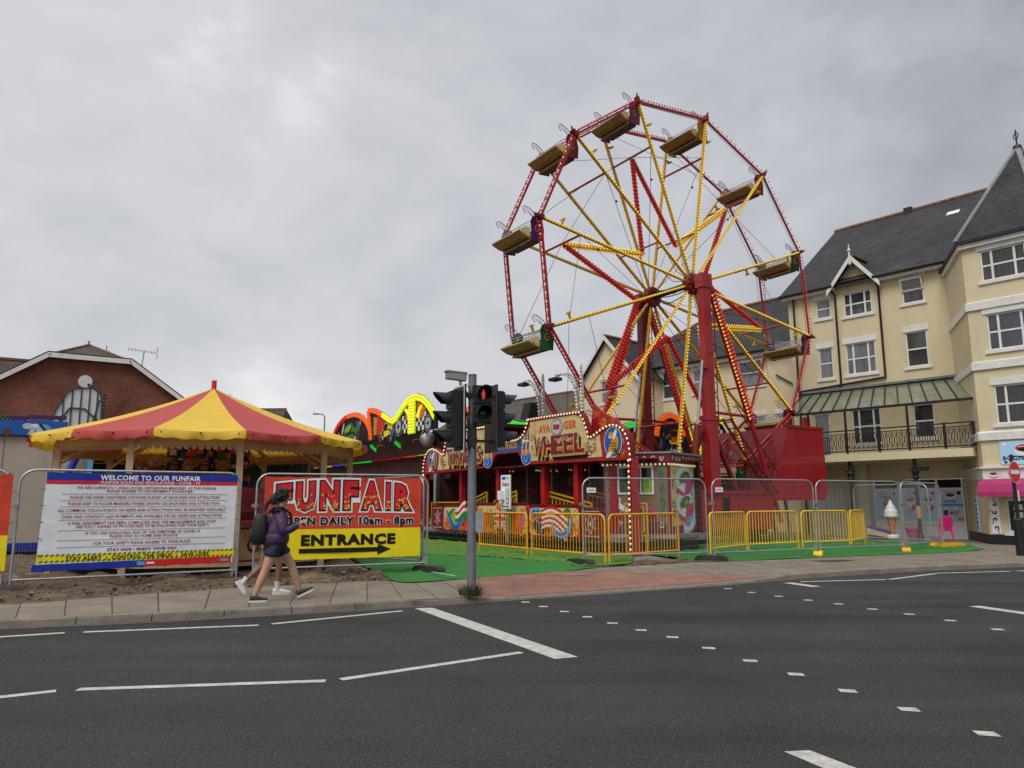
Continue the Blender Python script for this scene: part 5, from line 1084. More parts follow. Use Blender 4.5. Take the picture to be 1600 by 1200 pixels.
# no-entry sign on its black pole
nes = thing('no_entry_sign', 'round red no-entry sign with a white bar on a black pole', 'road sign', (13.75, 20.6, ZP))
m = MB(); m.tube([(0, 0, -.1), (0, 0, 2.72)], .045, 12); m.tube([(0, 0, 0), (0, 0, .95), (0, 0, 1.0)], [.12, .12, .06], 14); m.bar((0, 0, 2.68), (.55, .1, 2.66), .03, .03); m.build('pole', ['black'], nes, 40)
f = V((.52, -.85, 0)).normalized(); m = MB(); c = V((.0, 0, 2.24))+f*.05; m.lathe([(.30, -.012), (.30, .0)], c, 32, 0, axis=f); Q = Plane(c, V((-f.y, f.x, 0)), (0, 0, 1)); Q.n = f
m.ell(Q, 0, 0, .30, .30, 1, 1, 32); m.ell(Q, 0, 0, .285, .285, 2, 0, 32); m.rect(Q, -.23, .23, -.055, .055, 3, 1); m.build('disc', ['p_red', 'white_print'], nes, 40)
m = MB(); P_ = Plane(V((.05, -.05, 0)), (-f.y, f.x, 0), (0, 0, 1)); m.prism([(0, 1.45), (.06, 1.45), (.06, 1.75), (0, 1.75)], P_, .01, 0); m.build('sticker', ['white_print'], nes)
# ================================================================== cream terrace (building frame)
brickmat('slate', (0.050, 0.048, 0.052), (0.036, 0.035, 0.040), (0.018, 0.018, 0.019), .30, .21, .010, off=.5, bump=.8, var=.35, nscale=.5)
brickmat('slate_brown', (0.10, 0.085, 0.068), (0.075, 0.062, 0.05), (0.03, 0.027, 0.024), .30, .20, .012, off=.5, bump=.8, var=.4, nscale=.6)
mat('render_cream', (0.66, 0.56, 0.375), .85, var=.08, vscale=.7, bump=.12, bscale=60, stain=((.50, .415, .28), 1.3, .6, (1.4, 1.4, .16)))
mat('trim_white', (.72, .71, .68), .55, var=.1, vscale=4, stain=((.42, .40, .36), 3, .5, (1, 1, .4)))
mat('iron_black', (.014, .014, .015), .45, var=.2); mat('lead', (.20, .205, .21), .6, .2, var=.3); mat('ridge_tile', (.20, .10, .045), .8, var=.4, vscale=4)
mat('pane', (.045, .052, .064), .04, var=.6, vscale=.8, spec=.8)
def curtain(name, c, dark):
    m = bpy.data.materials.new(name); m.use_nodes = True; t = m.node_tree; b = t.nodes['Principled BSDF']; b.inputs['Roughness'].default_value = .08; b.inputs['Specular IOR Level'].default_value = .7
    g = t.nodes.new('ShaderNodeNewGeometry'); mp = t.nodes.new('ShaderNodeMapping'); mp.inputs['Scale'].default_value = (9, 9, .15); n_ = t.nodes.new('ShaderNodeTexNoise'); n_.inputs['Detail'].default_value = 3; r_ = t.nodes.new('ShaderNodeValToRGB')
    t.links.new(g.outputs['Position'], mp.inputs[0]); t.links.new(mp.outputs[0], n_.inputs['Vector']); t.links.new(n_.outputs[0], r_.inputs[0]); t.links.new(r_.outputs[0], b.inputs['Base Color'])
    r_.color_ramp.elements[0].position = .35; r_.color_ramp.elements[0].color = (*dark, 1); r_.color_ramp.elements[1].position = .68; r_.color_ramp.elements[1].color = (*c, 1); MATS[name] = m
curtain('pane_net', (.22, .23, .24), (.10, .105, .115)); curtain('pane_drape', (.07, .055, .05), (.012, .012, .013))
BX, BY = -13.0, 31.2
BB = (BX, BY, GZ)
bld = thing('terrace_building', 'tall cream building with slate roof, glass veranda and ice cream shop below', 'building', Bw(*BB), BZ)
def wall_holes(m, P, u0, u1, v0, v1, holes, depth=.12, mi=0, mr=0):
    us = sorted({u0, u1, *[h[0] for h in holes], *[h[1] for h in holes]}); vs_ = sorted({v0, v1, *[h[2] for h in holes], *[h[3] for h in holes]})
    us = [u for u in us if u0 <= u <= u1]; vs_ = [v for v in vs_ if v0 <= v <= v1]
    for a, b in zip(us, us[1:]):
        for c, d in zip(vs_, vs_[1:]):
            if not any(h[0] < (a+b)/2 < h[1] and h[2] < (c+d)/2 < h[3] for h in holes): m.rect(P, a, b, c, d, 0, mi)
    D = P.n*-depth
    for a, b, c, d in holes:
        q = [P.at(a, c), P.at(b, c), P.at(b, d), P.at(a, d)]
        for i in range(4): m.face([q[i], q[(i+1) % 4], q[(i+1) % 4]+D, q[i]+D][::-1], mr)
def window(P, u0, u1, v0, v1, style, parent, off, pane='pane', lintel=True, sill=True, open_top=False):
    """sash / triple windows set 7 cm into the wall; frame > pane, sill, lintel"""
    R_ = Plane(P.o-P.n*.10, P.ax, P.ay); fw = .055; m = MB(off)
    def fr(a, b, c, d, dep=.06): m.prism([(a, c), (b, c), (b, d), (a, d)], R_, .05, 0, l=dep/.003)
    fr(u0, u1, v0, v0+fw); fr(u0, u1, v1-fw, v1); fr(u0, u0+fw, v0+fw, v1-fw); fr(u1-fw, u1, v0+fw, v1-fw)
    mid = (v0+v1)/2; w = u1-u0; cols = []
    if style == 'sash': fr(u0+fw, u1-fw, mid-.03, mid+.03, .05)
    elif style == 'triple':
        for f_ in (.25, .75): cols.append(u0+w*f_); fr(u0+w*f_-.035, u0+w*f_+.035, v0+fw, v1-fw, .055)
        for a, b in ((u0+fw, u0+w*.25-.035), (u0+w*.25+.035, u0+w*.75-.035), (u0+w*.75+.035, u1-fw)): fr(a, b, mid-.03, mid+.03, .05)
    o = m.build('window', ['white_paint'], parent)
    m = MB(off); m.rect(R_, u0+fw*.5, u1-fw*.5, v0+fw*.5, v1-fw*.5, 9, 0); m.build('pane', [pane], o)
    if open_top:
        m = MB(off); S_ = Plane(P.at(u0, mid)+P.n*.02, P.ax, (P.ay*math.cos(-.0)+P.n*.30)); hh = (v1-mid)
        for a, b, c, d in ((0, w, 0, .05), (0, w, hh-.05, hh), (0, .05, .05, hh-.05), (w-.05, w, .05, hh-.05)): m.prism([(a, c), (b, c), (b, d), (a, d)], S_, .04, 0)
        m.rect(S_, .04, w-.04, .04, hh-.04, -3, 1); m.build('opening_sash', ['white_paint', 'pane_net'], o)
    if sill: m = MB(off); m.prism([(u0-.10, v0-.11), (u1+.10, v0-.11), (u1+.10, v0-.002), (u0-.10, v0-.002)], P, .08, 0, l=20); m.build('sill', ['trim_white'], o)
    if lintel: m = MB(off); m.prism([(u0-.09, v1+.004), (u1+.09, v1+.004), (u1+.09, v1+.25), (u0-.09, v1+.25)], P, .06, 0, l=10); m.build('lintel', ['trim_white'], o)
    return o
PM = Plane((0, BY, 0), (1, 0, 0), (0, 0, 1))
wins = [(-15.17, -14.52, 9.47, 10.32, 'sash', 'pane_net'), (-13.94, -12.76, 9.35, 10.36, 'triple', 'pane'), (-11.55, -10.73, 9.42, 10.42, 'sash', 'pane'),
        (-15.19, -14.57, 6.80, 8.14, 'sash', 'pane_net'), (-14.0, -12.76, 6.83, 8.16, 'triple', 'pane_net'), (-11.57, -10.76, 6.83, 8.25, 'sash', 'pane'),
        (-13.95, -12.77, 3.9, 5.35, 'triple', 'pane'), (-11.53, -10.75, 4.0, 5.33, 'sash', 'pane'), (-15.6, -14.9, 3.4, 5.3, 'sash', 'pane_net')]
shop = (-13.35, -9.95, .1, 2.40)
m = MB(BB); wall_holes(m, PM, -16.45, -9.9, GZ, 10.75, [w[:4] for w in wins]+[shop], .12)
PW = Plane((-16.45, BY, 0), (0, -1, 0), (0, 0, 1))
m.face([(-16.45, BY, GZ), (-16.45, BY, 10.75), (-16.45, 36.9, 15.1), (-16.45, 42.6, 10.75), (-16.45, 42.6, GZ)])
m.box(-13.35, -9.95, BY+.35, BY+.4, .1, 2.4)
m.poly(PM, [(-14.15, 10.75), (-12.55, 10.75), (-12.55, 10.9), (-13.35, 11.75), (-14.15, 10.9)], 0, 0)
m.build('wall', ['render_cream'], bld)
for a, b, c, d, st, pn in wins: window(PM, a, b, c, d, st, bld, BB, pn, lintel=not (a == -13.94 and c > 9), open_top=(a == -11.55))
# main roof, fascia, gutter
m = MB(BB); e = 10.78
def slope(pts): m.face(pts, 0)
m.raw([(-16.65, BY-.35, e), (-9.7, BY-.35, e), (-9.7, 36.95, 15.35), (-16.65, 36.95, 15.35), (-16.65, 43, e), (-9.7, 43, e)], [(0, 1, 2, 3), (3, 2, 5, 4)])
m.raw([(-16.65, BY-.35, e-.1), (-9.7, BY-.35, e-.1), (-9.7, 36.95, 15.22), (-16.65, 36.95, 15.22)], [(3, 2, 1, 0)])
m.raw([(-16.65, BY-.35, e), (-16.65, BY-.35, e-.1), (-16.65, 36.95, 15.22), (-16.65, 36.95, 15.35)], [(0, 3, 2, 1)])
roof = m.build('roof', ['slate'], bld, uv=True)
m = MB(BB)
for i in range(16): x = -16.65+i*.435; m.tube([(x, 36.95, 15.36), (x+.42, 36.95, 15.36)], .11, 8)
m.build('ridge_tiles', ['ridge_tile'], roof, 40)
m = MB(BB); m.box(-13.2, -12.85, 36.75, 37.1, 15.2, 15.52); m.build('vent', ['slate'], roof, uv=True)
m = MB(BB); m.hexa([(-10.9, 35.2, 14.01), (-10.4, 35.2, 14.01), (-10.4, 35.5, 14.24), (-10.9, 35.5, 14.24), (-10.9, 35.17, 14.05), (-10.4, 35.17, 14.05), (-10.4, 35.47, 14.28), (-10.9, 35.47, 14.28)]); m.build('roof_vent', ['trim_white'], roof)
m = MB(BB); m.box(-16.6, -14.22, BY-.30, BY-.02, 10.55, 10.70); m.build('fascia', ['trim_white'], bld)
m = MB(BB); m.box(-12.48, -9.75, BY-.30, BY-.02, 10.55, 10.70); m.build('fascia', ['trim_white'], bld)
m = MB(BB); m.tube([(-16.65, BY-.38, 10.72), (-14.2, BY-.38, 10.72)], .07, 8); m.build('gutter', ['iron_black'], bld, 40)
m = MB(BB); m.tube([(-12.5, BY-.38, 10.72), (-9.75, BY-.38, 10.72)], .07, 8)
m.build('gutter', ['iron_black'], bld, 40)
for pts in ([(-16.15, BY-.1, 10.6), (-16.15, BY-.07, 8.5), (-16.15, BY-.07, .2)], [(-14.3, BY-.38, 10.66), (-14.25, BY-.08, 10.35), (-14.25, BY-.07, 6.55), (-14.32, BY-.07, 6.3)], [(-12.45, BY-.38, 10.68), (-12.42, BY-.08, 10.3), (-12.42, BY-.07, 6.55)], [(-12.42, BY-.07, 6.55), (-16.1, BY-.07, 6.35)]):
    m = MB(BB); m.tube(pts, .045, 8); m.lathe([(.06, 0), (.06, .12)], (pts[1][0], pts[1][1], pts[1][2]-.2), 8); m.build('downpipe', ['iron_black'], bld, 40)
# gabled dormer over the triple window
m = MB(BB)
m.raw([(-14.45, BY-.38, 10.5), (-13.35, BY-.38, 11.85), (-12.25, BY-.38, 10.5), (-14.45, BY+.6, 10.5), (-13.35, BY+2.2, 11.85), (-12.25, BY+.6, 10.5)], [(1, 0, 3, 4), (2, 1, 4, 5)])
dm = m.build('dormer_roof', ['slate'], bld, uv=True)
m = MB(BB)
for s_ in (-1, 1): P_ = Plane((0, BY-.40, 0), (1, 0, 0), (0, 0, 1)); m.prism([(-13.35, 11.9), (-13.35+s_*1.12, 10.52), (-13.35+s_*1.12, 10.30), (-13.35, 11.66)], P_, .05, 0)
m.tube([(-13.35, BY-.42, 11.5), (-13.35, BY-.42, 12.35)], [.06, .02], 8); m.lathe([(.03, 0), (.08, .08), (.03, .16)], (-13.35, BY-.42, 12.0), 8); m.lathe([(.03, 0), (.07, .06), (.02, .12)], (-13.35, BY-.42, 11.42), 8)
m.build('barge_boards', ['trim_white'], dm)
m = MB(BB); m.bar((-13.35, BY-.2, 11.9), (-13.35, BY+2.1, 11.9), .2, .08); m.build('ridge_tiles', ['ridge_tile'], dm)
m = MB(BB); m.bar((-12.28, BY+.3, 10.68), (-13.2, BY+1.9, 11.85), .3, .03); m.build('lead_valley', ['lead'], dm)
# canted bay with its pyramid roof
BAY = [(-9.9, 31.2), (-8.4, 28.3), (-6.0, 28.3), (-4.5, 31.2)]
bw_ = [(-7.87, -6.53, 8.95, 10.03), (-7.87, -6.53, 6.55, 7.80), (-7.87, -6.53, 4.07, 5.37), (-7.86, -6.35, .56, 1.62)]
PBf = Plane((0, 28.3, 0), (1, 0, 0), (0, 0, 1))
m = MB(BB); wall_holes(m, PBf, -8.4, -6.0, .47, 10.35, bw_)
for (a, b) in ((BAY[0], BAY[1]), (BAY[2], BAY[3])): m.face([(a[0], a[1], GZ), (b[0], b[1], GZ), (b[0], b[1], 10.35), (a[0], a[1], 10.35)])
bay = m.build('bay_wall', ['render_cream'], bld)
for i, (a, b, c, d) in enumerate(bw_): window(PBf, a, b, c, d, 'triple' if i < 3 else 'none', bld, BB, ('pane_drape', 'pane', 'pane_drape', 'glass_dark')[i], lintel=i < 3, sill=True)
def band(name, z0, z1, g, mi, zt=None):
    m = MB(BB); c = V((-7.2, 31.2, 0)); q = [c+(V((*p, 0))-c)*(1+g) for p in BAY]; n = 4; p_ = [V((*p, 0)) for p in BAY]
    m.raw([V((p.x, p.y, z0)) for p in p_]+[V((p.x, p.y, z0)) for p in q]+[V((p.x, p.y, zt or z1)) for p in q]+[V((p.x, p.y, z1)) for p in p_], [(k*4+i, k*4+i+1, k*4+4+i+1, k*4+4+i) for k in range(3) for i in range(3)]); return m.build(name, [mi], bld)
band('string_course', 8.0, 8.30, .025, 'trim_white', 8.26); band('string_course', 5.93, 6.22, .025, 'trim_white', 6.18); band('string_course', 3.55, 3.86, .03, 'trim_white', 3.8); band('string_course', 10.2, 10.36, .05, 'trim_white'); band('shop_fascia', 2.27, 2.62, .02, 'trim_white'); band('shop_fascia', 2.62, 2.68, .05, 'trim_white'); band('plinth', GZ-.1, .47, .012, 'black'); band('gutter', 10.36, 10.46, .085, 'iron_black')
m = MB(BB); ap = (-7.2, 31.7, 14.75); ev = [(-10.0, 31.4), (-8.5, 28.05), (-5.9, 28.05), (-4.4, 31.4), (-5.6, 34.6), (-8.8, 34.6)]
ze = [10.46, 10.46, 10.46, 10.46, 12.2, 12.2]
for i in range(6): j = (i+1) % 6; m.face([(*ev[i], ze[i]), (*ev[j], ze[j]), ap])
pr = m.build('bay_roof', ['slate'], bld, uv=True)
m = MB(BB)
for i in range(6): m.bar((ev[i][0], ev[i][1], ze[i]+.02), ap, .16, .05)
m.build('lead_hips', ['lead'], pr)
m = MB(BB); m.lathe([(.16, 0), (.14, .1), (.03, .16), (.025, .75)], (ap[0], ap[1], ap[2]-.08), 10); m.tube([(ap[0]+.13*math.cos(t)*.75, ap[1]-.13*math.cos(t)*.65, ap[2]+.42+.13*math.sin(t)) for t in np.linspace(0, 2*PI, 14)[:-1]], .018, 5, closed=True); m.build('finial', ['iron_black'], pr, 40)
m = MB(BB); m.bar((-9.8, 31.0, 10.8), (-8.6, 35.6, 14.3), .35, .04); m.build('lead_valley', ['lead'], pr)
# glazed veranda and balcony
VY = 28.75
mat('veranda_glass', (.10, .135, .115), .12, var=.3, vscale=1.2, spec=.6)
def glassy(name, c, a):
    m = mat(name, c, .08, var=.25, vscale=1.0, spec=.7); m.node_tree.nodes['Principled BSDF'].inputs['Alpha'].default_value = a; return m
glassy('canopy_glass', (.20, .26, .20), .50)
ver = MB(BB); zt, zb = 6.2, 5.06
m = MB(BB); m.raw([(-16.0, BY, zt), (-9.85, BY, zt), (-8.6, VY, zb), (-15.6, VY, zb)], [(0, 3, 2, 1)]); vg = m.build('veranda_roof', ['canopy_glass'], bld)
m = MB(BB)
for i in range(15): t = i/14; m.bar((lerp(-16.0, -9.85, t), BY-.02, zt+.02), (lerp(-15.6, -8.6, t), VY, zb+.02), .05, .05)
m.bar((-15.65, VY, zb), (-8.55, VY, zb), .07, .09); m.bar((-16.0, BY-.03, zt), (-9.85, BY-.03, zt), .06, .07); m.bar((-9.85, BY, zt), (-8.58, VY, zb), .06, .06); m.build('glazing_bars', ['iron_black'], vg)
m = MB(BB); m.box(-16.0, -9.85, BY-.12, BY-.05, zt+.03, zt+.12); m.build('flashing', ['lead'], vg)
m = MB(BB); m.box(-16.0, -8.75, VY-.1, BY-.001, 3.08, 3.36); m.build('balcony_deck', ['render_cream'], bld)
rl = MB(BB)
for z in (3.46, 4.26): rl.bar((-15.9, VY, z), (-8.68, VY, z), .05, .045)
rl.bar((-15.9, VY, 4.13), (-8.68, VY, 4.13), .03, .03); rl.bar((-8.68, VY, 4.26), (-9.2, 29.9, 4.26), .04, .04); rl.bar((-8.68, VY, 3.46), (-9.2, 29.9, 3.46), .04, .04)
for i in range(41):
    x = -15.8+i*.175; rl.bar((x, VY, 3.46), (x, VY, 4.13), .022, .022)
    for cz, rx_, rz_ in ((3.62, .045, .09), (3.98, .045, .10)): rl.tube([(x+.0875+rx_*math.cos(t), VY, cz+rz_*math.sin(t)) for t in np.linspace(0, 2*PI, 9)[:-1]], .013, 4, closed=True)
    rl.bar((x+.0875, VY, 3.7), (x+.0875, VY, 3.9), .03, .03)
for i in range(6): t = i/5; x, y = lerp(-8.68, -9.2, t), lerp(VY, 29.9, t); rl.bar((x, y, 3.46), (x, y, 4.26), .022, .022)
bal = rl.build('balcony_railing', ['iron_black'], bld)
for x, top_ in ((-13.1, zb), (-11.88, 4.3), (-10.82, zb), (-9.62, 4.3), (-14.6, zb)):
    m = MB(BB); m.bar((x, VY-.02, 3.3), (x, VY-.02, top_), .07, .07); m.build('railing_post', ['iron_black'], bal)
for x in (-13.1, -10.75):
    m = MB(BB); y = VY+.1; m.tube([(x, y, GZ), (x, y, 3.1)], .065, 12); m.lathe([(.12, 0), (.10, .25), (.07, .3)], (x, y, GZ), 12); m.lathe([(.07, 0), (.13, .05), (.08, .12), (.14, .28), (.10, .34)], (x, y, 2.35), 12); m.bar((x-.22, y, 2.72), (x+.22, y, 2.72), .05, .05)
    if x > -12: m.lathe([(.068, 0), (.072, .02), (.072, .42), (.068, .44)], (x, y, .95), 12, 1)
    m.build('iron_column', ['iron_black', 'p_gold'], bld, 40)
m = MB(BB); m.bar((-10.75, VY, 2.75), (-10.3, VY-.5, 2.75), .03, .03); m.bar((-10.75, VY, 3.0), (-10.3, VY-.5, 2.75), .02, .02); m.box(-10.4, -10.1, VY-.62, VY-.4, 2.62, 2.76); m.build('outside_lamp', ['iron_black'], bld)
m = MB(BB); m.lathe([(.28, 0), (.28, 3.0)], (-13.65, BY-.2, GZ), 18); m.build('round_pier', ['render_cream'], bld, 40)
m = MB(BB); P_ = Plane((0, BY-.02, 0), (1, 0, 0), (0, 0, 1)); m.rect(P_, -15.75, -14.5, .1, 2.08, 1, 0)
for u in np.arange(-15.7, -14.5, .2): m.rect(P_, u, u+.012, .15, 2.05, 2, 1)
m.build('garage_door', ['white_paint', 'p_grey'], bld)
m = MB(BB); m.box(-15.15, -14.85, VY+.6, VY+.62, 3.9, 5.0); m.build('red_hanging', ['p_red'], bld)
# shop front set under the balcony: stall riser, lights above, poster panels
PS = Plane((0, BY-.02, 0), (1, 0, 0), (0, 0, 1)); m = MB(BB)
m.rect(PS, -13.3, -9.98, .1, .74, 2, 0); m.rect(PS, -13.3, -9.98, .74, .80, 4, 0)
for u0, u1 in ((-13.3, -13.2), (-12.35, -12.2), (-11.6, -11.5), (-10.95, -10.85), (-10.05, -9.98)): m.rect(PS, u0, u1, .8, 2.38, 3, 0)
m.rect(PS, -13.3, -9.98, 1.98, 2.06, 4, 0); m.rect(PS, -13.3, -9.98, .8, 2.0, 0, 1)
for u in (-11.45, -12.15): m.rect(PS, u, u+.5, .2, .66, 3, 2); m.rect(PS, u+.02, u+.48, .22, .64, 4, 0)
mat('shop_white', (.82, .82, .81), .45, var=.05)
sf = m.build('shop_front', ['shop_white', 'p_white', 'p_grey'], bld)
m = MB(BB); m.rect(PS, -13.2, -10.05, 2.06, 2.36, -1, 0); m.build('pane', ['glass_dark'], sf)
mat('poster_blue', (172, 212, 242), .5, srgb=True, var=.06); mat('poster_navy', (30, 40, 80), .5, srgb=True, var=.05)
def logo(m, P, u, v, s, l, rd, bl, wh):
    m.ell(P, u, v-.15*s, .62*s, .42*s, l, wh, 18); m.ell(P, u, v+.02*s, .52*s, .26*s, l+1, bl, 18); m.stroke(P, [(u-.5*s, v-.05*s), (u-.25*s, v+.16*s), (u, v+.2*s), (u+.25*s, v+.16*s), (u+.5*s, v-.05*s)], .2*s, l+2, rd); m.stroke(P, [(u-.3*s, v+.12*s), (u+.3*s, v+.12*s)], .05*s, l+3, wh); m.stroke(P, [(u-.12*s, v-.12*s), (u, v-.26*s), (u+.12*s, v-.12*s)], .05*s, l+3, bl)
PC = ['poster_blue', 'white_print', 'p_red', 'p_black', 'poster_navy', 'p_pink', 'p_gold', 'p_brown', 'p_cream', 'p_peach']
def poster(u0, u1, fn, z0=.84, z1=1.94):
    m = MB(BB); m.rect(PS, u0, u1, z0, z1, 5, 0); fn(m, u0, u1, z0, z1); m.build('poster', PC, sf)
def po_a(m, a, b, c, d):
    m.poly(PS, [(a, d), (a+.12, d), (a, d-.2)], 6, 1); m.ell(PS, b-.1, d-.05, .14, .12, 6, 1); m.ell(PS, b-.12, d-.08, .05, .05, 7, 3); m.text(PS, 'Sundaes', a+.36, d-.2, .4, .09, 7, 4, .02); m.text(PS, 'SOFT SERVE', a+.40, c+.12, .5, .09, 7, 4, .03)
    m.ell(PS, a+.45, c+.62, .2, .18, 7, 5); m.ell(PS, a+.38, c+.72, .1, .1, 8, 9); m.ell(PS, a+.53, c+.7, .09, .09, 8, 1); m.poly(PS, [(a+.28, c+.55), (a+.62, c+.55), (a+.55, c+.28), (a+.35, c+.28)], 8, 5)
def po_b(m, a, b, c, d):
    x = (a+b)/2; m.ell(PS, a+.09, d-.08, .09, .07, 6, 1); m.ell(PS, b-.1, d-.08, .06, .06, 6, 3); logo(m, PS, x, d-.32, .30, 6, 2, 3, 1)
    m.poly(PS, [(x-.17, c+.44), (x+.17, c+.44), (x, c+.18)], 7, 9); m.ell(PS, x-.09, c+.5, .1, .09, 8, 8); m.ell(PS, x+.09, c+.5, .1, .09, 8, 7); m.ell(PS, x, c+.54, .08, .08, 9, 1)
def po_c(m, a, b, c, d):
    x = (a+b)/2; m.ell(PS, a+.1, d-.1, .1, .09, 6, 1); m.ell(PS, b-.1, d-.08, .07, .07, 6, 3); logo(m, PS, x, d-.15, .30, 6, 2, 3, 1)
    m.text(PS, 'HIGH DAIRY', x, c+.72, .42, .075, 7, 4, .03); m.text(PS, 'ICE CREAM MILKSHAKES', x, c+.58, .82, .085, 7, 4, .03)
    for q, cc in ((-.2, 7), (.16, 9)): m.poly(PS, [(x+q-.09, c+.42), (x+q+.09, c+.42), (x+q+.06, c+.18), (x+q-.06, c+.18)], 7, cc); m.ell(PS, x+q, c+.43, .1, .05, 8, 1)
    m.ell(PS, x, c+.28, .08, .05, 7, 5); m.ell(PS, b-.1, c+.06, .12, .08, 7, 9)
poster(-13.2, -12.36, po_a); poster(-12.2, -11.6, po_b); poster(-11.5, -10.95, po_b); poster(-10.85, -10.05, po_c)
m = MB(BB); Q = Plane((0, 28.3-.04, 0), (1, 0, 0), (0, 0, 1)); m.prism([(-7.86, 2.74), (-6.1, 2.74), (-6.1, 3.49), (-7.86, 3.49)], Q, .03, 0); logo(m, Q, -7.2, 3.24, .42, 1, 2, 3, 1); m.text(Q, 'BOGNOR ROCK', -7.02, 2.93, 1.55, .15, 1, 4, .04); m.ell(Q, -7.72, 3.4, .07, .06, 1, 1); m.ell(Q, -7.72, 2.8, .05, .04, 1, 3); m.ell(Q, -7.55, 2.8, .04, .04, 1, 1); m.build('shop_sign', PC, bld)
m = MB(BB); Q = Plane((0, 28.3-.085, 0), (1, 0, 0), (0, 0, 1))
for u in (-8.1, -7.1, -6.4): logo(m, Q, u, 2.45, .2, 1, 2, 3, 1)
m.ell(Q, -7.6, 2.44, .07, .09, 1, 5); m.ell(Q, -7.6, 2.44, .04, .06, 2, 9); m.build('fascia_badges', PC, bld)
mat('awning_pink', (164, 46, 102), .7, srgb=True, var=.1, stain=((.40, .07, .2), 4, .4))
m = MB(BB); n = 30; ya, yb = 28.25, 27.55
for i in range(n):
    a, b = lerp(-8.42, -5.9, i/n), lerp(-8.42, -5.9, (i+1)/n); f_ = lambda x: 1.72-.045*abs(math.sin((x+8.42)*PI/.25))
    for (y0_, z0_), (y1_, z1_) in zip([(ya, 2.26), (27.85, 2.22), (27.62, 2.08), (yb, 1.85)], [(27.85, 2.22), (27.62, 2.08), (yb, 1.85), (yb, None)]):
        m.face([(a, y1_, z1_ or f_(a)), (b, y1_, z1_ or f_(b)), (b, y0_, z0_), (a, y0_, z0_)])
m.face([(-8.42, ya, 2.26), (-8.42, 27.85, 2.22), (-8.42, 27.62, 2.08), (-8.42, yb, 1.75), (-8.42, ya, 1.85)]); m.build('pink_awning', ['awning_pink'], bld)
m = MB(BB); Q = Plane((0, 28.3-.03, 0), (1, 0, 0), (0, 0, 1)); m.prism([(-8.32, .5), (-8.06, .5), (-8.06, 1.95), (-8.32, 1.95)], Q, .03, 0)
for q in range(5): m.scroll(Q, -8.19, 1.72-.26*q, .08, .9, q*1.3, .05, 1, 3, (-1)**q, 10, .1, 1.2+q)
m.build('upright_sign', ['white_print', 'p_black', 'p_black', 'p_black'], bld)
MC = ['poster_blue', 'white_print', 'poster_navy', 'p_pink', 'p_black']
m = MB(BB); 
for q in range(0): pass
Q3 = Plane(V((-9.15, 29.75, 0)), (1.5, -2.9, 0), (0, 0, 1)); m.prism([(-.15, .5), (.25, .5), (.25, 1.72), (-.15, 1.72)], Q3, .03, 0, l=12)
for q in range(7): m.rect(Q3, -.1, .2, 1.55-.15*q, 1.60-.15*q, 13, 2)
m.build('menu_board', MC, bld)
m = MB(BB); Q = Plane((0, 28.34, 0), (1, 0, 0), (0, 0, 1))
r = random.Random(4)
for z in (.75, 1.05, 1.3):
    m.box(-7.7, -6.5, 28.36, 28.40, z-.03, z)
    for x in np.arange(-7.65, -6.5, .14): m.box(x, x+.09, 28.33, 28.39, z, z+r.uniform(.08, .17), r.choice((0, 1, 1, 3)))
m.build('window_display', MC, bld)

# ------------------------------------------------------------------ lower terrace behind the wheel, with its gabled wing
MB_ = (-23, 33, GZ)
mid = thing('terrace_building', 'lower cream building with a gabled wing seen through the big wheel', 'building', Bw(*MB_), BZ)
PD_ = Plane((0, 33, 0), (1, 0, 0), (0, 0, 1)); PG = Plane((0, 31, 0), (1, 0, 0), (0, 0, 1))
w2 = [(-20.19, -18.85, 7.22, 8.5, 'dbl'), (-25.0, -24.0, 7.12, 8.6, 'sash'), (-23.0, -22.1, 7.2, 8.45, 'sash'), (-24.9, -24.0, 4.3, 5.7, 'sash'), (-22.9, -21.9, 4.3, 5.7, 'sash'), (-20.1, -18.9, 4.3, 5.7, 'dbl'), (-18.3, -17.4, 4.3, 5.7, 'sash')]
m = MB(MB_); wall_holes(m, PD_, -29.0, -16.5, GZ, 8.85, [w[:4] for w in w2])
w3 = [(-27.75, -26.5, 6.98, 8.3, 'sash'), (-27.75, -26.5, 4.2, 5.6, 'sash')]
wall_holes(m, PG, -29.35, -25.0, GZ, 8.2, [w[:4] for w in w3]); m.poly(PG, [(-29.35, 8.2), (-25.0, 8.2), (-27.2, 10.6)], 0, 0)
m.face([(-25.0, 31, GZ), (-25.0, 33, GZ), (-25.0, 33, 8.2), (-25.0, 31, 8.2)]); m.face([(-29.35, 31, GZ), (-29.35, 31, 8.2), (-29.35, 42, 8.2), (-29.35, 42, GZ)])
m.build('wall', ['render_cream'], mid)
for i, (a, b, c, d, st) in enumerate(w2): window(PD_, a, b, c, d, 'sash', mid, MB_, 'pane' if i % 2 else 'pane_net', open_top=(i == 0))
for a, b, c, d, st in w3: window(PG, a, b, c, d, 'sash', mid, MB_, 'pane_net')
m = MB(MB_); m.raw([(-29.4, 32.65, 8.9), (-16.5, 32.65, 8.9), (-16.5, 37.6, 12.65), (-24.6, 37.6, 12.65), (-29.4, 42.5, 8.9)], [(0, 1, 2, 3), (0, 3, 4)])
m.raw([(-29.55, 30.75, 8.05), (-27.2, 30.75, 10.72), (-24.8, 30.75, 8.05), (-29.55, 36, 8.05), (-27.2, 36, 10.72), (-24.8, 36, 8.05)], [(1, 0, 3, 4), (2, 1, 4, 5)])
rf = m.build('roof', ['slate'], mid, uv=True)
m = MB(MB_)
for s_ in (-1, 1): P_ = Plane((0, 30.7, 0), (1, 0, 0), (0, 0, 1)); m.prism([(-27.2, 10.78), (-27.2+s_*2.42, 8.06), (-27.2+s_*2.42, 7.84), (-27.2, 10.52)], P_, .06, 0)
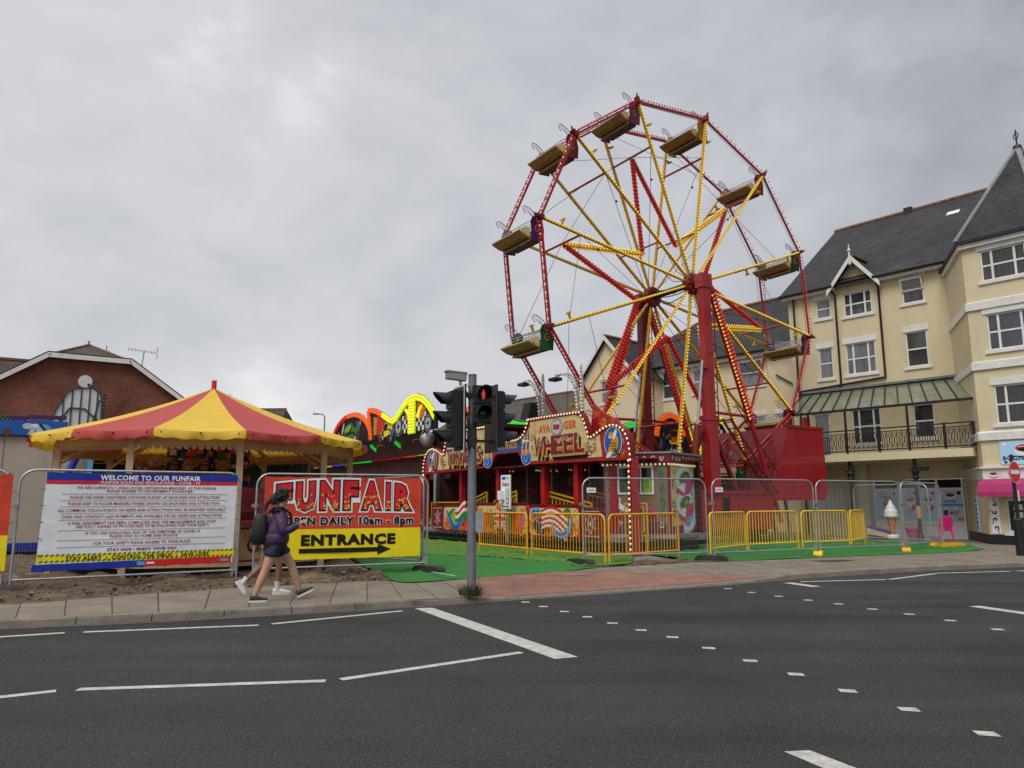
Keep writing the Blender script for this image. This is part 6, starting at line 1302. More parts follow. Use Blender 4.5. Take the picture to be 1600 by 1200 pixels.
m.box(-24.8, -16.5, 32.75, 32.98, 8.62, 8.84); m.build('fascia', ['trim_white'], mid)
m = MB(MB_); m.tube([(-24.8, 32.6, 8.86), (-16.5, 32.6, 8.86)], .07, 8); m.tube([(-17.0, 32.6, 8.8), (-16.8, 32.9, 8.3), (-16.8, 32.9, .2)], .05, 8); m.bar((-18.2, 32.93, 7.6), (-16.7, 32.93, 6.6), .06, .06); m.build('gutter', ['iron_black'], mid, 40)
m = MB(MB_); m.tube([(-24.6, 37.6, 12.7), (-16.5, 37.6, 12.7)], .10, 6); m.tube([(-27.2, 30.75, 10.76), (-27.2, 36, 10.76)], .10, 6); m.build('ridge_tiles', ['ridge_tile'], rf, 40)
m = MB(MB_); m.tube([(-21.2, 37.7, 12.6), (-21.2, 37.7, 14.5)], .02, 5); m.build('roof_mast', ['galv_dull'], mid)
# brown-roofed building farther along
RB = (-50, 48, GZ)
brn = thing('terrace_building', 'low building with a plain brown tiled roof left of the gable', 'building', Bw(*RB), BZ)
m = MB(RB); m.box(-62, -42, 44, 54, GZ, 8.6); m.build('wall', ['render_cream'], brn)
m = MB(RB); m.raw([(-62.3, 43.6, 8.5), (-41.7, 43.6, 8.5), (-41.7, 49, 11.6), (-62.3, 49, 11.6), (-62.3, 54.4, 8.5), (-41.7, 54.4, 8.5)], [(0, 1, 2, 3), (3, 2, 5, 4), (3, 4, 0)]); rr = m.build('roof', ['slate_brown'], brn, uv=True)
m = MB(RB); m.tube([(-62.3, 49, 11.65), (-41.7, 49, 11.65)], .12, 6); m.build('ridge_tiles', ['ridge_tile'], rr, 40)

for o in (bld, mid, brn): grow(o, 1.06)
# ------------------------------------------------------------------ small things before the shop
def shrink(o, k): o.scale = (k, k, k)
ice = thing('ice_cream_sign', 'giant plastic ice cream cone standing outside the shop posters', 'ice cream sign', Bw(-12.55, 30.9, GZ), BZ)
mat('ice_white', (.74, .73, .70), .4, var=.08); mat('cone_orange', (.55, .20, .03), .5, var=.2, vscale=10)
m = MB()
prof = [(.05, .92), (.30, .95), (.33, 1.03), (.27, 1.12), (.29, 1.18), (.25, 1.28), (.20, 1.33), (.21, 1.40), (.14, 1.49), (.10, 1.53), (.10, 1.58), (.03, 1.70), (.01, 1.72)]
m.lathe(prof, (0, 0, 0), 18); m.build('whipped_top', ['ice_white'], ice, 70)
m = MB(); m.lathe([(.05, .18), (.20, .86), (.24, .88), (.24, .96), (.2, .98)], (0, 0, 0), 18); m.build('cone', ['cone_orange'], ice, 40)
m = MB(); m.lathe([(.27, 0), (.27, .14), (.2, .2), (.05, .2)], (0, 0, 0), 16); m.build('base', ['ice_white'], ice, 40); shrink(ice, .88)
bk = thing('bucket', 'deep pink tub on the ground right of the ice cream cone', 'tub', Bw(-11.75, 30.9, GZ), BZ)
m = MB(); m.lathe([(.20, 0), (.27, .38), (.30, .39), (.30, .43), (.26, .43), (.2, .08)], (0, 0, 0), 18); m.build('tub', ['awning_pink'], bk, 40)
m = MB(); m.tube([(.3*math.cos(t), .0, .42+.06*math.sin(t)) for t in np.linspace(0, PI, 9)], .012, 5); m.build('handle', ['awning_pink'], bk, 40)
mat('chair_pink', (.62, .02, .19), .4, var=.08)
for q in range(4):
    ch = thing('plastic_chair', ['bottom pink plastic chair of the stack by the shop', 'second pink plastic chair up in the stack by the shop', 'second pink plastic chair from the top of the shop stack', 'topmost pink plastic chair of the stack by the shop'][q], 'chair', Bw(-10.62+.02*q, 30.9-.02*q, GZ+.055*q), rad(150), 'stacked pink chairs by the shop')
    m = MB(); m.box(-.22, .22, -.24, .2, .42, .45); m.build('seat', ['chair_pink'], ch)
    m = MB()
    for i in range(5): x = -.2+.1*i; m.bar((x, .2, .45), (x, .29, .85), .07, .02)
    m.bar((-.23, .29, .85), (.23, .29, .85), .05, .05); m.build('backrest', ['chair_pink'], ch)
    for sx in (-1, 1):
        for sy in (-1, 1): m = MB(); m.bar((sx*.2, sy*.18, .42), (sx*.24, sy*.24, .0), .05, .05); m.build('leg', ['chair_pink'], ch)
        m = MB(); m.bar((sx*.24, -.22, .66), (sx*.24, .26, .68), .05, .03); m.bar((sx*.24, -.22, .66), (sx*.22, -.22, .44), .04, .03); m.build('armrest', ['chair_pink'], ch)
    shrink(ch, .85)
dk = thing('folded_deckchairs', 'heap of folded yellow and lilac deckchairs leaning by the cone', 'deckchairs', Bw(-13.1, 31.0, GZ), BZ)
for q, c in enumerate(('p_purple', 'p_silver', 'p_yellow', 'p_silver', 'p_purple')):
    m = MB(); m.hexa([(-.35, -.3, .08+.09*q), (.55, -.3, .02+.04*q), (.55, .25, .02+.04*q), (-.35, .25, .08+.09*q), (-.35, -.3, .14+.09*q), (.55, -.3, .05+.04*q), (.55, .25, .05+.04*q), (-.35, .25, .14+.09*q)]); m.build('folded_seat', [c], dk)
# ================================================================== round stall with the red and yellow canopy
SCN = V((-7.43, 18.35, 0)); D_ = V((.375, -.927, 0)); R_g = V((.927, .375, 0))
def sd_(phi, r, z=0): return SCN+(D_*math.cos(phi)+R_g*math.sin(phi))*r+V((0, 0, z))
SB = (SCN.x, SCN.y, GZ)
stall = thing('round_stall', 'round fairground stall under a red and yellow striped canopy', 'stall', SB)
def cloth(name, c):
    m = mat(name, c, .6, var=.10, vscale=1.5, stain=((c[0]*.6, c[1]*.6, c[2]*.6), 2.2, .35)); t = m.node_tree; b = t.nodes['Principled BSDF']
    tr = t.nodes.new('ShaderNodeBsdfTranslucent'); tr.inputs[0].default_value = (*c, 1); mxs = t.nodes.new('ShaderNodeMixShader'); mxs.inputs[0].default_value = .22
    o = t.nodes['Material Output']; t.links.new(b.outputs[0], mxs.inputs[1]); t.links.new(tr.outputs[0], mxs.inputs[2]); t.links.new(mxs.outputs[0], o.inputs[0]); return m
cloth('canopy_red', (.50, .066, .058)); cloth('canopy_yellow', (.80, .52, .045)); mat('stall_cream', (.50, .36, .21), .6, var=.12)
NS, RC, ZE, ZA = 14, 3.82, 3.02, 4.36; ph0 = rad(9.9)
m = MB(SB)
for i in range(NS):
    a, b = ph0+(i-1)*2*PI/NS, ph0+i*2*PI/NS; mi = 1 if i % 2 == 0 else 0; K, J = 12, 6
    g = []
    for k in range(K+1):
        f_ = k/K; rr = .06+(RC-.06)*f_; sag = -.10*math.sin(PI*f_)
        for j in range(J+1):
            t = j/J; p = sd_(a, rr)*(1-t)+sd_(b, rr)*t; z = ZA+(ZE-ZA)*f_+sag-.05*f_*math.sin(PI*t)
            g.append((p.x, p.y, z))
    m.raw(g, [(k*(J+1)+j, (k+1)*(J+1)+j, (k+1)*(J+1)+j+1, k*(J+1)+j+1) for k in range(K) for j in range(J)], mi)
can = m.build('canopy', ['canopy_red', 'canopy_yellow'], stall, 20)
for i in range(NS):
    a, b = ph0+(i-1)*2*PI/NS, ph0+i*2*PI/NS; m = MB(SB); n = 24; r = random.Random(i)
    g = []
    for k in range(n+1):
        t = k/n; p = sd_(a, RC)*(1-t)+sd_(b, RC)*t; o = (p-SCN); o.z = 0; o.normalize(); w = .03*math.sin(t*9+i)+.02*math.sin(t*23+2*i); zt = ZE-.05*math.sin(PI*t)
        g += [p+V((0, 0, zt)), p+o*(.03+w*.6)+V((0, 0, zt-.09)), p+o*(.02+w)+V((0, 0, zt-.14-.034*abs(math.sin(t*PI*4.5))))]
    m.raw(g, [(3*k+q, 3*k+q+1, 3*k+q+4, 3*k+q+3) for k in range(n) for q in (0, 1)], 1 if i % 2 == 0 else 0); m.build('valance', ['canopy_red', 'canopy_yellow'], can, 40)
    m = MB(SB)
    for t in (.08, .5, .92): p = sd_(a, RC+.035)*(1-t)+sd_(b, RC+.035)*t; m.ball((p.x, p.y, ZE-.08), .022, 0, 6, 4)
    m.build('eyelets', ['black'], can)
m = MB(SB); m.tube([V((SCN.x, SCN.y, ZA-.1)), V((SCN.x, SCN.y, ZA+.22))], .06, 10); m.build('finial', ['p_red'], can)
for i in range(10):
    ph = rad(10+36*i); m = MB(SB); p = sd_(ph, 3.37); m.bar((p.x, p.y, GZ), (p.x, p.y, 2.95), .13, .13, up=(D_.x, D_.y, 0)); m.build('post', ['stall_cream'], stall)
    p2 = sd_(rad(10+36*(i+1)), 3.37); m = MB(SB); m.bar((p.x, p.y, 2.80), (p2.x, p2.y, 2.80), .06, .16)
    n = 15
    for k in range(n): t = (k+.5)/n; q = p*(1-t)+p2*t; m.lathe([(.06, 0), (.06, .02)], (q.x, q.y, 2.70), 8, axis=(D_.x, D_.y, 0))
    m.build('ring_beam', ['stall_cream'], stall)
    m = MB(SB); m.bar((p.x, p.y, 2.9), (SCN.x, SCN.y, 3.9), .06, .09); a = p*.45+SCN*.55; m.bar((p.x, p.y, 2.45), (a.x, a.y, 3.35), .04, .05); m.build('rafter', ['stall_cream'], stall)
for i in range(10):      # counter panels with painted scrolls
    a, b = sd_(rad(10+36*i), 3.30), sd_(rad(10+36*(i+1)), 3.30)
    P_ = Plane((a.x, a.y, 0), b-a, (0, 0, 1))
    if (P_.n.dot(V((a.x, a.y, 0))-SCN)) < 0: P_ = Plane((b.x, b.y, 0), a-b, (0, 0, 1))
    L_ = (b-a).length; m = MB(SB); m.prism([(.04, .28), (L_-.04, .28), (L_-.04, 1.15), (.04, 1.15)], P_, .08, 0)
    m.rect(P_, .12, L_-.12, .36, .40, 1, 1); m.rect(P_, .12, L_-.12, 1.02, 1.06, 1, 1)
    for u in (.45, L_/2, L_-.45): m.scroll(P_, u, .68, .2, 1.4, u, .07, 2, 1, 1); m.ell(P_, u+.28, .62, .2, .1, 1, 2, 12, .5); m.ell(P_, u-.2, .85, .06, .06, 2, 3)
    m.build('counter_panel', ['stall_cream', 'p_dred', 'p_teal', 'p_gold'], stall)
m = MB(SB); m.lathe([(3.42, 1.15), (3.42, 1.2), (2.9, 1.2), (2.9, 1.15)], (SCN.x, SCN.y, 0), 40); m.build('counter_top', ['ride_red'], stall)
for rr, z0_, z1_, mi in ((2.0, .3, 1.35, 'ride_red_dark'), (1.45, 1.35, 1.92, 'ride_red'), (.75, 1.9, 2.95, 'p_maroon')):
    m = MB(SB); m.lathe([(rr, z0_), (rr, z1_)], (SCN.x, SCN.y, 0), 14, a0=.2); m.build('stock_tier', [mi], stall)
r = random.Random(12); m = MB(SB)
for i in range(90):
    ph = r.uniform(-1.6, 1.6); rr = .80+r.uniform(0, .1); p = sd_(ph, rr, r.uniform(2.0, 2.85)); s_ = r.uniform(.04, .10); m.box(p.x-s_, p.x+s_, p.y-.03, p.y+.03, p.z-s_*.8, p.z+s_*.8, r.randrange(7))
m.lathe([(.80, 2.0), (.80, 2.86)], (SCN.x, SCN.y, 0), 20, 5); m.build('prize_display', ['p_red', 'p_blue', 'p_white', 'p_green', 'p_orange', 'p_navy', 'p_pink'], stall)
m = MB(SB)
for i in range(50): ph = 2*PI*i/50; p = sd_(ph, 3.2, 2.62); m.bulb(p, .022, 0)
m.build('bulb_ring', ['stall_cream'], stall)
# soft toys sitting on the stock tier
mat('fur_tan', (.27, .15, .065), .95, var=.3, vscale=25, bump=.8, bscale=120); mat('fur_pale', (.42, .28, .15), .95, var=.2, bump=.6, bscale=120); mat('fur_black', (.016, .015, .016), .9, var=.3, bump=.7, bscale=120); mat('fur_face', (.22, .12, .07), .9, var=.2)
def toy(x, y, z, s, label, body, face, bow, ape=False):
    ang = math.atan2(-y, -x)+PI/2+random.uniform(-.15, .15); t = thing('soft_toy', label, 'soft toy', (x, y, z), ang, 'soft toys on the stall')
    m = MB(); q = lambda *p: tuple(s*c for c in p)
    m.ball(q(0, 0, .20), .17*s, 0, 14, 10, (1, .85, 1.2)); m.ball(q(0, -.02, .46), .145*s, 0, 14, 10, (1.05, .95, .95))
    for sx in (-1, 1): m.tube([q(sx*.13, 0, .32), q(sx*.22, -.06, .2), q(sx*.2, -.16, .12)], [.06*s, .058*s, .06*s], 10, 0); m.tube([q(sx*.1, -.05, .08), q(sx*.17, -.2, .07), q(sx*.19, -.29, .10)], [.08*s, .075*s, .07*s], 10, 0)
    m.build('body', [body], t, 70)
    for sx in (-1, 1): m = MB(); m.ball(q(sx*(.15 if ape else .115), .0, .47 if ape else .585), .052*s, 0, 10, 7, (1, .6, 1)); m.build('ear', [face if ape else body], t, 70)
    m = MB(); m.ball(q(0, -.125, .425), .075*s, 0, 12, 8, (1.1, .8, .8)); 
    if ape: m.ball(q(0, -.1, .49), .1*s, 0, 12, 8, (1, .5, .75))
    m.ball(q(0, -.19, .445), .022*s, 1, 8, 6)
    for sx in (-1, 1): m.ball(q(sx*.05, -.148 if not ape else -.155, .50), .016*s, 1, 8, 6)
    m.build('muzzle', [face, 'black'], t, 70)
    if bow:
        m = MB(); m.ball(q(0, -.14, .315), .03*s, 0, 8, 6)
        for sx in (-1, 1): m.ball(q(sx*.07, -.14, .315), .055*s, 0, 8, 6, (1.2, .5, .8))
        m.build('bow', [bow], t, 60)
    if ape: m = MB(); m.ball(q(0, -.11, .2), .09*s, 0, 10, 8, (1, .6, 1.1)); m.build('chest', [face], t, 70)
random.seed(3)
for x, y, z, s, lb, b_, f_, bw__, ap_ in ((-8.50, 17.2, 1.93, 1.0, 'tan teddy bear in red at the left of the toy row on the stall', 'fur_tan', 'fur_pale', 'p_red', 0), (-8.16, 17.1, 1.98, 1.1, 'largest tan teddy bear with a dark red bow, sitting tallest on the stall', 'fur_pale', 'fur_pale', 'p_dred', 0), (-7.70, 17.05, 1.93, 1.02, 'black toy ape between two tan bears in the middle of the toy row', 'fur_black', 'fur_face', None, 1),
        (-7.35, 17.05, 1.93, 1.0, 'tan teddy bear between the two black toy apes', 'fur_tan', 'fur_pale', 'p_brown', 0), (-7.02, 17.08, 1.93, .98, 'black toy ape right of the middle tan bear on the stall', 'fur_black', 'fur_face', None, 1), (-6.66, 17.2, 1.93, 1.0, 'tan teddy bear at the right end of the toy row', 'fur_tan', 'fur_tan', None, 0)):
    toy(x, y, z, s, lb, b_, f_, bw__, ap_)

# ================================================================== the car-themed ride with coloured lights (ride frame)
VB = (-36, 22, GZ)
wz = thing('waltzer_ride', 'covered spinning ride with racing car artwork and red, orange and lime light arches', 'ride', Rw(*VB), RZ)
for n_, c_, e_ in (('led_lime', (.62, .78, .02), .28), ('led_orange', (.80, .12, .010), .28), ('led_red', (.55, .012, .012), .25), ('led_green', (.02, .62, .05), .4), ('led_blue', (.03, .08, .8), .6), ('led_yellow', (.95, .75, .03), .45)): mat(n_, c_, .35, emit=e_, var=0)
YF = 14.6; PF = Plane((0, YF, 0), (1, 0, 0), (0, 0, 1)); LR = ['led_red', 'led_orange', 'led_lime', 'led_green', 'led_blue', 'led_yellow']
def strip(P, path, mi, w=.24, parent=wz, rows=2, name='light_arch', off=VB):
    m = MB(off); pts = path; n = len(pts)
    m.stroke(P, pts, w, 30, mi); m.stroke(P, pts, w+.05, 4, 6)
    A = [P.at(u, v, 4) for u, v in pts]; B = [P.at(u, v, 30) for u, v in pts]
    for k in range(rows): 
        o_ = (k-(rows-1)/2)*w/rows*1.05
        for i in range(n-1):
            d = math.hypot(pts[i+1][0]-pts[i][0], pts[i+1][1]-pts[i][1]) or 1; nx, ny = -(pts[i+1][1]-pts[i][1])/d, (pts[i+1][0]-pts[i][0])/d
            for q in range(max(1, int(d/.13))): t = (q+.5)/max(1, int(d/.13)); m.bulb(P.at(lerp(pts[i][0], pts[i+1][0], t)+nx*o_, lerp(pts[i][1], pts[i+1][1], t)+ny*o_, 36), .042, 7 if mi == 2 else mi)
    for side in (-1, 1):
        for i in range(n-1):
            d = math.hypot(pts[i+1][0]-pts[i][0], pts[i+1][1]-pts[i][1]) or 1; nx, ny = -(pts[i+1][1]-pts[i][1])/d*side*w/2, (pts[i+1][0]-pts[i][0])/d*side*w/2
            p, q = (pts[i][0]+nx, pts[i][1]+ny), (pts[i+1][0]+nx, pts[i+1][1]+ny); m.face([P.at(*p, 4), P.at(*q, 4), P.at(*q, 30), P.at(*p, 30)], mi)
    return m.build(name, LR+['p_maroon', 'led_yellow'], parent)
def arc(cx, cz, rx_, rz_, a0, a1, n=14): return [(cx+rx_*math.cos(t), cz+rz_*math.sin(t)) for t in np.linspace(a0, a1, n)]
WA = ['p_black', 'p_green', 'p_lime', 'p_silver', 'p_yellow', 'p_red', 'p_white', 'p_brown', 'p_grey', 'p_navy', 'p_maroon', 'p_orange', 'p_gold', 'p_sky', 'p_blue', 'p_purple']; WI = {n: i for i, n in enumerate(WA)}
def crowd(m, P, x0, x1, z0, z1, n, sd):
    r = random.Random(sd)
    for i in range(n): m.ell(P, r.uniform(x0, x1), r.uniform(z0, z1), r.uniform(.05, .2), r.uniform(.1, .5), 1+i*.1, WI[r.choice(('p_silver', 'p_grey', 'p_brown', 'p_maroon', 'p_black', 'p_navy'))], 10, r.uniform(-.5, .5))
def car(m, P, x, z, s, c, l=8, lean=.1):
    m.ell(P, x, z, .75*s, .26*s, l, WI[c], 22, lean); m.ell(P, x-.05*s, z+.2*s, .42*s, .25*s, l+.5, WI[c], 18, lean); m.ell(P, x-.12*s, z+.24*s, .32*s, .16*s, l+1, WI['p_black'], 16, lean); m.ell(P, x-.5*s, z-.08*s, .2*s, .09*s, l+1.2, WI['p_black'], 12, .5)
    for d in (-.42, .5): m.ell(P, x+d*s, z-.22*s+lean*d*s, .17*s, .2*s, l+2, WI['p_black'], 14); m.ell(P, x+d*s, z-.22*s+lean*d*s, .09*s, .11*s, l+2.5, WI['p_silver'], 12)
    for q in range(3): m.stroke(P, [(x-.6*s+.2*q*s, z+.02*s), (x-.2*s+.25*q*s, z+.12*s), (x+.3*s+.1*q*s, z+.06*s)], .03*s, l+3, WI['p_black'])
def tyre(m, P, x, z, s, l=8):
    for rr, c in ((.5, 'p_black'), (.44, 'p_grey'), (.36, 'p_black'), (.30, 'p_silver'), (.12, 'p_black')): m.ell(P, x, z, rr*s, rr*s*1.1, l, WI[c], 18); l += .6
    for q in range(6): a = q*PI/3; m.stroke(P, [(x+.1*s*math.cos(a), z+.11*s*math.sin(a)), (x+.3*s*math.cos(a), z+.33*s*math.sin(a))], .05*s, l, WI['p_grey'])
def checker(m, P, x, z, n, k, s, l=7):
    for i in range(n):
        for j in range(k): m.rect(P, x+i*s, x+(i+1)*s, z+j*s, z+(j+1)*s, l, WI['p_white' if (i+j) % 2 else 'p_black'])
# front crest boards
m = MB(VB); m.prism(arc(-38.45, 4.7, 2.9, 1.5, 0, PI, 22), PF, .12, WI['p_black']); crowd(m, PF, -40.6, -36.4, 4.75, 5.75, 34, 2); car(m, PF, -38.6, 5.15, 1.5, 'p_green', 8, .15); m.ell(PF, -38.9, 5.55, .5, .18, 12, WI['p_lime'], 14, .2); m.build('crest_board', WA, wz)
a_ = arc(-38.45, 4.7, 2.85, 1.55, PI, 0, 24); strip(PF, a_[:11], 0); strip(PF, a_[10:], 1)
wave = [(-36.0, 6.25), (-35.5, 6.2), (-34.9, 6.08), (-34.2, 5.85), (-33.5, 5.58), (-32.95, 5.40), (-32.5, 5.50), (-32.1, 5.75), (-31.7, 6.0), (-31.3, 6.18), (-30.8, 6.28), (-30.3, 6.27), (-29.8, 6.15), (-29.3, 5.9), (-28.9, 5.6), (-28.5, 5.2)]
m = MB(VB); m.prism([(-35.6, 4.7)]+[(x, z-.05) for x, z in wave]+[(-28.5, 4.7)], PF, .12, WI['p_black']); crowd(m, PF, -35.3, -31.2, 4.75, 5.4, 26, 5); m.poly(PF, [(-34.9, 4.9), (-34.9, 5.9), (-33.4, 5.45), (-33.2, 4.9)], 5, WI['p_red']); m.poly(PF, [(-35.3, 4.9), (-35.35, 5.85), (-34.9, 5.8), (-34.95, 4.95)], 6, WI['p_gold']); car(m, PF, -33.7, 5.0, .95, 'p_yellow', 8, .2); tyre(m, PF, -32.3, 5.1, .95, 8); checker(m, PF, -31.9, 4.75, 4, 4, .2); crowd(m, PF, -31.6, -30.9, 5.2, 5.7, 8, 3)
checker(m, PF, -30.4, 4.75, 6, 4, .2, 7); tyre(m, PF, -29.2, 5.0, .8, 9); m.poly(PF, [(-31.6, 5.5), (-31.0, 6.1), (-31.0, 5.3), (-31.3, 5.3)], 9, WI['p_orange']); m.poly(PF, [(-30.3, 6.1), (-29.4, 5.7), (-29.7, 5.3), (-30.3, 5.3)], 9, WI['p_orange'])
m.build('crest_board', WA, wz)
strip(PF, [(-35.6, 4.75), (-35.8, 5.5), (-36.0, 6.25)], 1); strip(PF, wave[:4], 1); strip(PF, wave[3:6], 2); strip(PF, wave[5:11], 2, .3); strip(PF, wave[10:], 2, .3); strip(PF, [(-30.95, 6.2), (-30.95, 4.65)], 2, .28); strip(PF, [(-30.6, 6.2), (-30.6, 4.65)], 2, .28); strip(PF, arc(-31.5, 5.2, .45, .6, .2, 1.5, 6), 5, .15, rows=1); strip(PF, arc(-29.7, 5.2, .45, .6, PI-1.5, PI-.2, 6), 5, .15, rows=1)
# tilted art boards below, and the lit bottom edge
PT = Plane((0, YF+.95, 3.72), (1, 0, 0), (0, -.70, .98))
m = MB(VB); m.prism([(-47, 0), (-29.7, 0), (-30.4, 1.25), (-47, 1.25)], PT, .1, WI['p_black'])
r = random.Random(8)
for x in np.arange(-46, -30.8, 2.1):
    m.ell(PT, x, .65, .75, .42, 1, WI['p_maroon'], 18, .2); m.ell(PT, x, .65, .6, .3, 2, WI['p_black'], 18, .2); m.stroke(PT, arc(x, .65, .55, .28, .2, 5.6, 14), .06, 3, WI['p_gold']); m.stroke(PT, arc(x+.1, .6, .38, .18, 1, 6, 10), .05, 3, WI['p_brown'])
    m.poly(PT, [(x+.85, .1), (x+1.15, .1), (x+.9, 1.15), (x+.6, 1.15)], 2, WI['p_navy'])
m.build('rounding_board', WA, wz)
for x, mi in ((-33.2, 3), (-36.2, 3), (-40.4, 4), (-44, 4)): strip(PT, [(x+.4, .2), (x+.05, .55), (x-.25, 1.0)], mi, .2, rows=1)
PBm = Plane((0, YF+.9, 0), (1, 0, 0), (0, 0, 1))
for x0, x1, mi in ((-30.2, -32.0, 2), (-32.1, -33.6, 1), (-33.7, -37.4, 0), (-37.5, -41.5, 3), (-41.6, -43.6, 4), (-43.7, -47, 2)): strip(PBm, [(x0, 3.78), ((x0+x1)/2, 3.80), (x1, 3.82)], mi, .16, rows=1, name='edge_light')
strip(Plane((-29.6, YF+.9, 0), (0, -1, 0), (0, 0, 1)), [(0, 3.75), (.9, 4.7)], 2, .25)
m = MB(VB); m.prism([(-46, 4.3), (-43, 4.3), (-43, 4.55), (-46, 4.55)], PBm, .1, 2); m.build('edge_light', LR, wz)
m = MB(VB); m.box(-47, -25.2, YF+.5, 31, 4.55, 4.7); m.box(-47, -25.2, YF+.5, YF+.62, 3.75, 4.6); m.build('roof', ['p_maroon'], wz)
m = MB(VB); m.box(-47, -27, 24, 24.15, .8, 4.6, 0); m.box(-47, -24.8, 17, 31, .6, .78, 1); r = random.Random(6)
for _ in range(60): x, z = r.uniform(-46, -27.5), r.uniform(.9, 4.0); s_ = r.uniform(.1, .5); m.box(x-s_, x+s_, 23.9, 24, z-s_*.5, z+s_*.5, r.randrange(2, 5))
m.build('interior', ['mural_dark', 'galv_dull', 'mural_red', 'mural_brown', 'mural_grey'], wz)
r = random.Random(16); m = MB(VB)
for _ in range(70): m.bulb((r.uniform(-46, -27), r.uniform(16, 23), 4.45), .022, 0)
m.build('ceiling_lights', ['bulb_warm'], wz)
m = MB(VB); m.box(-47, -29, 15.6, 15.75, 2.6, 3.72); m.build('dark_band', ['mural_dark'], wz)
m = MB(VB); m.box(-29.75, -29.6, 15.4, 24, .6, 4.6); m.build('side_wall', ['mural_dark'], wz)
m = MB(VB); m.box(-47.15, -47.0, YF+.5, 31, .3, 4.7); m.build('side_wall', ['mural_dark'], wz)
m = MB(VB); m.box(-47, -29.8, 24.2, 24.3, .1, 4.6); m.build('back_wall', ['mural_dark'], wz)
for x in (-46, -42, -38, -34, -30): m = MB(VB); m.tube([(x, YF+1.2, GZ), (x, YF+1.2, 4.5)], .08, 8); m.build('post', ['ride_red_dark'], wz, 40)
m = MB(VB); m.tube([(-29.6, YF+.6, .8), (-29.6, YF+.6, 3.8), (-29.75, YF+.6, 4.5)], .10, 10); m.lathe([(.25, 0), (.33, .15), (.3, .4), (.12, .5)], (-29.9, YF+.2, 4.3), 14, axis=(1, 0, .2)); m.build('chrome_post', ['galv'], wz, 40)
# crests that turn behind the ride front
PC2 = Plane((-29.4, 15.6, 0), (4.6, 2.4, 0), (0, 0, 1))
m = MB(VB); m.prism([(.2, 4.4), (.2, 5.0), (.8, 5.5), (1.8, 5.65), (2.6, 5.3), (3.4, 4.85), (4.4, 4.75), (5.1, 5.0), (5.1, 4.0), (.2, 4.0)], PC2, .1, WI['p_black']); m.poly(PC2, [(.3, 4.8), (2.4, 4.8), (2.2, 5.25), (.8, 5.35)], 2, WI['p_gold']); m.ell(PC2, 1.2, 4.75, .6, .22, 3, WI['p_blue']); m.ell(PC2, 1.2, 4.5, .7, .25, 4, WI['p_navy']); m.ell(PC2, 4.3, 4.45, .55, .22, 3, WI['p_white']); m.ell(PC2, 4.3, 4.45, .5, .18, 4, WI['p_red']); crowd(m, PC2, 3.2, 3.8, 4.2, 4.6, 8, 7); m.build('crest_board', WA, wz)
strip(PC2, arc(1.3, 4.9, 1.2, .7, PI*.95, .35, 10), 1, .22); strip(PC2, [(3.2, 4.95), (3.8, 4.78), (4.4, 4.75), (5.1, 4.95)], 3, .2)
PS2 = Plane((-24.7, 0, 0), (0, 1, 0), (0, 0, 1))
m = MB(VB); m.prism([(21.5, 3.2), (21.5, 4.6), (22.4, 5.0), (23.2, 4.8), (23.6, 4.6), (24.2, 5.4), (25.0, 5.55), (25.5, 5.1), (25.9, 4.6), (26.4, 5.2), (27.1, 5.65), (28, 5.6), (28.5, 4.9), (28.5, 3.2)], PS2, .1, WI['p_black']); crowd(m, PS2, 21.7, 28.2, 3.6, 4.6, 40, 9); car(m, PS2, 25.0, 4.5, .8, 'p_orange', 8); tyre(m, PS2, 26.6, 4.2, .9); checker(m, PS2, 27.2, 4.2, 5, 5, .2); car(m, PS2, 22.6, 4.2, .8, 'p_blue', 8); m.build('crest_board', WA, wz)
strip(PS2, [(21.5, 4.55), (22.0, 4.85), (22.6, 5.0), (23.2, 4.85)], 3, .24); strip(PS2, arc(24.7, 4.5, .9, 1.0, PI, .1, 12), 1, .24); strip(PS2, [(25.9, 4.4), (26.2, 4.9), (26.6, 5.3), (27.1, 5.6), (27.6, 5.65), (28.2, 5.4)], 2, .28); strip(PS2, [(26.5, 3.6), (26.5, 4.2)], 2, .2); strip(PS2, [(27.5, 5.5), (27.5, 4.0)], 2, .25)

# ================================================================== things behind the stall on the left
mat('rib_dark', (.06, .062, .068), .5, .3, var=.2)
LB = (-27, -2, GZ)
van = thing('ride_trailer', 'beige fairground trailer side with a blue painted board along its top', 'trailer', Rw(*LB), RZ)
PX = Plane((-26, 0, 0), (0, 1, 0), (0, 0, 1)); mat('tarp', (.40, .35, .29), .6, var=.1, vscale=.8, stain=((.27, .235, .19), 1.4, .5, (1, 1, .3)))
m = MB(LB); m.prism([(-9, .45), (1.62, .45), (1.62, 3.52), (-9, 3.52)], PX, 2.4, 0)
for u in (-3.2, -1.9, -.6, .75): m.rect(PX, u, u+.03, .46, 3.5, 1, 1)
m.build('side', ['tarp', 'p_grey'], van)
m = MB(LB); m.prism([(-9, .22), (1.62, .22), (1.62, .45), (-9, .45)], PX, .1, 0, l=4); m.build('skirt', ['banner_blue'], van)
m = MB(LB); m.box(-28.2, -26.15, -9, 1.5, GZ, .3); m.build('undercarriage', ['black'], van)
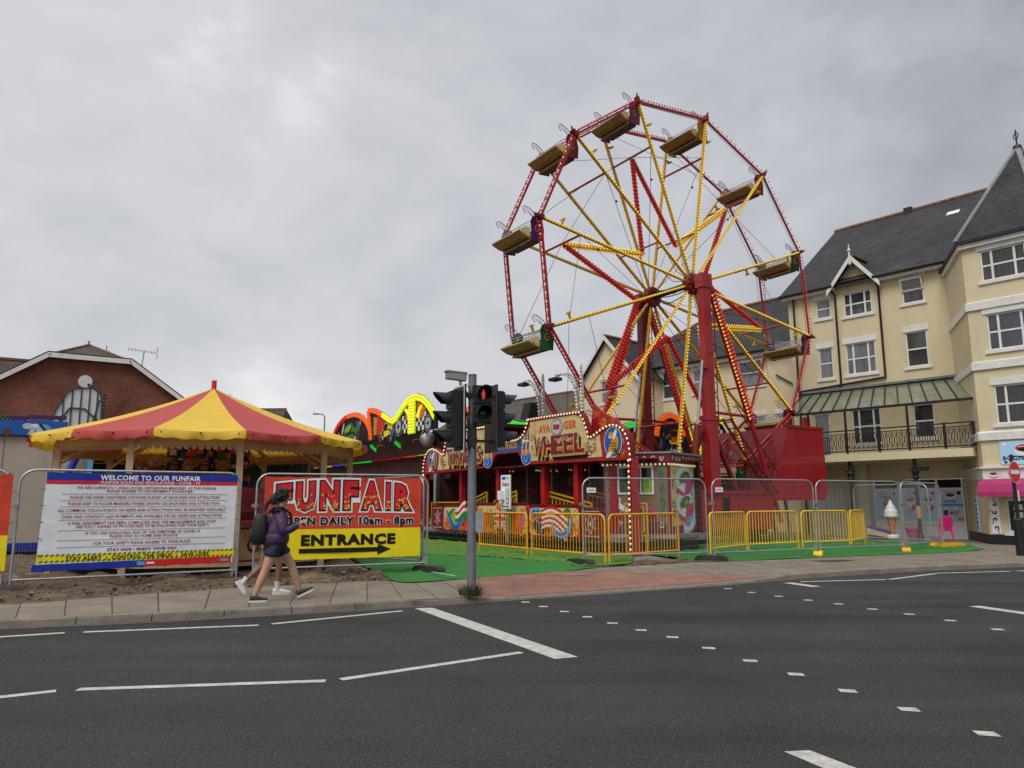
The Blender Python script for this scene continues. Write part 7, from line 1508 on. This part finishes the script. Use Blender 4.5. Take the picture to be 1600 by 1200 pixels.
PXa = Plane((-25.9, 0, 0), (0, 1, 0), (0, 0, 1)); m = MB(LB); m.prism([(-9, 3.50), (.95, 3.50), (.95, 3.98), (.1, 4.0), (-.2, 3.95), (-9, 3.95)], PXa, .1, 0); m.rect(PXa, -9, .95, 3.5, 3.54, 1, 1); m.ell(PXa, .35, 3.62, .22, .26, 2, 2, 16); m.ell(PXa, -.05, 3.8, .14, .09, 3, 3); m.poly(PXa, [(-.05, 3.55), (.05, 3.8), (.15, 3.8), (.1, 3.55)], 3, 3); m.poly(PXa, [(.2, 3.55), (.12, 3.8), (.2, 3.82), (.45, 3.55)], 4, 3); m.ell(PXa, .12, 3.82, .1, .06, 5, 4); m.stroke(PXa, [(.22, 3.9), (.5, 3.55)], .06, 5, 5); m.ell(PXa, -.55, 3.6, .1, .1, 2, 6)
m.build('painted_board', ['p_blue', 'p_black', 'p_sky', 'p_silver', 'p_white', 'p_navy', 'p_brown'], van)
m = MB(LB)
for i in range(62):
    for k in range(2): u = -5+.095*i; m.lathe([(.026, 0), (.026, .012)], PXa.at(u+.047*k, 3.995+.06*k+(.06 if u > -.1 else 0), 0), 6, 2, axis=PXa.n)
m.prism([(-9, 3.96), (-.55, 3.96), (-.55, 4.09), (-9, 4.09)], PXa, .05, 0); m.prism([(-.55, 3.96), (-.1, 3.97), (-.1, 4.09), (-.55, 4.09)], PXa, .05, 1); m.prism([(-.1, 4.01), (.9, 4.03), (.9, 4.15), (-.1, 4.15)], PXa, .05, 1)
m.build('led_border', ['p_green', 'p_purple', 'p_black'], van)
m = MB(LB); m.bar(PXa.at(1.6, .1, 60), PXa.at(1.6, 3.0, 60), .14, .14); m.build('corner_post', ['p_sky'], van)
m = MB(LB); m.tube([PXa.at(.86, 1.9, 40), PXa.at(1.38, 3.3, 40)], .10, 10); m.build('blue_tube', ['banner_blue'], van, 40)
m = MB(LB); m.box(-28.2, -26.0, 1.7, 9, 3.1, 3.3, 0); m.box(-28.3, -28.1, 1.7, 9, GZ, 3.2, 0); m.box(-26.1, -26.0, 1.7, 9, 2.95, 3.2, 0); m.bar((-27.5, 1.8, 2.85), (-27.5, 6, 2.85), .06, .04, 1); m.bar((-27.0, 1.8, 2.5), (-27.0, 5, 2.5), .06, .03, 1); m.build('open_bay', ['black', 'white_paint'], van)
SBs = (-30, 1.4, GZ)
slv = thing('ride_backflash', 'tall silver ribbed backflash panel with a small disc on top', 'panel', Rw(*SBs), RZ)
P_ = Plane((-30, 0, 0), (0, 1, 0), (0, 0, 1)); mat('silver', (.62, .63, .65), .45, .25, var=.1)
sh = [(.30, 3.2), (.46, 4.0), (.72, 4.8), (1.0, 5.38), (1.2, 5.55), (1.75, 5.62), (2.0, 5.45), (2.08, 5.1), (2.08, 3.2)]
m = MB(SBs); m.prism(sh, P_, .05, 0); m.box(-30.3, -30.1, .4, 2.0, GZ, 3.2, 1); m.build('sheet', ['silver', 'galv_dull'], slv)
m = MB(SBs)
for a, b in zip(sh, sh[1:]): m.bar(P_.at(*a, 6), P_.at(*b, 6), .06, .05)
for u, zt in ((.62, 4.5), (.9, 5.15), (1.15, 5.5), (1.42, 5.57), (1.68, 5.6), (1.92, 5.5)): m.bar(P_.at(u, 3.2, 5), P_.at(u, zt, 5), .045, .04)
for a, b in (((.45, 3.7), (1.1, 4.85)), ((1.1, 4.85), (1.55, 4.85)), ((1.55, 4.85), (2.05, 4.4)), ((1.75, 4.0), (2.0, 5.2))): m.bar(P_.at(*a, 10), P_.at(*b, 10), .05, .05)
m.build('ribs', ['rib_dark'], slv)
m = MB(SBs)
for z in np.arange(4.1, 5.4, .13): m.ball(P_.at(2.13, z, 0), .05, 0, 8, 5)
m.build('lamp_caps', ['black'], slv)
m = MB(SBs); m.lathe([(.22, 0), (.22, .05)], P_.at(1.5, 5.82, 0), 20, 0, axis=P_.n); m.lathe([(.05, 0), (.05, .06)], P_.at(1.62, 5.7, 2), 8, 1, axis=P_.n); m.build('disc', ['silver', 'black'], slv, 40)

# ------------------------------------------------------------------ brick house with a half-hipped roof
brickmat('red_brick', (.22, .062, .032), (.15, .042, .025), (.20, .14, .11), .225, .075, .008, bump=.4, var=.45, nscale=.45)
HB = (-50, 2.5, GZ)
hs = thing('brick_house', 'red brick house with a half-hipped slate roof behind the stall', 'house', Rw(*HB), RZ)
PH_ = Plane((-46, 0, 0), (0, 1, 0), (0, 0, 1)); g0, g1, h0, h1, ze_, zh, zr = -2.6, 7.5, .48, 4.45, 7.2, 9.35, 10.6
m = MB(HB); m.poly(PH_, [(g0+.3, GZ), (g1-.3, GZ), (g1-.3, ze_), (h1, zh-.05), (h0, zh-.05), (g0+.3, ze_)], 0, 0); m.box(-58, -46.01, g0+.3, g1-.3, GZ, ze_); m.build('wall', ['red_brick'], hs, uv=True)
rx_, ry_ = -48.6, (g0+g1)/2
m = MB(HB); m.raw([(-45.7, g0, ze_), (-45.7, h0, zh), (rx_, ry_, zr), (-58, ry_, zr), (-58, g0, ze_), (-45.7, g1, ze_), (-45.7, h1, zh), (-58, g1, ze_)], [(1, 0, 4, 3, 2)[::1], (1, 2, 6)[::-1], (5, 6, 2, 3, 7)[::1]])
rf = m.build('roof', ['slate_brown'], hs, uv=True)
m = MB(HB)
for a, b in (((-45.7, h0, zh), (rx_, ry_, zr)), ((-45.7, h1, zh), (rx_, ry_, zr)), ((rx_, ry_, zr), (-58, ry_, zr))): m.bar(a, b, .22, .12)
m.bar((rx_, ry_, zr), (rx_, ry_, zr+.25), .08, .08); m.build('ridge_tiles', ['ridge_tile'], rf)
m = MB(HB); Pv = Plane((-45.66, 0, 0), (0, 1, 0), (0, 0, 1))
for a, b in (((g0, ze_), (h0, zh)), ((h0, zh), (h1, zh)), ((h1, zh), (g1, ze_))): m.stroke(Pv, [a, b], .26, 0, 0); m.stroke(Pv, [(a[0], a[1]+.16), (b[0], b[1]+.16)], .06, 1, 1)
m.build('barge_boards', ['trim_white', 'black'], hs)
m = MB(HB); b = V((-47.5, 5.1, 8.6)); t = b+V((0, .12, 1.75)); m.tube([b, t], .03, 6); d = V((0, 1, -.05)); m.tube([t-d*.85, t+d*.75], .016, 5)
for k in range(9): p = t+d*(-.8+.17*k); m.tube([p-V((.0, 0, .12)), p+V((0, 0, .12))], .010, 4)
for s_ in (-.12, .12): m.tube([t+d*.7+V((0, 0, s_*3)), t+d*.7+V((0, 0, s_*.5))], .02, 4)
m.build('aerial', ['galv_dull'], hs)
m = MB(HB)
for k, y in enumerate((3.6, 3.75, 3.9)): m.tube([(-52, y, 9.6), (-52, y, 11.3-.3*k)], .03, 4)
m.build('aerial', ['galv_dull'], hs)
HB2 = (-52, -4, GZ)
h2 = thing('brick_house', 'slate roofed house wing cut off by the left edge of the photo', 'house', Rw(*HB2), RZ)
m = MB(HB2); m.box(-60, -48.2, -14, -.6, GZ, 6.6); m.build('wall', ['red_brick'], h2, uv=True)
m = MB(HB2); m.raw([(-47.9, -14, 6.5), (-47.9, .8, 6.5), (-52, .8, 9.9), (-52, -14, 9.9), (-58, .8, 6.5), (-58, -14, 6.5)], [(0, 1, 2, 3), (3, 2, 4, 5)]); rf = m.build('roof', ['slate_brown'], h2, uv=True)
m = MB(HB2); m.bar((-52, -14, 9.95), (-52, .8, 9.95), .22, .14); m.build('ridge_tiles', ['ridge_tile'], rf)
def small_house(x, y, w, d, ze, zr, yaw, label, hip=0.0):
    t = thing('brick_house', label, 'house', (x, y, GZ), yaw); m = MB(); m.box(-w/2, w/2, -d/2, d/2, 0, ze); m.build('wall', ['red_brick'], t, uv=True)
    m = MB(); e = .3; m.raw([(-w/2-e, -d/2-e, ze-.1), (w/2+e, -d/2-e, ze-.1), (w/2+e, d/2+e, ze-.1), (-w/2-e, d/2+e, ze-.1), (-w/2-e+hip, 0, zr), (w/2+e-hip, 0, zr)], [(0, 1, 5, 4), (2, 3, 4, 5), (1, 2, 5), (3, 0, 4)]); r_ = m.build('roof', ['slate_brown'], t, uv=True)
    m = MB(); m.bar((-w/2-e+hip, 0, zr), (w/2+e-hip, 0, zr), .25, .14); m.build('ridge_tiles', ['ridge_tile'], r_); return t
small_house(-22.6, 66, 5.6, 8, 6.8, 9.75, -.06, 'far house with a grey roof showing above the canopy edge', .6)
small_house(-25.6, 67, 4.0, 6, 8.0, 10.9, PI/2+.3, 'far house gable peeping over the right of the canopy', .5)
small_house(-31.5, 62, 6, 8, 7.6, 10.6, .05, 'far house roof just right of the brick gable', .3)
lamp = thing('street_lamp', 'thin distant street lamp above the canopy edge', 'street lamp', (-17.7, 70, -.3))
m = MB(); m.tube([(0, 0, 0), (0, 0, 9.9), (-.2, 0, 10.15), (-.7, 0, 10.2)], .07, 6); m.box(-1.1, -.55, -.12, .12, 10.12, 10.25); m.build('post', ['galv_dull'], lamp)
# ================================================================== the two walkers
def skinned(nodes, edges, sub=2):
    me = bpy.data.meshes.new('skin'); me.from_pydata([n[0] for n in nodes], edges, []); o = bpy.data.objects.new('skin', me); COL.objects.link(o)
    md = o.modifiers.new('skin', 'SKIN'); md.use_smooth_shade = True; md.branch_smoothing = .6
    ss = o.modifiers.new('sub', 'SUBSURF'); ss.levels = sub; ss.render_levels = sub
    bpy.context.view_layer.update()
    for i, n in enumerate(nodes): r_ = n[1] if isinstance(n[1], tuple) else (n[1], n[1]); me.skin_vertices[0].data[i].radius = r_; me.skin_vertices[0].data[i].use_root = (i == 0)
    dg = bpy.context.evaluated_depsgraph_get(); m2 = bpy.data.meshes.new_from_object(o.evaluated_get(dg))
    vs_ = [tuple(v.co) for v in m2.vertices]; fs = [tuple(p.vertices) for p in m2.polygons]
    bpy.data.objects.remove(o); bpy.data.meshes.remove(me); bpy.data.meshes.remove(m2); return vs_, fs
def chain(ch):      # {'name': [(pos, r), ...]}; a first entry that is a string joins that node
    nodes, edges, idx = [], [], {}
    for nm, pts in ch:
        prev = None
        for i, p in enumerate(pts):
            if isinstance(p, str): prev = idx[p]; continue
            nodes.append((V(p[0]), p[1])); k = len(nodes)-1; idx['%s%d' % (nm, i)] = k
            if prev is not None: edges.append((prev, k))
            prev = k
    return nodes, edges
def skin_mb(m, ch, mi, sub=2): v_, f_ = skinned(*chain(ch), sub); m.raw(v_, f_, mi)
def hand(m, wrist, dirn, up, side, mi, curl=.5):
    """palm with four fingers of different lengths and a thumb off its side"""
    w = V(wrist); d = V(dirn).normalized(); u = V(up); u = (u-d*u.dot(d)).normalized(); s_ = d.cross(u)*side
    skin_mb(m, [('p', [(w, .022), (w+d*.035, .026), (w+d*.075+s_*.0, .028)])], mi, 1)
    for k, (o, l) in enumerate(((-.027, .068), (-.009, .078), (.009, .073), (.026, .058))):
        a = w+d*.082+s_*o; b = a+d*l*.42-u*.010*curl; c = b+d*l*.30*(1-curl*.5)-u*l*.32*curl; e = c+d*l*.18*(1-curl)-u*l*.28*curl
        skin_mb(m, [('f', [(a-d*.02, .009), (a, .0092), (b, .0085), (c, .008), (e, .007)])], mi, 1)
    a = w+d*.03-s_*.024; skin_mb(m, [('t', [(a, .012), (a-s_*.022+d*.025, .0105), (a-s_*.026+d*.05-u*.008, .0095), (a-s_*.02+d*.07-u*.014, .008)])], mi, 1)
def face(m, c, fw, mi_s, mi_d, mi_l, s=1.0):
    """eyes, nose, lips and ears on a head centred at c, looking along fw"""
    f = V(fw).normalized(); l = V((-f.y, f.x, 0)); u = V((0, 0, 1)); c = V(c)
    for sg in (-1, 1):
        m.ball(c+f*.083*s+l*.032*sg*s+u*.008*s, .011*s, mi_l[0], 8, 6); m.ball(c+f*.091*s+l*.032*sg*s+u*.008*s, .006*s, mi_d, 6, 5)
        m.tube([c+f*.088*s+l*.016*sg*s+u*.028*s, c+f*.088*s+l*.034*sg*s+u*.033*s, c+f*.078*s+l*.052*sg*s+u*.027*s], .0045, 5, mi_d)
        m.ball(c+l*.076*sg*s-f*.005+u*-.005*s, .028*s, mi_s, 8, 6, (.55, .55, 1.1))
    m.tube([c+f*.086*s+u*.012*s, c+f*.106*s-u*.022*s, c+f*.112*s-u*.034*s, c+f*.088*s-u*.044*s], [.009*s, .013*s, .016*s, .010*s], 8, mi_s)
    m.tube([c+f*.086*s+l*.022*s-u*.068*s, c+f*.094*s-u*.066*s, c+f*.086*s-l*.022*s-u*.068*s], .006*s, 6, mi_l[1])
mat('skin_light', (.47, .265, .185), .55, var=.1, vscale=6); mat('skin_tan', (.22, .105, .06), .55, var=.1, vscale=6); mat('hair_dark', (.016, .012, .011), .55, var=.4, vscale=30, bump=1.0, bscale=90); mat('eye_white', (.6, .58, .55), .3, var=0); mat('lips', (.30, .10, .085), .5, var=0)
mat('jacket_purple', (.058, .025, .086), .6, var=.4, vscale=9, bump=1.0, bscale=11); mat('shorts_navy', (.012, .017, .048), .75, var=.25, vscale=10, bump=.4, bscale=30); mat('jumper_olive', (.030, .026, .018), .8, var=.2); mat('shoe_plum', (.035, .014, .028), .6, var=.3, vscale=30); mat('shoe_white', (.64, .64, .63), .55, var=.1, vscale=20); mat('sock_white', (.62, .62, .61), .85, var=.12, bump=.5, bscale=90); mat('bag_black', (.010, .010, .012), .6, var=.3, bump=.4, bscale=40); mat('top_black', (.014, .014, .018), .8, var=.2); mat('tattoo', (.03, .03, .035), .6, var=0)
def shoe(m, ankle, toe_dir, up, mi, sole, L=.27):
    a = V(ankle); d = V(toe_dir).normalized(); u = V(up); u = (u-d*u.dot(d)).normalized(); w = d.cross(u)
    heel = a-u*.075-d*.065
    prof = [(-.005, .034, .072), (.05, .039, .085), (.10, .041, .078), (.15, .044, .060), (.20, .045, .045), (.245, .036, .036), (.268, .018, .028)]
    n = 10; vv = []; vs2 = []
    for x, hw, hh in prof:
        for k in range(n): t = 2*PI*k/n; y, z = math.cos(t)*hw, max(math.sin(t), -.55)*hh*.62+hh*.36; vv.append(heel+d*(x*L/.27)+w*y+u*(z+.018))
    fs = [(i*n+j, i*n+(j+1) % n, (i+1)*n+(j+1) % n, (i+1)*n+j) for i in range(len(prof)-1) for j in range(n)]+[tuple(range(n))[::-1], tuple((len(prof)-1)*n+j for j in range(n))]
    m.raw(vv, fs, mi)
    q = [(-.012, .030), (.02, .037), (.10, .040), (.19, .047), (.24, .040), (.272, .018)]
    out = [heel+d*(x*L/.27)+w*h for x, h in q]+[heel+d*(x*L/.27)-w*h for x, h in reversed(q)]; k = len(out)
    m.raw([p-u*.008 for p in out]+[p+u*.022 for p in out], [tuple(range(k)), tuple(range(2*k-1, k-1, -1))]+[(i, k+i, k+(i+1) % k, (i+1) % k) for i in range(k)], sole)
# --- nearer walker, purple jacket
w1 = thing('person', 'woman in a purple jacket and navy shorts striding past the funfair banner', 'person', (-3.60, 11.62, .098), rad(20)); w1.scale = (.95, 1.0, .945)
S_ = ['skin_light', 'hair_dark', 'eye_white', 'lips', 'tattoo']
m = MB()
hc = V((.085, -.01, 1.615))
skin_mb(m, [('b', [((-.01, 0, .93), (.135, .115)), ((.0, 0, 1.06), (.125, .10)), ((.02, 0, 1.22), (.14, .11)), ((.03, 0, 1.33), (.11, .085)), ((.045, 0, 1.44), (.055, .055)), ((.062, 0, 1.50), (.052, .055)), ((.08, 0, 1.565), (.062, .075)), ((.082, 0, 1.63), (.078, .092)), ((.075, 0, 1.69), (.062, .075))]),
            ('r', ['b0', ((-.045, -.09, .86), .105), ((-.10, -.095, .66), .092), ((-.165, -.10, .47), .068), ((-.215, -.10, .34), .070), ((-.295, -.10, .12), .043), ((-.305, -.10, .085), .038)]),
            ('l', ['b0', ((.045, .09, .86), .105), ((.14, .095, .70), .092), ((.255, .095, .53), .068), ((.300, .095, .38), .070), ((.380, .095, .155), .043), ((.40, .095, .125), .038)]),
            ('ra', ['b3', ((.03, -.16, 1.32), .045), ((.05, -.215, 1.22), .043), ((.075, -.235, 1.075), .038), ((.20, -.205, 1.13), .035), ((.325, -.16, 1.205), .026)]),
            ('la', ['b3', ((.03, .16, 1.32), .045), ((.08, .215, 1.22), .043), ((.12, .22, 1.09), .038), ((.23, .18, 1.14), .035), ((.33, .11, 1.22), .026)])], 0)
face(m, (.085, 0, 1.62), (1, -.10, -.02), 0, 1, (2, 3)); hand(m, (.325, -.16, 1.205), (.85, .28, .38), (-.3, 0, 1), 1, 0, .45); hand(m, (.33, .11, 1.22), (.85, -.35, .35), (-.3, 0, 1), -1, 0, .6)
m.tube([V((.368, .095, .20))+V((.041*math.cos(t), .041*math.sin(t), .012*math.cos(t))) for t in np.linspace(0, 2*PI, 12)[:-1]], .005, 5, 4, closed=True)
m.build('body', S_, w1, 80)
m = MB(); r = random.Random(5)          # curly dark hair
for _ in range(130):
    a, t = r.uniform(0, 2*PI), r.uniform(-.55, PI/2); d = V((math.cos(a)*math.cos(t), math.sin(a)*math.cos(t), math.sin(t)))
    if d.x > .42 and d.z < .62: continue
    p = V((.055, 0, 1.65))+V((d.x*.118, d.y*.10, d.z*.110)); m.ball(p, r.uniform(.022, .040), 0, 7, 5)
m.ball((.045, 0, 1.65), .118, 0, 14, 10, (.98, .86, .92)); m.build('hair', ['hair_dark'], w1, 80)
m = MB()
skin_mb(m, [('j', [((-.02, 0, .96), (.21, .20)), ((-.005, 0, 1.08), (.215, .20)), ((.015, 0, 1.22), (.22, .20)), ((.03, 0, 1.34), (.20, .17)), ((.045, 0, 1.425), (.135, .12)), ((.05, 0, 1.475), (.11, .11))]),
            ('ra', ['j3', ((.025, -.165, 1.355), .105), ((.045, -.225, 1.22), .092), ((.075, -.243, 1.075), .084), ((.19, -.212, 1.125), .072), ((.318, -.163, 1.20), .048)]),
            ('la', ['j3', ((.025, .165, 1.355), .105), ((.08, .225, 1.22), .092), ((.12, .23, 1.09), .084), ((.22, .187, 1.135), .072), ((.322, .115, 1.21), .048)])], 0)
m.lathe([(.185, .895), (.208, .93), (.21, 1.02), (.19, 1.06)], (-.02, 0, 0), 24, 0)
skin_mb(m, [('h', [((-.06, -.10, 1.43), .04), ((-.115, 0, 1.425), .055), ((-.06, .10, 1.43), .04), ((.03, .11, 1.45), .03)]), ('h2', ['h0', ((.03, -.11, 1.45), .03), ((.10, -.07, 1.41), .028)])], 0, 1)
m.build('jacket', ['jacket_purple'], w1, 80)
m = MB(); m.lathe([(.165, .845), (.182, .87), (.182, .92), (.15, .93)], (-.02, 0, 0), 24, 0); m.build('jumper_hem', ['jumper_olive'], w1, 60)
m = MB()
skin_mb(m, [('s', [((-.01, 0, .93), (.185, .17)), ((-.0, 0, .87), (.17, .16))]), ('r', ['s1', ((-.05, -.095, .83), .135), ((-.085, -.10, .735), .13), ((-.094, -.10, .69), .128)]), ('l', ['s1', ((.055, .095, .83), .135), ((.11, .10, .75), .13), ((.132, .10, .70), .128)])], 0)
m.build('shorts', ['shorts_navy'], w1, 70)
for an, d, u in (((-.305, -.10, .085), (1, 0, -.0), (0, 0, 1)), ((.40, .095, .125), (.90, 0, .42), (-.42, 0, .9))):
    m = MB(); shoe(m, an, d, u, 0, 1); m.build('shoe', ['shoe_plum', 'shoe_white'], w1, 60)
# --- farther walker in white trainers, mostly hidden behind her
w2 = thing('person', 'walker in white trainers and black top half hidden behind the woman in purple', 'person', (-3.97, 12.43, .098), rad(20)); w2.scale = (1, 1, .95)
S_ = ['skin_tan', 'hair_dark', 'eye_white', 'lips']
m = MB()
skin_mb(m, [('b', [((0, 0, .90), (.135, .115)), ((.01, 0, 1.03), (.12, .10)), ((.03, 0, 1.18), (.135, .105)), ((.045, 0, 1.31), (.125, .09)), ((.06, 0, 1.385), (.06, .06)), ((.075, 0, 1.45), (.05, .052)), ((.09, 0, 1.51), (.06, .074)), ((.092, 0, 1.575), (.077, .09)), ((.085, 0, 1.63), (.06, .074))]),
            ('r', ['b0', ((.03, -.085, .83), .09), ((.10, -.09, .66), .074), ((.16, -.09, .47), .056), ((.16, -.09, .33), .056), ((.145, -.09, .12), .036), ((.15, -.09, .085), .036)]),
            ('l', ['b0', ((-.03, .085, .83), .09), ((-.06, .09, .64), .074), ((-.09, .09, .47), .056), ((-.20, .09, .36), .056), ((-.36, .09, .22), .036), ((-.385, .09, .19), .036)]),
            ('ra', ['b3', ((.03, -.165, 1.31), .05), ((-.02, -.21, 1.17), .042), ((-.05, -.225, 1.03), .037), ((-.08, -.22, .91), .034), ((-.10, -.20, .82), .026)]),
            ('la', ['b3', ((.03, .165, 1.31), .05), ((.0, .21, 1.17), .042), ((-.04, .22, 1.03), .037), ((.03, .22, .92), .034), ((.09, .20, .83), .026)])], 0)
face(m, (.095, 0, 1.565), (1, 0, 0), 0, 1, (2, 3)); hand(m, (-.10, -.20, .82), (-.1, 0, -1), (1, 0, 0), 1, 0, .6); hand(m, (.09, .20, .83), (.4, 0, -.9), (.9, 0, .3), -1, 0, .6)
m.build('body', S_, w2, 80)
m = MB(); m.ball((.065, 0, 1.59), .1, 0, 14, 10, (.98, .88, .98)); m.tube([(.0, 0, 1.58), (-.05, 0, 1.55), (-.085, -.01, 1.48), (-.10, -.02, 1.36)], [.03, .034, .034, .012], 8, 0); m.build('hair', ['hair_dark'], w2, 70)
m = MB()
skin_mb(m, [('j', [((0, 0, .92), (.15, .135)), ((.01, 0, 1.03), (.15, .13)), ((.03, 0, 1.18), (.155, .13)), ((.045, 0, 1.30), (.14, .11)), ((.06, 0, 1.37), (.08, .08))]),
            ('ra', ['j3', ((.03, -.16, 1.31), .065), ((-.02, -.21, 1.17), .058), ((-.035, -.222, 1.07), .054)]), ('la', ['j3', ((.03, .16, 1.31), .065), ((.0, .21, 1.17), .058), ((-.035, .22, 1.07), .054)])], 0)
m.build('top', ['top_black'], w2, 70)
m = MB(); skin_mb(m, [('s', [((0, 0, .93), (.145, .135)), ((0, 0, .86), (.135, .125))]), ('r', ['s1', ((.04, -.09, .82), .10), ((.085, -.09, .68), .094)]), ('l', ['s1', ((-.04, .09, .82), .10), ((-.058, .09, .67), .094)])], 0); m.build('shorts', ['top_black'], w2, 70)
for an, kn, d, u in (((.15, -.09, .085), (.145, -.09, .22), (1, 0, -.02), (0, 0, 1)), ((-.385, .09, .19), (-.32, .09, .28), (.55, 0, -.84), (.84, 0, .55))):
    m = MB(); m.tube([V(an)-(V(kn)-V(an))*.1, V(an)+(V(kn)-V(an))*.5, V(kn)], [.044, .042, .048], 10, 0); m.build('sock', ['sock_white'], w2, 60)
    m = MB(); shoe(m, an, d, u, 0, 0, .285); m.build('shoe', ['shoe_white'], w2, 60)
# --- backpack on the nearer walker's back
bp = thing('backpack', 'black rucksack on the back of the woman in purple', 'backpack', (-3.60, 11.62, .098), rad(20)); bp.scale = (.95, 1.0, .945)
m = MB(); n, k = 18, 14; vv = []
for i in range(k+1):
    t = -PI/2+PI*i/k
    for j in range(n):
        a = 2*PI*j/n; se = lambda x, e: math.copysign(abs(x)**e, x)
        x, y, z = .115*se(math.cos(t), .55)*se(math.cos(a), .7), .145*se(math.cos(t), .55)*se(math.sin(a), .6), .255*se(math.sin(t), .7); vv.append(V((-.275+x*(1.15-.5*(z+.1))+.05*z, -.02+y*(1-.25*max(z, 0)/.25), 1.13+z)))
m.raw(vv, [(i*n+j, i*n+(j+1) % n, (i+1)*n+(j+1) % n, (i+1)*n+j) for i in range(k) for j in range(n)], 0)
m.build('bag', ['bag_black'], bp, 70)
m = MB(); m.ball((-.385, -.02, 1.04), .1, 0, 14, 10, (.45, 1.1, 1.25)); m.build('pocket', ['bag_black'], bp, 70)
for s_ in (-1, 1):
    m = MB(); m.tube([(-.22, s_*.10, 1.34), (-.08, s_*.12, 1.47), (.06, s_*.13, 1.475), (.185, s_*.13, 1.38), (.215, s_*.13, 1.25), (.16, s_*.17, 1.10), (-.18, s_*.16, .97)], [.012, .018, .020, .018, .016, .012, .010], 8); m.build('strap', ['bag_black'], bp, 70)
m = MB(); m.tube([(-.2, -.05, 1.37), (-.22, -.02, 1.42), (-.2, .02, 1.37)], .011, 6); m.build('grab_handle', ['bag_black'], bp, 60)
